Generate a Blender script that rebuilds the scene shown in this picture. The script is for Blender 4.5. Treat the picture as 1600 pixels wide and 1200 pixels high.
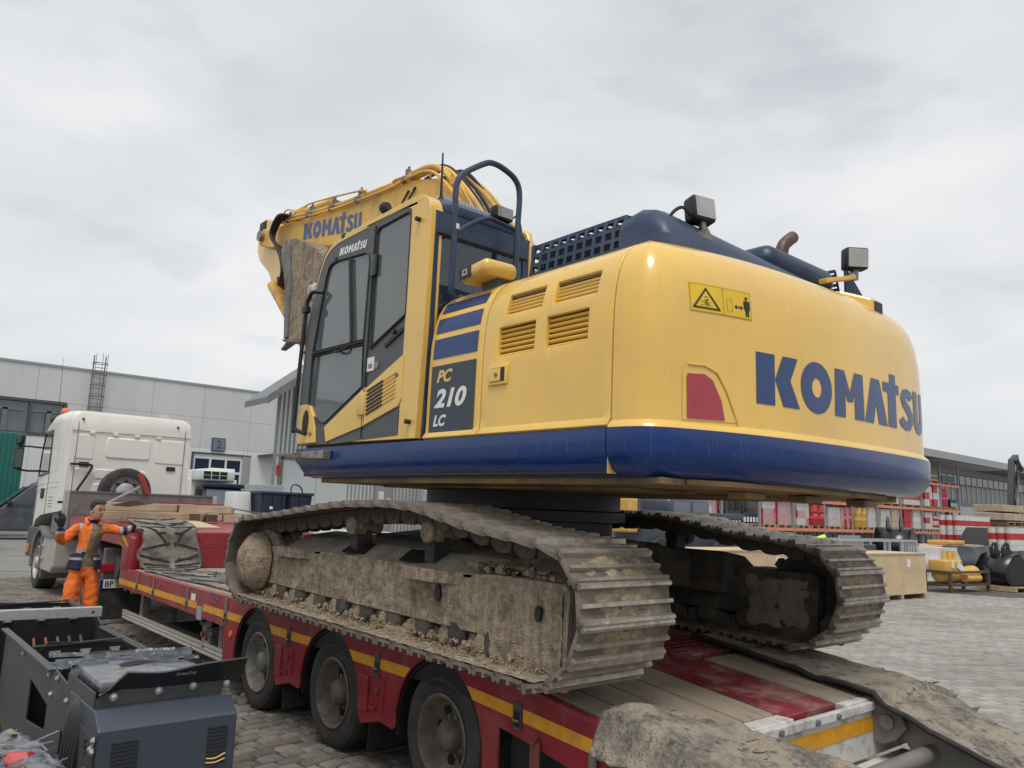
import bpy, bmesh, math, random
from mathutils import Vector, Matrix, noise
from mathutils.geometry import tessellate_polygon
R = math.radians; PI = math.pi
random.seed(7)
S = bpy.context.scene
for o in list(bpy.data.objects): bpy.data.objects.remove(o)
COL = S.collection

# ---------------------------------------------------------------- camera
cam_d = bpy.data.cameras.new('camera'); cam = bpy.data.objects.new('camera', cam_d); COL.objects.link(cam); S.camera = cam
yaw, pitch, roll = 0.70092, 0.16892, 0.03205
fw = Vector((math.sin(yaw)*math.cos(pitch), math.cos(yaw)*math.cos(pitch), math.sin(pitch)))
r0 = Vector((math.cos(yaw), -math.sin(yaw), 0)); u0 = r0.cross(fw)
rt = r0*math.cos(roll)+u0*math.sin(roll); up = -r0*math.sin(roll)+u0*math.cos(roll)
M = Matrix((rt, up, -fw)).transposed().to_4x4(); M.translation = Vector((-4.0661, -4.6321, 1.6810)); cam.matrix_world = M
cam_d.sensor_width = 36; cam_d.sensor_fit = 'HORIZONTAL'; cam_d.lens = 1203.57*36/1600
cam_d.clip_start = .05; cam_d.clip_end = 5000

# ---------------------------------------------------------------- world: overcast sky
SUN_EL, SUN_AZ = R(64), R(222)       # azimuth clockwise from +Y (sun behind the camera, high, behind cloud)
w = bpy.data.worlds.new('World'); S.world = w; w.use_nodes = True
nt = w.node_tree; N = nt.nodes; LK = nt.links
for n in list(N): N.remove(n)
out = N.new('ShaderNodeOutputWorld'); bg = N.new('ShaderNodeBackground'); LK.new(bg.outputs[0], out.inputs[0])
sky = N.new('ShaderNodeTexSky'); sky.sky_type = 'NISHITA'; sky.sun_disc = False; sky.sun_elevation = SUN_EL; sky.sun_rotation = SUN_AZ
sky.air_density = 1.0; sky.dust_density = 4.0
tc = N.new('ShaderNodeTexCoord'); mp = N.new('ShaderNodeMapping'); mp.inputs['Scale'].default_value = (1.0, 1.0, 2.6)
mp.inputs['Rotation'].default_value = (0, 0, R(35))
n1 = N.new('ShaderNodeTexNoise'); n1.inputs['Scale'].default_value = 1.7; n1.inputs['Detail'].default_value = 7; n1.inputs['Roughness'].default_value = .52
n1.inputs['Distortion'].default_value = .25
n2 = N.new('ShaderNodeTexNoise'); n2.inputs['Scale'].default_value = 4.5; n2.inputs['Detail'].default_value = 6
LK.new(tc.outputs['Generated'], mp.inputs[0]); LK.new(mp.outputs[0], n1.inputs[0]); LK.new(mp.outputs[0], n2.inputs[0])
cr = N.new('ShaderNodeValToRGB'); e = cr.color_ramp.elements
e[0].position = .30; e[0].color = (4.75, 5.0, 5.3, 1); e[1].position = .66; e[1].color = (7.0, 7.05, 7.1, 1)
LK.new(n1.outputs['Fac'], cr.inputs[0])
cr2 = N.new('ShaderNodeValToRGB'); e = cr2.color_ramp.elements
e[0].position = .28; e[0].color = (.80, .82, .85, 1); e[1].position = .42; e[1].color = (1, 1, 1, 1)
LK.new(n2.outputs['Fac'], cr2.inputs[0])
mm = N.new('ShaderNodeMix'); mm.data_type = 'RGBA'; mm.blend_type = 'MULTIPLY'; mm.inputs[0].default_value = .75
LK.new(cr.outputs[0], mm.inputs[6]); LK.new(cr2.outputs[0], mm.inputs[7])
mx = N.new('ShaderNodeMix'); mx.data_type = 'RGBA'; mx.inputs[0].default_value = .93     # cloud cover over the clear sky
LK.new(sky.outputs[0], mx.inputs[6]); LK.new(mm.outputs[2], mx.inputs[7]); LK.new(mx.outputs[2], bg.inputs[0])
bg.inputs[1].default_value = .100
sd = bpy.data.lights.new('sun', 'SUN'); sd.energy = 1.5; sd.angle = R(22); sd.color = (1, .965, .91)
so = bpy.data.objects.new('sun', sd); COL.objects.link(so)
sv = Vector((math.sin(SUN_AZ)*math.cos(SUN_EL), math.cos(SUN_AZ)*math.cos(SUN_EL), math.sin(SUN_EL)))
so.rotation_euler = sv.to_track_quat('Z', 'Y').to_euler(); so.location = sv*40
S.view_settings.view_transform = 'Standard'; S.view_settings.look = 'None'; S.view_settings.exposure = 0.37; S.view_settings.gamma = 1
S.view_settings.use_curve_mapping = False
S.render.engine = 'CYCLES'

# ---------------------------------------------------------------- materials
MATS = {}
def mat(name, col, rough=.5, metal=0., coat=0., var=.12, vs=6., dirt=None, da=.0, ds=3., bump=0., bs=40., spec=.5, streak=None, trans=0., alpha=1., thr=(.45, .65)):
    """principled paint / stone / cloth with noise variation, optional dirt layer and bump"""
    m = bpy.data.materials.new(name); m.use_nodes = True; MATS[name] = m
    t = m.node_tree; n = t.nodes; l = t.links; b = n['Principled BSDF']
    b.inputs['Roughness'].default_value = rough; b.inputs['Metallic'].default_value = metal
    b.inputs['Coat Weight'].default_value = coat; b.inputs['Coat Roughness'].default_value = .06
    b.inputs['Specular IOR Level'].default_value = spec
    if trans: b.inputs['Transmission Weight'].default_value = trans
    if alpha < 1: b.inputs['Alpha'].default_value = alpha
    g = n.new('ShaderNodeTexCoord'); src = g.outputs['Object']
    c = (*col, 1)
    nz = n.new('ShaderNodeTexNoise'); nz.inputs['Scale'].default_value = vs; nz.inputs['Detail'].default_value = 5; l.new(src, nz.inputs[0])
    rp = n.new('ShaderNodeValToRGB'); q = rp.color_ramp.elements
    q[0].position = .3; q[1].position = .7
    q[0].color = (*[max(0, k*(1-var)) for k in col], 1); q[1].color = (*[min(1, k*(1+var)) for k in col], 1)
    l.new(nz.outputs['Fac'], rp.inputs[0]); cur = rp.outputs[0]
    def layer(colr, amt, scale, lo, hi, stretch=None):
        nonlocal cur
        sv_ = src
        if stretch:
            mp_ = n.new('ShaderNodeMapping'); mp_.inputs['Scale'].default_value = stretch; l.new(src, mp_.inputs[0]); sv_ = mp_.outputs[0]
        z = n.new('ShaderNodeTexNoise'); z.inputs['Scale'].default_value = scale; z.inputs['Detail'].default_value = 8; z.inputs['Roughness'].default_value = .65
        l.new(sv_, z.inputs[0])
        r_ = n.new('ShaderNodeValToRGB'); k = r_.color_ramp.elements; k[0].position = lo; k[0].color = (0, 0, 0, 1); k[1].position = hi; k[1].color = (amt, amt, amt, 1)
        l.new(z.outputs['Fac'], r_.inputs[0])
        x = n.new('ShaderNodeMix'); x.data_type = 'RGBA'; l.new(r_.outputs[0], x.inputs[0]); l.new(cur, x.inputs[6]); x.inputs[7].default_value = (*colr, 1)
        cur = x.outputs[2]; return r_.outputs[0]
    if dirt:
        f_ = layer(dirt, da, ds, *thr)
        a = n.new('ShaderNodeMapRange'); a.inputs['To Min'].default_value = rough; a.inputs['To Max'].default_value = min(1, rough+.4*(da > 0))
        l.new(f_, a.inputs[0]); l.new(a.outputs[0], b.inputs['Roughness'])
    if streak: layer(streak[0], streak[1], streak[2], streak[3], streak[4], streak[5])
    l.new(cur, b.inputs['Base Color'])
    if bump:
        z = n.new('ShaderNodeTexNoise'); z.inputs['Scale'].default_value = bs; z.inputs['Detail'].default_value = 6; l.new(src, z.inputs[0])
        bp = n.new('ShaderNodeBump'); bp.inputs['Strength'].default_value = bump; bp.inputs['Distance'].default_value = .02; l.new(z.outputs['Fac'], bp.inputs['Height']); l.new(bp.outputs[0], b.inputs['Normal'])
    return m
DUST = (.30, .25, .19)
mat('yellow', (.80, .495, .085), .32, coat=.7, var=.05, vs=2, dirt=(.56, .40, .15), da=.45, ds=1.6, thr=(.46, .75), streak=((.50, .37, .18), .35, 2, .56, .74, (8, 8, .5)), bump=.10, bs=2.2)
mat('yellow_worn', (.72, .42, .07), .45, var=.08, vs=3, dirt=(.38, .29, .18), da=.75, ds=3.5, thr=(.48, .68))
mat('blue', (.004, .034, .150), .3, spec=.4, coat=.25, var=.08, vs=2, dirt=(.05, .07, .12), da=.3, ds=4, thr=(.5, .8))
mat('blue_scraped', (.002, .032, .165), .22, spec=.4, coat=.35, var=.12, vs=2, streak=((.20, .28, .42), .45, 3.0, .60, .70, (34, 34, 1.6)), dirt=(.008, .04, .15), da=.3, ds=3, bump=.08, bs=2.5)
mat('hoodblue', (.014, .036, .085), .4, var=.1, vs=3, dirt=(.10, .11, .13), da=.4, ds=3)
mat('navy_print', (.005, .038, .155), .35, coat=.3, var=.06)
mat('slate_print', (.030, .042, .060), .38, var=.06)
mat('white_print', (.72, .72, .70), .5, var=.05)
mat('gold_print', (.72, .46, .14), .5, var=.05)
mat('red_reflector', (.36, .016, .035), .25, coat=.5, var=.1, vs=40)
mat('sign_yellow', (.74, .48, .02), .4, var=.04)
mat('black', (.012, .012, .013), .5, var=.2)
mat('blackgloss', (.012, .013, .015), .25, var=.2)
mat('graphite', (.060, .068, .078), .42, var=.1, vs=3, dirt=(.16, .15, .14), da=.35, ds=4)
mat('rubber', (.022, .022, .023), .75, var=.25, vs=12, dirt=(.10, .09, .08), da=.5, ds=5, bump=.15, bs=60)
mat('tyre', (.026, .026, .027), .72, var=.2, vs=9, dirt=(.10, .092, .082), da=.6, ds=4, thr=(.42, .7), bump=.12, bs=80)
mat('rim', (.30, .29, .27), .5, metal=.35, var=.15, vs=8, dirt=(.16, .12, .09), da=.8, ds=6, thr=(.42, .62))
mat('rim_dirty', (.17, .145, .115), .65, metal=.15, var=.2, vs=8, dirt=(.09, .07, .055), da=.8, ds=6, thr=(.42, .62))
mat('steel', (.30, .29, .28), .42, metal=.75, var=.2, vs=15, dirt=(.16, .12, .085), da=.8, ds=7, thr=(.45, .62))
mat('grouser', (.37, .335, .29), .42, metal=.55, var=.3, vs=9, dirt=(.22, .14, .085), da=.7, ds=7, thr=(.5,.66), bump=.2, bs=50)
mat('shoe_steel', (.195, .165, .13), .55, metal=.2, var=.3, vs=7, dirt=(.11, .09, .07), da=.8, ds=5, thr=(.44, .60), bump=.3, bs=45)
mat('mud', (.305, .240, .172), .95, var=.42, vs=26, dirt=(.125, .092, .062), da=.75, ds=8, thr=(.5, .64), bump=1., bs=85, streak=((.43, .36, .27), .75, 2.0, .48, .64, (8, 8, 1.0)))
mat('mud_lump', (.30, .235, .16), .98, var=.35, vs=16, bump=1., bs=50)
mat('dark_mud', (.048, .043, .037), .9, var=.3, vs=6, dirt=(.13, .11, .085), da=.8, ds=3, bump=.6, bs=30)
mat('red', (.25, .018, .028), .42, coat=.15, var=.16, vs=4, dirt=(.33, .15, .13), da=.5, ds=2.6, thr=(.5, .78), streak=((.28, .22, .19), .5, 5, .58, .75, (1, 1, .3)))
mat('red_deck', (.215, .026, .038), .55, var=.3, vs=3, dirt=(.36, .22, .19), da=.8, ds=4.5, thr=(.47, .68), bump=.25, bs=60, streak=((.10, .012, .018), .6, 1.6, .5, .66, (1, 3, 1)))
mat('tape', (.72, .33, .012), .45, var=.1, vs=14, dirt=(.35, .22, .08), da=.5, ds=6)
mat('plank', (.30, .245, .185), .8, var=.25, vs=2, streak=((.15, .12, .09), .55, 2.2, .52, .66, (10, .5, 10)), dirt=(.34, .28, .21), da=.6, ds=3, bump=.3, bs=50)
mat('whitepaint', (.60, .585, .55), .5, var=.1, vs=6, dirt=(.20, .17, .14), da=.8, ds=7, thr=(.5, .66))
mat('galv', (.47, .49, .51), .42, metal=.55, var=.12, vs=22, dirt=(.30, .31, .32), da=.5, ds=9)
mat('alu', (.52, .50, .45), .45, metal=.4, var=.08, vs=3, dirt=(.30, .26, .2), da=.5, ds=3)
mat('greysteel', (.20, .195, .185), .55, metal=.3, var=.15, vs=4, dirt=(.12, .10, .085), da=.7, ds=4)
mat('rampgrey', (.21, .20, .185), .5, metal=.2, var=.12, vs=2, dirt=(.08, .075, .07), da=.5, ds=3)
mat('mat_rubber', (.085, .082, .078), .8, var=.4, vs=30, dirt=(.30, .265, .215), da=.9, ds=2.2, thr=(.40, .60), bump=.5, bs=22, streak=((.05, .05, .05), .7, 3, .5, .62, (1, 1, 1)))
mat('mat_dusty', (.17, .15, .125), .9, var=.45, vs=38, dirt=(.36, .305, .235), da=.85, ds=5, thr=(.43, .56), bump=.9, bs=75, streak=((.050, .050, .052), .8, 9, .55, .64, (1, 1.6, 1)))
mat('truckwhite', (.72, .70, .65), .35, coat=.3, var=.03, vs=2, dirt=(.45, .41, .34), da=.35, ds=1.6, thr=(.5, .8))
mat('darkgrey', (.07, .072, .075), .6, var=.15)
mat('midgrey', (.17, .17, .17), .6, var=.12, dirt=(.12, .11, .10), da=.5, ds=4)
mat('timber', (.46, .36, .25), .8, var=.2, vs=4, streak=((.26, .19, .12), .7, 2, .5, .66, (.7, 12, 12)), bump=.2)
mat('plywood', (.56, .43, .27), .7, var=.1, vs=2, streak=((.46, .33, .19), .6, 1.4, .45, .68, (1, 1, 6)))
mat('palletwood', (.40, .29, .18), .85, var=.25, vs=5)
mat('orange_cloth', (.92, .19, .026), .85, var=.15, vs=18, dirt=(.46, .12, .035), da=.7, ds=7, bump=.5, bs=16)
mat('navy_cloth', (.016, .022, .055), .85, var=.2, bump=.4, bs=18)
mat('reflect_cloth', (.38, .38, .38), .5, var=.1, vs=20)
mat('sweater', (.21, .165, .105), .95, var=.2, vs=30, bump=.5, bs=60)
mat('skin', (.56, .31, .225), .55, var=.1, vs=12)
mat('hair', (.020, .015, .012), .6, var=.3, vs=40, bump=.4, bs=90)
mat('glove', (.018, .018, .020), .6, var=.3, bump=.3)
mat('sheet_blue', (.060, .074, .100), .38, metal=.25, coat=.2, var=.1, vs=1.5)
mat('sheet_grey', (.062, .064, .067), .42, metal=.3, var=.12, vs=2)
mat('panel_light', (.56, .575, .575), .5, var=.03, vs=.4, streak=((.38, .39, .39), .4, .6, .5, .75, (1, 1, .15)))
mat('panel_white', (.66, .67, .665), .5, var=.03, vs=.4)
mat('panel_mid', (.30, .315, .325), .5, var=.05, vs=.4)
mat('panel_dark', (.17, .18, .19), .55, var=.05)
mat('shutter', (.52, .54, .56), .45, var=.05)
mat('rack_orange', (.72, .25, .15), .55, var=.1)
mat('rack_grey', (.25, .28, .32), .55, var=.1)
mat('drum_red', (.46, .022, .030), .42, var=.08, dirt=(.50, .10, .09), da=.5, ds=2)
mat('drum_white', (.62, .61, .60), .45, var=.08)
mat('drum_yellow', (.60, .36, .08), .5, var=.1)
mat('box_tan', (.52, .38, .22), .7, var=.1)
mat('wrap', (.58, .56, .56), .25, var=.12, vs=9, dirt=(.40, .20, .20), da=.4, ds=3)
mat('darkblue_plastic', (.014, .022, .05), .45, var=.15)
mat('green', (.012, .14, .115), .5, var=.1)
mat('vest_yellow', (.62, .80, .03), .7, var=.1)
mat('beacon_orange', (.75, .19, .02), .3, var=.1)
mat('asphalt', (.20, .195, .185), .9, var=.12, vs=.7, bump=.2, bs=60)
mat('rust_red', (.20, .06, .035), .7, var=.25, vs=8)
mat('brown_steel', (.085, .055, .042), .6, var=.2)
def glass(name, col=(.02, .025, .03), rough=.03, alpha=.75, spec=.7):
    m = mat(name, col, rough, var=.0, coat=.6, alpha=alpha, spec=spec); return m
glass('glass', (.13, .15, .155), .03, .78); glass('glass_dark', (.020, .036, .060), .03, .95); glass('glass_b', (.10, .125, .15), .05, .95)  # cab pane colours carry sky reflection besides the glass tint
mat('lampglass', (.36, .37, .37), .15, var=.15, vs=5, coat=.5)
mat('belly', (.27, .17, .065), .6, var=.2, vs=4, dirt=(.10, .075, .05), da=.8, ds=2.5)
mat('dust_steel', (.17, .15, .125), .8, var=.25, vs=4, dirt=(.28, .24, .19), da=.8, ds=2.5, thr=(.42,.62), bump=.4, bs=40)
mat('exhaust', (.13, .085, .06), .5, metal=.5, var=.3, vs=12)
mat('clear_plastic', (.55, .57, .56), .2, var=.15, vs=30, alpha=.85, coat=.4)
mat('film', (.07, .08, .10), .18, var=.6, vs=14, coat=.5, bump=.8, bs=14)
def stone_mat(name, col, var, bump=.35):
    m = mat(name, col, .85, var=.2, vs=9, bump=bump, bs=35, dirt=tuple(k*.55 for k in col), da=.6, ds=.45, thr=(.46, .68))
    t = m.node_tree; n = t.nodes; l = t.links; b = n['Principled BSDF']
    at = n.new('ShaderNodeAttribute'); at.attribute_name = 'tint'; x = n.new('ShaderNodeMix'); x.data_type = 'RGBA'; x.blend_type = 'MULTIPLY'; x.inputs[0].default_value = 1
    src = b.inputs['Base Color'].links[0].from_socket; l.new(src, x.inputs[6]); l.new(at.outputs['Color'], x.inputs[7]); l.new(x.outputs[2], b.inputs['Base Color'])
stone_mat('cobble', (.215, .19, .165), .3); stone_mat('paver', (.315, .298, .27), .2)

# ---------------------------------------------------------------- mesh helpers
class B:
    """collects geometry for ONE mesh object"""
    def __init__(s): s.v = []; s.f = []; s.m = []; s.mi = 0
    def add(s, vs, fs):
        k = len(s.v); s.v += [tuple(v) for v in vs]; s.f += [tuple(i+k for i in f) for f in fs]; s.m += [s.mi]*len(fs); return s
    def box(s, x0, x1, y0, y1, z0, z1):
        return s.add([(x0,y0,z0),(x1,y0,z0),(x1,y1,z0),(x0,y1,z0),(x0,y0,z1),(x1,y0,z1),(x1,y1,z1),(x0,y1,z1)],
                     [(0,3,2,1),(4,5,6,7),(0,1,5,4),(1,2,6,5),(2,3,7,6),(3,0,4,7)])
    def obox(s, c, sz, rot=(0,0,0)):
        m = Matrix.Translation(c) @ (rot if isinstance(rot, Matrix) else (Matrix.Rotation(rot[2],4,'Z')@Matrix.Rotation(rot[1],4,'Y')@Matrix.Rotation(rot[0],4,'X')))
        h = [a/2 for a in sz]; b = B().box(-h[0],h[0],-h[1],h[1],-h[2],h[2]); return s.add([m@Vector(v) for v in b.v], b.f)
    def bar(s, p, q, wd, ht=None, upv=(0,0,1)):
        p = Vector(p); q = Vector(q); d = (q-p); L = d.length; d.normalize(); u = Vector(upv)
        if abs(d.dot(u)) > .98: u = Vector((1,0,0))
        sx = d.cross(u).normalized(); uz = sx.cross(d); ht = ht or wd
        vs = []
        for e in (p, q):
            for a, b_ in ((-1,-1),(1,-1),(1,1),(-1,1)): vs.append(e+sx*(a*wd/2)+uz*(b_*ht/2))
        return s.add(vs, [(0,3,2,1),(4,5,6,7),(0,1,5,4),(1,2,6,5),(2,3,7,6),(3,0,4,7)])
    def cyl(s, p, q, r, r2=None, n=16, cap=True):
        p = Vector(p); q = Vector(q); d = (q-p).normalized(); r2 = r if r2 is None else r2
        a = d.orthogonal().normalized(); b_ = d.cross(a); vs = []
        for c, rr in ((p, r), (q, r2)):
            for i in range(n): t = 2*PI*i/n; vs.append(c+(a*math.cos(t)+b_*math.sin(t))*rr)
        fs = [(i, (i+1) % n, n+(i+1) % n, n+i) for i in range(n)]
        if cap: fs += [tuple(range(n-1,-1,-1)), tuple(range(n, 2*n))]
        return s.add(vs, fs)
    def lathe(s, p, ax, prof, n=24, closed=False, cap0=True):
        """prof: list of (along axis, radius)"""
        p = Vector(p); d = Vector(ax).normalized(); a = d.orthogonal().normalized(); b_ = d.cross(a); vs = []; fs = []
        for (h, rr) in prof:
            for i in range(n): t = 2*PI*i/n; vs.append(p+d*h+(a*math.cos(t)+b_*math.sin(t))*rr)
        m = len(prof)
        for k in range(m-1 if not closed else m):
            k2 = (k+1) % m
            for i in range(n): j = (i+1) % n; fs.append((k*n+i, k*n+j, k2*n+j, k2*n+i))
        if not closed:
            if cap0 and prof[0][1] > 1e-4: fs.append(tuple(range(n-1,-1,-1)))
            if prof[-1][1] > 1e-4: fs.append(tuple((m-1)*n+i for i in range(n)))
        return s.add(vs, fs)
    def tube(s, pts, r, n=8, cap=True):
        pts = [Vector(p) for p in pts]; vs = []; fs = []; m = len(pts); a = None
        for k, p in enumerate(pts):
            d = (pts[min(k+1, m-1)]-pts[max(k-1, 0)]).normalized()
            if a is None: a = d.orthogonal().normalized()
            a = (a-d*a.dot(d)).normalized(); b_ = d.cross(a); rr = r[k] if isinstance(r, (list, tuple)) else r
            for i in range(n): t = 2*PI*i/n; vs.append(p+(a*math.cos(t)+b_*math.sin(t))*rr)
        for k in range(m-1):
            for i in range(n): j = (i+1) % n; fs.append((k*n+i, k*n+j, (k+1)*n+j, (k+1)*n+i))
        if cap: fs += [tuple(range(n-1,-1,-1)), tuple((m-1)*n+i for i in range(n))]
        return s.add(vs, fs)
    def plate(s, outer, a, b_, ax='x', holes=()):
        """2-D outline (with holes) extruded from a to b along an axis; 2-D coords are the two other axes in order"""
        loops = [list(outer)]+[list(h) for h in holes]
        tri = tessellate_polygon([[Vector((p[0], p[1], 0)) for p in L] for L in loops])
        P = [p for L in loops for p in L]; n = len(P)
        def v3(p, t): return {'x': (t, p[0], p[1]), 'y': (p[0], t, p[1]), 'z': (p[0], p[1], t)}[ax]
        vs = [v3(p, a) for p in P]+[v3(p, b_) for p in P]; fs = []
        for t in tri: fs.append(tuple(t)); fs.append(tuple(i+n for i in reversed(t)))
        k = 0
        for L in loops:
            m = len(L)
            for i in range(m): j = (i+1) % m; fs.append((k+i, k+j, n+k+j, n+k+i))
            k += m
        return s.add(vs, fs)
    def loft(s, rings, cap=True, close=True):
        n = len(rings[0]); vs = [v for r_ in rings for v in r_]; fs = []
        for k in range(len(rings)-1):
            for i in range(n if close else n-1): j = (i+1) % n; fs.append((k*n+i, k*n+j, (k+1)*n+j, (k+1)*n+i))
        if cap and close: fs += [tuple(range(n-1,-1,-1)), tuple((len(rings)-1)*n+i for i in range(n))]
        return s.add(vs, fs)
    def rbox(s, x0, x1, y0, y1, z0, z1, r, n=3):
        """box with rounded vertical edges and rounded top/bottom edges"""
        def ring(ins, z):
            o = []
            for cx, cy, a0 in ((x1-r, y1-r, 0), (x0+r, y1-r, 90), (x0+r, y0+r, 180), (x1-r, y0+r, 270)):
                for i in range(n+1): t = R(a0+90*i/n); o.append((cx+(r-ins)*math.cos(t), cy+(r-ins)*math.sin(t), z))
            return o
        rr = min(r, (z1-z0)/2)*.98; rings = []
        for i in range(n+1): t = R(90*i/n); rings.append(ring(rr*(1-math.sin(t)), z0+rr*(1-math.cos(t))))
        for i in range(n+1): t = R(90*i/n); rings.append(ring(rr*(1-math.cos(t)), z1-rr+rr*math.sin(t)))
        return s.loft(rings)
    def xf(s, m): s.v = [tuple(m@Vector(v)) for v in s.v]; return s
    def mesh(s, name):
        me = bpy.data.meshes.new(name); me.from_pydata(s.v, [], s.f); me.validate()
        bm = bmesh.new(); bm.from_mesh(me); bmesh.ops.recalc_face_normals(bm, faces=bm.faces); bm.to_mesh(me); bm.free(); return me
    def obj(s, name, m, parent=None, smooth=False, bevel=0., seg=2, **kw):
        mats = m if isinstance(m, (list, tuple)) else [m]
        me = s.mesh(name)
        for k in mats: me.materials.append(MATS[k])
        if len(mats) > 1 and len(me.polygons) == len(s.m):
            me.polygons.foreach_set('material_index', s.m)
        return link(name, me, parent, smooth, bevel, seg, **kw)
def link(name, me, parent=None, smooth=False, bevel=0., seg=2, label=None, cat=None, group=None, kind=None, auto=35):
    o = bpy.data.objects.new(name, me); COL.objects.link(o); o.parent = parent
    if smooth and me:
        me.shade_auto_smooth(use_auto_smooth=True, angle=R(auto)) if hasattr(me, 'shade_auto_smooth') else None
        bm = bmesh.new(); bm.from_mesh(me)
        for f_ in bm.faces: f_.smooth = True
        for e_ in bm.edges:
            if len(e_.link_faces) == 2 and e_.calc_face_angle(0) > R(auto): e_.smooth = False
        bm.to_mesh(me); bm.free()
    if bevel:
        md = o.modifiers.new('bevel', 'BEVEL'); md.width = bevel; md.segments = seg; md.limit_method = 'ANGLE'; md.angle_limit = R(40); md.harden_normals = False
    tag(o, label, cat, group, kind); return o
def tag(o, label=None, cat=None, group=None, kind=None):
    if label: o['label'] = label
    if cat: o['category'] = cat
    if group: o['group'] = group
    if kind: o['kind'] = kind
    return o
def thing(name, label, cat, loc=(0,0,0), rot=(0,0,0), group=None):
    o = bpy.data.objects.new(name, None); COL.objects.link(o); o.location = loc; o.rotation_euler = rot; o.empty_display_size = .2
    return tag(o, label, cat, group)
def dup(o, parent=None):
    c = o.copy(); COL.objects.link(c); c.parent = parent
    for ch in list(o.children): dup(ch, c)
    return c
def arc(c, r, a0, a1, n):
    return [(c[0]+r*math.cos(R(a0+(a1-a0)*i/n)), c[1]+r*math.sin(R(a0+(a1-a0)*i/n))) for i in range(n+1)]
def smoothpts(pts, k=6):
    """Catmull-Rom through 3-D points"""
    P = [Vector(p) for p in pts]; P = [P[0]*2-P[1]]+P+[P[-1]*2-P[-2]]; o = []
    for i in range(1, len(P)-2):
        for j in range(k):
            t = j/k; a, b_, c, d = P[i-1:i+3]
            o.append(.5*((2*b_)+(c-a)*t+(2*a-5*b_+4*c-d)*t*t+(3*b_-a-3*c+d)*t**3))
    o.append(P[-2]); return o
# ---------------------------------------------------------------- lettering (flat print laid 2-3 mm proud of its surface)
def stroke(pts, w):
    """thick open polyline -> outline"""
    L = []; Rr = []
    n = len(pts)
    for i, p in enumerate(pts):
        a = Vector(pts[max(i-1, 0)]); c = Vector(pts[min(i+1, n-1)]); d = (c-a).normalized(); nn = Vector((-d.y, d.x))
        L.append((p[0]+nn.x*w/2, p[1]+nn.y*w/2)); Rr.append((p[0]-nn.x*w/2, p[1]-nn.y*w/2))
    return L+Rr[::-1]
def ell(cx, cy, rx, ry, n=28, a0=0, a1=360): return [(cx+rx*math.cos(R(a0+(a1-a0)*i/n)), cy+ry*math.sin(R(a0+(a1-a0)*i/n))) for i in range(n if a1-a0 == 360 else n+1)]
def komatsu():
    """bold wordmark outlines, cap height 1, list of (outer, holes)"""
    g = []; x = 0
    g.append(([(0,0),(.34,0),(.34,1),(0,1)], ()))
    g.append(([(.345,.52),(.50,1),(.80,1),(.64,.53),(.83,0),(.50,0)], ())); x = .86
    o = ell(x+.36, .5, .36, .53); h = ell(x+.36, .5, .115, .20, 20); g.append((o, (h,))); x += .79
    g.append(([(x,0),(x+.02,1),(x+.26,1),(x+.40,.55),(x+.54,1),(x+.78,1),(x+.80,0),(x+.53,0),(x+.525,.55),(x+.47,.35),(x+.33,.35),(x+.275,.55),(x+.27,0)], ())); x += .82
    g.append(([(x,0),(x+.22,1),(x+.48,1),(x+.72,0),(x+.44,0),(x+.35,.46),(x+.26,0)], ())); x += .60
    g.append(([(x,.78),(x,1),(x+.24,1),(x+.24,1.22),(x+.44,1.22),(x+.44,1),(x+.56,1),(x+.56,.78),(x+.44,.78),(x+.44,0),(x+.16,0),(x+.16,.78)], ())); x += .60
    s_ = [(.46,.76),(.40,.86),(.30,.885),(.19,.86),(.13,.74),(.18,.62),(.32,.50),(.42,.38),(.42,.22),(.33,.115),(.22,.105),(.10,.15),(.03,.26)]
    g.append((stroke([(x+p*1.0, q) for p, q in s_], .22), ())); x += .58
    u_ = [(0,1),(0,.30),(.03,.14),(.12,.02),(.28,-.03),(.44,.02),(.53,.14),(.56,.30),(.56,1),(.34,1),(.34,.32),(.31,.24),(.28,.22),(.25,.24),(.22,.32),(.22,1)]
    g.append(([(x+p, q) for p, q in u_], ())); x += .56
    return g, x
_fc = {}
def bfont(txt, bold=.012, shear=0.):
    """built-in font as triangles: list of (verts2d, faces), width"""
    k = (txt, bold, shear)
    if k not in _fc:
        cu = bpy.data.curves.new('t', 'FONT'); cu.body = txt; cu.size = 1; cu.offset = bold; cu.shear = shear; cu.resolution_u = 4
        o = bpy.data.objects.new('t', cu); COL.objects.link(o); bpy.context.view_layer.update()
        me = bpy.data.meshes.new_from_object(o.evaluated_get(bpy.context.evaluated_depsgraph_get()))
        vs = [(v.co.x, v.co.y) for v in me.vertices]; fs = [tuple(p.vertices) for p in me.polygons]
        bpy.data.objects.remove(o); bpy.data.curves.remove(cu); bpy.data.meshes.remove(me); _fc[k] = (vs, fs)
    return _fc[k]
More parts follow.
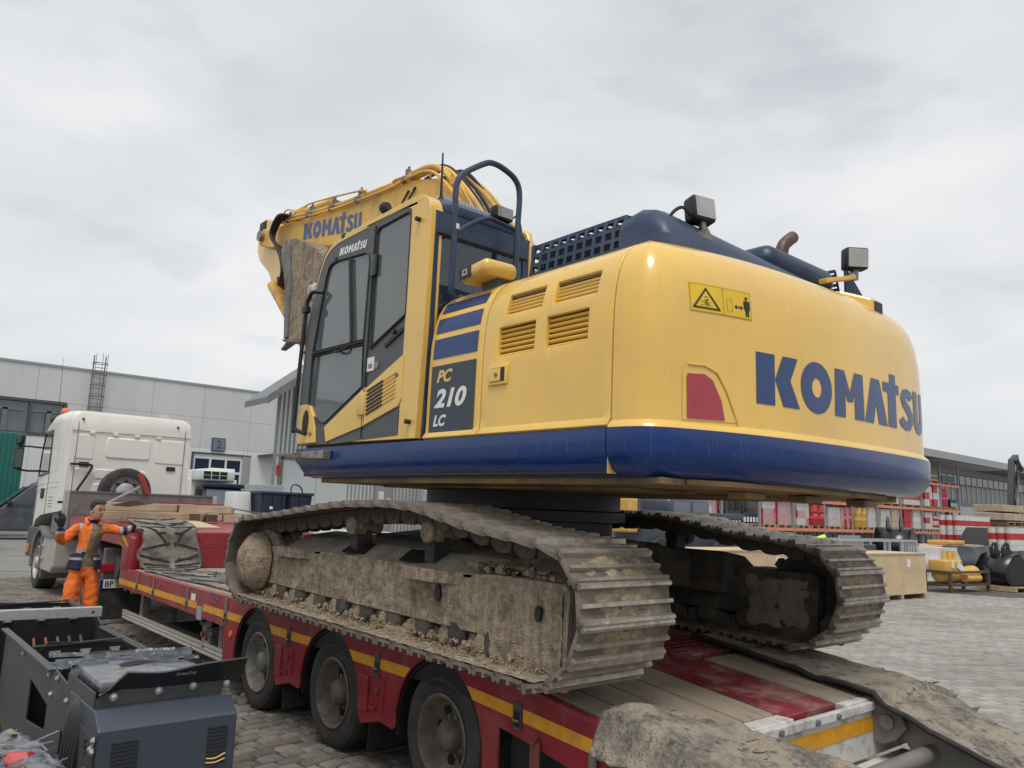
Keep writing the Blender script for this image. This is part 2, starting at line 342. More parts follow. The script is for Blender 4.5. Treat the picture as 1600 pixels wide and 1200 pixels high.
def decal(name, m, parent, fn, shapes=None, flat=None, cuts=0, **kw):
    """shapes: [(outer, holes)] or flat=(verts2d, faces); fn maps (u,v)->3-D point"""
    bm = bmesh.new()
    if shapes:
        for outer, holes in shapes:
            loops = [list(outer)]+[list(h) for h in holes]; P = [p for L in loops for p in L]
            tri = tessellate_polygon([[Vector((*p, 0)) for p in L] for L in loops]); vs = [bm.verts.new((*p, 0)) for p in P]
            for t in tri:
                try: bm.faces.new([vs[i] for i in t])
                except ValueError: pass
    else:
        vs = [bm.verts.new((*p, 0)) for p in flat[0]]
        for f_ in flat[1]:
            try: bm.faces.new([vs[i] for i in f_])
            except ValueError: pass
    if cuts:
        xs = [v.co.x for v in bm.verts]; a, b_ = min(xs), max(xs)
        for i in range(1, cuts): bmesh.ops.bisect_plane(bm, geom=bm.verts[:]+bm.edges[:]+bm.faces[:], plane_co=(a+(b_-a)*i/cuts, 0, 0), plane_no=(1, 0, 0))
    for v in bm.verts: v.co = Vector(fn(v.co.x, v.co.y))
    me = bpy.data.meshes.new(name); bm.to_mesh(me); bm.free(); me.materials.append(MATS[m])
    return link(name, me, parent, **kw)
# ================================================================ EXCAVATOR
DECK = .8906
EX = thing('excavator', 'yellow and blue crawler excavator with muddy tracks standing on the red low loader', 'excavator', (-.0124, 0, DECK), (.0136, 0, 0))
SW = .645; GA = 1.19
# ---- tracks -----------------------------------------------------
prof_out = [(-1.85,0),(1.85,0),(2.04,.085),(2.13,.20),(2.155,.31),(2.135,.44),(2.09,.54),(2.0,.645),(1.9,.69),(1.5,.725),(1.17,.755),(.75,.80),(.43,.83),(.16,.852),(-.1,.862),(-.4,.868),(-.72,.855),(-1.0,.81),(-1.3,.76),(-1.66,.728),(-1.88,.70),(-2.03,.645),(-2.12,.53),(-2.158,.41),(-2.15,.29),(-2.10,.175),(-2.0,.07)]
def resample(poly, n):
    P = [Vector(p) for p in poly]; L = [0]
    for i in range(len(P)): L.append(L[-1]+(P[(i+1) % len(P)]-P[i]).length)
    o = []
    for k in range(n):
        t = L[-1]*k/n; i = max(j for j in range(len(P)) if L[j] <= t+1e-9); a = P[i]; b_ = P[(i+1) % len(P)]; o.append(a+(b_-a)*((t-L[i])/(L[i+1]-L[i])))
    return o, L[-1]
NSH = 49
path, plen = resample(prof_out, NSH*2)
pitch_ = plen/NSH
# one shoe: local x across, local y along the chain, local z outwards (grouser tips at 0, inner face -.055)
sb = B(); hw = SW/2; h = pitch_*.53
prof = [(-h,-.040),(-h,-.012),(-h+.012,0),(-h+.026,0),(-h+.036,-.024),(-.012,-.027),(-.009,-.004),(.009,-.004),(.012,-.027),(h-.045,-.024),(h-.034,0),(h-.018,0),(h-.010,-.026),(h+.012,-.034),(h+.012,-.046),(h-.02,-.050),(-h+.03,-.042)]
sb.loft([[(x, p, q) for p, q in prof] for x in (-hw, hw)])
def shoe_mesh(mud, bottom=False):
    b_ = B(); b_.add(sb.v, sb.f)
    for i_ in (1,2,3,5,6,7,9,10,11): b_.m[i_] = 4
    b_.mi = 1
    rnd = random.Random(mud)
    if mud:                          # caked mud between the grousers: a rough patch that dips under the plate
        for y0, y1 in ((-h+.034, -.011), (.011, h-.044)):
            nx, ny = 44, 4; vs = []
            for j in range(ny+1):
                for i in range(nx+1):
                    x = -.30+.60*i/nx; y = y0+(y1-y0)*j/ny; env = max(0, 1-(abs(x)/.27)**2.4)
                    k = noise.fractal(Vector((x*11+mud*7, y*14+mud*3, mud)), 1, 2, 4)
                    vs.append((x, y, -.0330+.020*env*(.55+.75*k)+.0035*noise.noise(Vector((x*90, y*90, mud)))*env))
            b_.add(vs, [(j*(nx+1)+i, j*(nx+1)+i+1, (j+1)*(nx+1)+i+1, (j+1)*(nx+1)+i) for j in range(ny) for i in range(nx)])
    b_.mi = 2
    for sx in (-.095, .095):         # track link seen from inside
        b_.loft([[(sx-.02, y, z) for y, z in ((-h*.95,-.05),(h*.95,-.05),(h*.8,-.135),(h*.3,-.15),(-h*.3,-.15),(-h*.8,-.125))], [(sx+.02, y, z) for y, z in ((-h*.95,-.05),(h*.95,-.05),(h*.8,-.135),(h*.3,-.15),(-h*.3,-.15),(-h*.8,-.125))]])
    b_.cyl((-.12, 0, -.10), (.12, 0, -.10), .028, n=8)
    if bottom:
        for cy in (-h*.42, h*.42): b_.lathe((-.15, cy, -.085), (1,0,0), [(0,.012),(0,.030),(.012,.042),(.04,.044),(.055,.034)], 9)
    b_.mi = 3
    for sx in (-.10, .10):           # bolt slots
        b_.box(sx-.022, sx+.022, h*.30, h*.72, -.0275, -.0255)
    me = b_.mesh('track_shoe')
    for k in ('shoe_steel', 'mud_lump', 'mud' if bottom else 'dark_mud', 'black', 'grouser'): me.materials.append(MATS[k])
    if len(me.polygons) == len(b_.m): me.polygons.foreach_set('material_index', b_.m)
    return me
shoes = [shoe_mesh(k) for k in (0, 3, 5, 8, 11)]; shoe_b = shoe_mesh(0, True)
lump_rnd = random.Random(3)
def lumps(b_, n, fn, r0, r1, rnd=lump_rnd):
    for _ in range(n):
        c = Vector(fn()); r_ = rnd.uniform(r0, r1); q = Matrix.Rotation(rnd.uniform(0, 6), 4, Vector((rnd.gauss(0,1), rnd.gauss(0,1), rnd.gauss(0,1))).normalized())
        vs = [c+(q@Vector((a*r_*rnd.uniform(.7, 1.2), b2*r_*rnd.uniform(.7, 1.2), c2*r_*rnd.uniform(.7, 1.2)))) for a, b2, c2 in ((1,0,0),(-1,0,0),(0,1,0),(0,-1,0),(0,0,1),(0,0,-1))]
        b_.add(vs, [(0,2,4),(2,1,4),(1,3,4),(3,0,4),(2,0,5),(1,2,5),(3,1,5),(0,3,5)])
def muddy_sheet(fn, nu, nv, amp, sc, thick):
    """displaced sheet: fn(u,v)->(point, normal)"""
    b_ = B(); vs = []
    for j in range(nv+1):
        for i in range(nu+1):
            p, nn = fn(i/nu, j/nv); p = Vector(p); nn = Vector(nn)
            k = noise.fractal(p*sc, 1.0, 2.0, 4)*amp+amp*.4*noise.noise(p*sc*4)
            vs.append(p+nn*(thick+k))
    fs = [(j*(nu+1)+i, j*(nu+1)+i+1, (j+1)*(nu+1)+i+1, (j+1)*(nu+1)+i) for j in range(nv) for i in range(nu)]
    return b_.add(vs, fs)
def track(side):
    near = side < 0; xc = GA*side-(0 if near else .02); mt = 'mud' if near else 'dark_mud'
    ox = xc+side*.155                     # outer face of frame
    ix = xc-side*.155
    # box-section side frame, stepped up over the final drive
    poly = [(1.62,.165),(-1.28,.165),(-1.36,.04),(-1.88,.035),(-1.90,.46),(-1.86,.49),(-1.34,.49),(-1.05,.47),(-.40,.475),(.4,.475),(1.55,.465),(1.64,.38)]
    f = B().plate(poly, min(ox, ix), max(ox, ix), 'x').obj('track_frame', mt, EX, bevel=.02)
    f['label'] = 'mud caked near track frame' if near else 'dark far side track frame'
    if near:
        # irregular mud crust on the outer side face
        def face(u, v):
            y = 1.60-u*3.46; z0 = .172 if y > -1.3 else .05; return (ox, y, z0+v*(.455-z0)), (side, 0, 0)
        muddy_sheet(face, 150, 22, .012, 9, .008).obj('mud_crust', 'mud', f, smooth=True, auto=80)
        def top(u, v):
            y = -1.0-u*.9; return (xc+side*(.155-.25*v), y, .49), (0, 0, 1)
        muddy_sheet(top, 40, 14, .035, 7, .03).obj('mud_crust', 'mud_lump', f, smooth=True, auto=80)
    # sloped upper cover: inner shoulder rising to the car body
    cov = B()
    cov.loft([[(xc+side*.13, y, .47), (xc-side*.02, y, .56), (xc-side*.30, y, .60), (xc-side*.30, y, .30), (xc+side*.13, y, .30)] for y in (1.35, .9, -.9, -1.25)])
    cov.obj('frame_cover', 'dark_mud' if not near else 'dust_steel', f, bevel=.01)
    if not near: muddy_sheet(lambda u, v: ((ix+side*(-.004+.03*max(abs(2*u-1), abs(2*v-1))**6), -1.30-u*.57, .06+v*.41), (-side,0,0)), 40, 26, .012, 7, .004).obj('mud_crust', 'dust_steel', f, smooth=True, auto=80)
    # curved steps welded to the side
    for y0, y1 in ((1.40, .72), (-.50, -1.12)):
        L = []
        for i in range(9):
            t = i/8; y = y0+(y1-y0)*t; L.append((xc+side*(.155+.085*math.sin(PI*min(1, .25+t*.9))), y))
        b_ = B(); b_.plate([(xc+side*.15, y0)]+L+[(xc+side*.15, y1)], .405, .475, 'z'); b_.obj('step', mt, f, bevel=.006)
    # openings in the frame side
    for y, z, rr in ((-.83, .345, .048), (-1.70, .335, .038)):
        b_ = B(); b_.plate([(y+rr*.6*math.cos(t), z+rr*math.sin(t)) for t in [i*PI/8 for i in range(16)]], ox+side*.012, ox+side*.026, 'x'); b_.obj('access_hole', 'black', f)
    for y, z in ((.30, .55), (-.45, .55)):
        B().obox((xc+side*.07, y, z-.025), (.13, .22, .012), (0, side*R(28), .25)).obj('access_hole', 'black', f)
    # idler, sprocket
    idl = B().lathe((xc-.16, 1.78, .335), (1,0,0), [(0,.02),(0,.15),(.03,.235),(.06,.26),(.10,.26),(.11,.225),(.21,.225),(.22,.26),(.26,.26),(.29,.235),(.32,.15),(.32,.02)], 28)
    idl.obj('idler', mt, f, smooth=True)
    if near:
        b_ = B(); rnd = random.Random(5)
        rings = []
        for k in range(9):
            t = k/8; xx = ox-.02+side*.14*math.sin(t*PI/2); rr = .275*math.cos(t*PI/2*.93)
            rings.append([(xx+side*noise.noise(Vector((q, k, 3)))*.02, 1.79+rr*math.cos(q)*(1+.10*noise.noise(Vector((math.cos(q)*2, math.sin(q)*2, k*.5)))), .325+rr*.86*math.sin(q)*(1+.10*noise.noise(Vector((math.cos(q)*2, math.sin(q)*2, k*.5+9))))) for q in [i*PI/16 for i in range(32)]])
        b_.loft(rings).obj('mud_crust', 'mud_lump', f, smooth=True, auto=80)
    sp = B().lathe((xc-.05, -1.76, .385), (1,0,0), [(0,.05),(0,.24),(.1,.24),(.1,.05)], 24)
    for i in range(11):
        t = 2*PI*i/11; sp.obox((xc, -1.76+.26*math.cos(t), .385+.26*math.sin(t)), (.07, .06, .06), (t, 0, 0))
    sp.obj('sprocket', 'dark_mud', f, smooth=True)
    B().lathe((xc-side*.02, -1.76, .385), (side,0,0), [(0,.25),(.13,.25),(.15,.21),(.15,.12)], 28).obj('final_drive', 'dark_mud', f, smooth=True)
    # carrier rollers
    for y in (.335, -.615):
        b_ = B().lathe((xc+side*.14, y, .682), (-side,0,0), [(0,.02),(0,.055),(.012,.068),(.05,.068),(.055,.078),(.10,.078),(.105,.06),(.24,.06)], 20); B().box(xc-.10, xc+.02, y-.05, y+.05, .50, .68).obj('roller_bracket', 'dark_mud', f)
        b_.obj('carrier_roller', mt if near else 'dark_mud', f, smooth=True)
    # bottom rollers and brackets
    for k in range(9):
        y = 1.36-k*.335
        b_ = B().lathe((xc-.16, y, .135), (1,0,0), [(0,.03),(0,.06),(.02,.085),(.05,.088),(.06,.07),(.26,.07),(.27,.088),(.30,.085),(.32,.06),(.32,.03)], 16)
        b_.obj('track_roller', 'dark_mud', f, smooth=True)
        b_ = B(); b_.lathe((xc+side*.09, y+.10, .115), (side,0,0), [(0,.062),(.05,.060),(.07,.050)], 9)
        b_.obj('roller_bracket', mt, f, smooth=True)
    for y in (.80, -.42):                  # track guides
        B().plate([(y+.13,.09),(y-.15,.09),(y-.17,.03),(y-.08,-.02),(y+.06,-.01),(y+.13,.05)], xc+side*.12, xc+side*.20, 'x').obj('track_guide', mt, f, bevel=.012)
    # lower rear scraper lip
    B().bar((ox+side*.008, -1.34, .035), (ox+side*.008, -1.9, .02), .05, .05).obj('guard_lip', mt, f, bevel=.01)
    for k in range(NSH):
        p = path[2*k]; a = path[(2*k-1) % (2*NSH)]; c = path[(2*k+1) % (2*NSH)]; d = (c-a).normalized()   # direction of travel; outward is to the right of it
        nrm = Vector((0, d.y, -d.x)); dy = Vector((0, d.x, d.y))
        o = bpy.data.objects.new('track_shoe', shoe_b if near and p.y < .02 else shoes[0 if (p.y > .78 or p.y < .02) and random.random() < .55 else random.randrange(1, 5)]); COL.objects.link(o); o.parent = f
        m = Matrix((Vector((1,0,0)), dy, Vector((0, d.y, -d.x)))).transposed().to_4x4(); m.translation = Vector((xc, p.x, p.y)); o.matrix_local = m
    if near:                                # loose dirt lying on the bottom run
        b_ = B(); rnd = random.Random(9)
        lumps(b_, 2600, lambda: (xc+side*(.13+abs(rnd.gauss(0, .06))), rnd.uniform(-1.75, 1.75), .052+abs(rnd.gauss(0, .006))), .003, .010)
        lumps(b_, 140, lambda: (xc+side*(.15+abs(rnd.gauss(0, .03))), rnd.uniform(-1.75, 1.6), rnd.uniform(.05, .11)), .008, .022)
        lumps(b_, 110, lambda: (xc+side*rnd.uniform(-.02, .15), rnd.uniform(-1.88, -1.1), .50+abs(rnd.gauss(0, .02))), .008, .03)
        b_.obj('loose_dirt', 'mud_lump', f, kind='stuff')
        # dusty plates: sheet of dried mud over the inner faces of the bottom shoes
        muddy_sheet(lambda u, v: ((xc+side*(.13+.195*v), 1.85-u*3.7, .050), (0,0,1)), 220, 8, .004, 14, .003).obj('mud_crust', 'mud', f, smooth=True, auto=80)
    return f
tfn = track(-1); tff = track(1)
B().plate([(-.035,-.04),(.04,-.04),(.04,.04),(-.035,.04)], .880, .8825, 'x').xf(Matrix.Translation((0, -.98, .453))).obj('decal_plate', 'whitepaint', tff)
# car body
cb = B(); cb.box(-.95, .95, -.62, .62, .34, .62)
for sx in (-1, 1):
    for sy in (-1, 1): cb.loft([[(sx*.45, sy*.25, .34), (sx*.45, sy*.62, .34), (sx*.45, sy*.62, .66), (sx*.45, sy*.25, .66)], [(sx*1.0, sy*.65, .30), (sx*1.0, sy*1.05, .30), (sx*1.0, sy*1.05, .56), (sx*1.0, sy*.65, .56)]])
cb.obj('car_body', 'dark_mud', EX, bevel=.02)
B().lathe((0,0,.60), (0,0,1), [(0,.70),(.16,.70),(.17,.80),(.24,.80),(.25,.76),(.40,.76)], 48).obj('swing_bearing', 'black', EX, smooth=True)

# ---- plan outline of the counterweight (left seam -> right seam) and vertical profile of body sides
plan = [(-1.355,-2.125),(-1.350,-2.20),(-1.330,-2.28),(-1.285,-2.345),(-1.20,-2.40),(-1.05,-2.455),(-.86,-2.51),(-.67,-2.553),(-.42,-2.595),(-.15,-2.622),(.15,-2.640),(.45,-2.645),(.78,-2.640),(1.04,-2.615),(1.22,-2.57),(1.34,-2.50),(1.405,-2.40),(1.42,-2.28),(1.41,-2.125)]
plan = [(p.x, p.y) for p in smoothpts([(x, y, 0) for x, y in plan], 3)]
cum = [0]
for i in range(1, len(plan)): cum.append(cum[-1]+math.dist(plan[i], plan[i-1]))
def plan_at(s):
    s = max(0, min(cum[-1]-1e-6, s)); i = max(j for j in range(len(plan)-1) if cum[j] <= s); t = (s-cum[i])/(cum[i+1]-cum[i])
    a = Vector(plan[i]); b_ = Vector(plan[i+1]); p = a+(b_-a)*t; d = (Vector(plan[min(i+2, len(plan)-1)])-Vector(plan[max(i-1, 0)])).normalized()
    return p, Vector((d.y, -d.x))*-1 if False else Vector((d.y, -d.x))
def plan_n(i):
    a = Vector(plan[max(i-1, 0)]); c = Vector(plan[min(i+1, len(plan)-1)]); d = (c-a).normalized(); n_ = Vector((d.y, -d.x))
    if i == 0: n_ = Vector((-1, 0))
    if i == len(plan)-1: n_ = Vector((1, 0))
    return n_
if plan_n(len(plan)//2).y > 0:
    _pn = plan_n
    def plan_n(i):
        n_ = -_pn(i)
        if i == 0: n_ = Vector((-1, 0))
        if i == len(plan)-1: n_ = Vector((1, 0))
        return n_
def sweep(prof, pl=None):
    rings = []
    for i in range(len(plan)):
        n_ = plan_n(i); rings.append([(plan[i][0]-n_.x*ins, plan[i][1]-n_.y*ins, z) for ins, z in prof])
    return rings
P_BAND = [(.118,1.018),(.080,1.028),(.045,1.052),(.020,1.085),(.004,1.125),(0,1.14),(0,1.246)]
P_BODY = [(.004,1.2475),(.010,1.262),(.034,1.284),(.036,1.36),(.036,1.55),(.038,1.72),(.044,1.86),(.060,1.98),(.085,2.065),(.125,2.140),(.175,2.190),(.23,2.222),(.27,2.235)]
def capped(prof, inner):
    """swept shell plus top, bottom and front caps"""
    rings = sweep(prof); n = len(prof); b_ = B(); b_.loft(rings, cap=False, close=False); m = len(rings)
    k = [i*n+n-1 for i in range(m)]; b_.f.append(tuple(k)); b_.m.append(0)
    k = [i*n for i in range(m)]; b_.f.append(tuple(k)); b_.m.append(0)
    b_.f.append(tuple(list(range(n))+[(m-1)*n+j for j in reversed(range(n))])); b_.m.append(0)
    return b_
cw = capped(P_BODY, .3).obj('counterweight', 'yellow', EX, smooth=True, auto=30)
capped(P_BAND, .3).obj('bumper_band', 'blue_scraped', cw, smooth=True, auto=30)
def on_cw(off):
    """print on the rear wall: (x position, z) -> point proud of the wall"""
    def fn(x, z):
        i = min(range(len(plan)-1), key=lambda j: 0 if plan[j][0] <= x <= plan[j+1][0] else 9+abs(plan[j][0]-x))
        t = (x-plan[i][0])/max(1e-6, plan[i+1][0]-plan[i][0]); n_ = plan_n(i).lerp(plan_n(i+1), t).normalized()
        y = plan[i][1]+(plan[i+1][1]-plan[i][1])*t
        ins = .036
        for (a, za), (c, zc) in zip(P_BODY, P_BODY[1:]):
            if za <= z <= zc: ins = a+(c-a)*(z-za)/(zc-za)
        return (x-n_.x*(ins-off), y-n_.y*(ins-off), z)
    return fn
kg, kw_ = komatsu(); sc = 1.86/kw_; f0 = on_cw(.003)
decal('wordmark', 'navy_print', cw, lambda u, v: f0(-.70+u*sc, 1.412+v*.262), shapes=kg, cuts=40)
# warning sign
f1 = on_cw(.003); f2 = on_cw(.005); f3 = on_cw(.0065)
sx0, sx1, sz0, sz1 = -1.095, -.72, 1.835, 1.975
def rect(a, b_, c, d): return [(a,c),(b_,c),(b_,d),(a,d)]
decal('warning_sticker', 'sign_yellow', cw, lambda u, v: f1(u, v), shapes=[(rect(sx0, sx1, sz0-.005, sz1), ())], cuts=16)
blk = []
def fr(a, b_, c, d, w_=.002): return [(rect(a, b_, c, c+w_), ()), (rect(a, b_, d-w_, d), ()), (rect(a, a+w_*1.3, c, d), ()), (rect(b_-w_*1.3, b_, c, d), ())]
blk += fr(sx0+.002, sx1-.002, sz0-.003, sz1-.002, .0012); mid = sx0+.195; blk.append((rect(mid, mid+.0018, sz0-.003, sz1-.002), ()))
tx, tz = sx0+.095, sz0+.012
blk.append(([(tx-.083, tz), (tx+.083, tz), (tx, tz+.112)], ([(tx-.066, tz+.008), (tx+.066, tz+.008), (tx, tz+.096)],)))
blk += [(rect(tx-.04, tx+.03, tz+.018, tz+.020), ()), (rect(tx-.012, tx+.012, tz+.045, tz+.048), ()), (stroke([(tx+.012, tz+.05), (tx-.004, tz+.04), (tx-.004, tz+.03), (tx+.01, tz+.02)], .005), ()), (stroke([(tx-.03, tz+.04), (tx-.005, tz+.03), (tx+.025, tz+.034)], .003), ()), (stroke([(tx-.012, tz+.062), (tx+.012, tz+.062)], .003), ())]
bx = mid+.022; blk += fr(bx, bx+.032, sz0+.02, sz0+.085, .0012)
ay = sz0+.05; blk += [([(bx+.045, ay), (bx+.062, ay+.013), (bx+.062, ay-.013)], ()), ([(bx+.102, ay), (bx+.085, ay-.013), (bx+.085, ay+.013)], ()), (rect(bx+.06, bx+.087, ay-.003, ay+.003), ())]
px = bx+.128; blk += [(ell(px, sz0+.104, .009, .010, 12), ()), ([(px-.020, sz0+.09), (px+.020, sz0+.09), (px+.020, sz0+.045), (px+.013, sz0+.045), (px+.013, sz0+.08), (px+.012, sz0+.008), (px+.002, sz0+.008), (px, sz0+.045), (px-.002, sz0+.008), (px-.012, sz0+.008), (px-.013, sz0+.08), (px-.013, sz0+.045), (px-.020, sz0+.045)], ())]
decal('pictogram', 'black', cw, lambda u, v: f2(u, v), shapes=blk, cuts=16)
# red reflector and its recess moulding
rr = [(-1.117,1.300),(-.905,1.305),(-.925,1.40),(-.975,1.495),(-1.02,1.520),(-1.112,1.515),(-1.119,1.50)]
decal('reflector', 'red_reflector', cw, lambda u, v: f3(u, v), shapes=[(rr, ())], cuts=10)
decal('reflector_recess', 'yellow', cw, lambda u, v: f1(u, v), shapes=[([(-1.14,1.292),(-.83,1.300),(-.86,1.36),(-.905,1.46),(-.96,1.535),(-1.02,1.560),(-1.12,1.555),(-1.14,1.53)], ())], cuts=10)
B().tube([f2(x, z) for x, z in ((-1.11,1.560),(-1.02,1.562),(-.95,1.535),(-.895,1.455),(-.852,1.36),(-.825,1.295))], .006, 6).obj('moulding', 'yellow', cw, smooth=True)
# underside plates, lugs below the counterweight
ub = B(); ub.box(-1.22, 1.22, -2.35, 1.05, .985, 1.019); ub.plate([(-1.05,-2.36),(1.05,-2.36),(.8,-2.47),(0,-2.50),(-.8,-2.45)], .99, 1.019, 'z')
ub.obj('belly_plate', 'belly', EX, bevel=.006)
for x, y in ((-.42,-2.28),(.10,-2.33),(.72,-2.36)): B().box(x-.10, x+.08, y-.06, y+.06, .945, .984).obj('lug', 'belly', EX, bevel=.01)
for q_ in ((-.95,-.35,-1.9,.55),(.1,.9,-1.9,.8)): B().box(q_[0], q_[1], q_[2], q_[3], .966, .984).obj('belly_cover', 'belly', EX, bevel=.004)
# ---- blue skirt of the revolving frame
def skirt(side):
    pr = [(.118,1.018),(.080,1.028),(.045,1.052),(.020,1.085),(.004,1.125),(0,1.14),(0,1.246),(.05,1.252)]
    ys = [-2.118, -1.5, -.8, 0, .8, 1.15]
    rings = [[(side*(1.355-i), y, z) for i, z in pr]+[(side*1.1, y, 1.252), (side*1.1, y, 1.02)] for y in ys]
    for k in range(1, 6):      # rounded nose
        t = R(90*k/5); rings.append([(side*(1.355-i), 1.15+.11*math.sin(t)-(.0 if z > 1.1 else .09*(1-math.cos(t))), z+(1.16-z)*(1-math.cos(t))*(.8 if z < 1.16 else 0)) for i, z in pr]+[(side*1.1, 1.15+.11*math.sin(t), 1.252), (side*1.1, 1.15+.05*math.sin(t), 1.05)])
    return B().loft(rings).obj('skirt', 'blue_scraped' if side < 0 else 'blue', EX, smooth=True, auto=40)
sk = skirt(-1); skirt(1)
B().box(-1.34, -1.12, -2.1225, -2.119, 1.03, 1.245).obj('seam', 'gold_print', sk)
fl = B(); fl.box(-1.30, 1.30, -2.1, 1.2, 1.03, 1.24); fl.obj('revolving_frame', 'black', EX)
# ---- left side panels following the same profile
def ins_at(z):
    if z <= P_BODY[0][1]: return P_BODY[0][0]
    for (a, za), (c, zc) in zip(P_BODY, P_BODY[1:]):
        if za <= z <= zc: return a+(c-a)*(z-za)/(zc-za)
    return P_BODY[-1][0]
def side_surf(off=0., x0=-1.355, k=1.0):
    def fn(y, z): return (x0+ins_at(z)-off, y, z)
    return fn
ZL = [1.262,1.30,1.36,1.45,1.55,1.64,1.703,1.76,1.82,1.877,1.91,1.945,1.99,2.035,2.075,2.11,2.14,2.17,2.195,2.215,2.228,2.235]
def side_panel(name, ys, vents, parent, m='yellow'):
    fn = side_surf(); bm = bmesh.new(); idx = {}
    for j, z in enumerate(ZL):
        for i, y in enumerate(ys): idx[i, j] = bm.verts.new(fn(y, z))
    for j in range(len(ZL)-1):
        for i in range(len(ys)-1):
            yc = (ys[i]+ys[i+1])/2; zc = (ZL[j]+ZL[j+1])/2
            if any(a > yc > b_ and c < zc < d for a, b_, c, d in vents): continue
            bm.faces.new((idx[i,j], idx[i+1,j], idx[i+1,j+1], idx[i,j+1]))
    for v in [v for v in bm.verts if not v.link_faces]: bm.verts.remove(v)
    bmesh.ops.recalc_face_normals(bm, faces=bm.faces)
    if sum(f_.normal.x for f_ in bm.faces) > 0: bmesh.ops.reverse_faces(bm, faces=bm.faces)
    me = bpy.data.meshes.new(name); bm.to_mesh(me); bm.free(); me.materials.append(MATS[m])
    o = link(name, me, parent, smooth=True, auto=30); md = o.modifiers.new('thick', 'SOLIDIFY'); md.thickness = .035; md.offset = -1
    md2 = o.modifiers.new('bevel', 'BEVEL'); md2.width = .004; md2.segments = 2; md2.limit_method = 'ANGLE'; md2.angle_limit = R(50)
    return o
VE = [(-1.225,-1.54,1.703,1.877),(-1.63,-1.945,1.703,1.877),(-1.265,-1.575,1.945,2.075),(-1.665,-1.99,1.945,2.075)]
ys = sorted({-1.098,-1.16,-1.225,-1.265,-1.54,-1.575,-1.60,-1.63,-1.665,-1.945,-1.99,-2.05,-2.113}, reverse=True)
sp_ = side_panel('engine_door', ys, VE, EX)
B().box(-1.25, -1.24, -2.05, -1.15, 1.66, 2.10).obj('vent_backing', 'black', sp_)
for a, b_, c, d in VE:
    n_ = 6
    for k in range(n_):
        z = c+(d-c)*(k+.45)/n_; x = side_surf(-.020)(0, z)[0]
        sl = B(); sl.loft([[(x+.035, y, z-.020), (x+.003, y, z-.010), (x, y, z-.002), (x+.004, y, z+.004), (x+.012, y, z+.006), (x+.045, y, z-.006)] for y in (a+.01, b_-.01)])
        sl.obj('louvre_slat', 'yellow', sp_)
hb = B(); hb.rbox(-1.334, -1.288, -1.335, -1.165, 1.535, 1.655, .008); hb.obj('handle_plate', 'yellow', sp_, smooth=True)
B().box(-1.3355, -1.334, -1.318, -1.195, 1.555, 1.635).obj('handle_recess', 'black', sp_)
B().box(-1.340, -1.335, -1.285, -1.198, 1.558, 1.632).obj('handle_paddle', 'yellow', sp_, bevel=.003)
B().cyl((-1.346,-1.25,1.595), (-1.340,-1.25,1.595), .012, n=12).obj('lock', 'steel', sp_)
# striped service panel
st = side_panel('service_panel', [-.535,-.60,-.70,-.85,-.95,-1.02,-1.088], [], EX)
fs_ = side_surf(.004)
def spanel(name, m, quad, fn=fs_, n=10):
    """quad: (y0,y1) and z lines at each end"""
    (ya, yb), (zb0, zb1), (zt0, zt1) = quad; b_ = B(); vs = []
    for j in range(n+1):
        for i in range(7):
            t = i/6; y = ya+(yb-ya)*t; z0 = zb0+(zb1-zb0)*t; z1 = zt0+(zt1-zt0)*t; vs.append(fn(y, z0+(z1-z0)*j/n))
    b_.add(vs, [(j*7+i, j*7+i+1, (j+1)*7+i+1, (j+1)*7+i) for j in range(n) for i in range(6)])
    return b_.obj(name, m, st, smooth=True)
yA, yB = -.575, -1.035
spanel('model_plate', 'slate_print', ((yA, yB), (1.285, 1.285), (1.718, 1.718)))
for z0, z1 in ((1.765, 1.895), (1.935, 2.035), (2.075, 2.150)): spanel('stripe', 'blue', ((yA, yB), (z0, z0), (z1, z1)))
f5 = side_surf(.0065)
def text_on_side(name, m, txt, y0, z0, hgt, width, fn, parent, bold=.042, shear=.25):
    vs, fs = bfont(txt, bold, shear); xs = [p[0] for p in vs]; zs = [p[1] for p in vs]; kx = width/(max(xs)-min(xs)); kz = hgt/(max(zs)-min(zs))
    return decal(name, m, parent, lambda u, v: fn(y0-(u-min(xs))*kx, z0+(v-min(zs))*kz), flat=(vs, fs))
text_on_side('lettering', 'gold_print', 'PC', -.640, 1.605, .082, .165, f5, st)
text_on_side('lettering', 'white_print', '210', -.625, 1.445, .120, .335, f5, st)
text_on_side('lettering', 'white_print', 'LC', -.625, 1.33, .072, .135, f5, st)
# ---- upper deck and dark engine hood
dk = B(); dk.box(-1.12, 1.30, -2.12, -.55, 2.10, 2.226); dk.box(.42, 1.345, -.55, 1.2, 1.25, 2.0); dk.box(-.42, .42, -.55, -.1, 1.25, 1.7); dk.box(-1.05, 1.34, -2.1, -.56, 1.25, 2.1)
dk.box(1.0, 1.342, -2.11, -.5, 1.25, 2.22)
dk.obj('engine_housing', 'yellow', EX, bevel=.02)
gx = -.98
gr = B()
NY, NZ = 10, 4; y0g, y1g, z0g, z1g = -1.10, -1.86, 2.228, 2.49
def gpt(y, t):  # grille face: slightly sloped and rounded on top
    return Vector((gx+.03*t+.09*max(0, t-.75)**1.3*4*.25, y, z0g+(z1g-z0g)*t))
def lattice(b_, face, nu, nv, wu, wv, th):
    for i in range(nu+1):
        u = i/nu; P = [face(u, j/6) for j in range(7)]
        for a, c in zip(P, P[1:]): b_.bar(a, c, wu, th, (1,0,0))
    for j in range(nv+1):
        v = j/nv; P = [face(i/6, v) for i in range(7)]
        for a, c in zip(P, P[1:]): b_.bar(a, c, th, wv, (0,0,1))
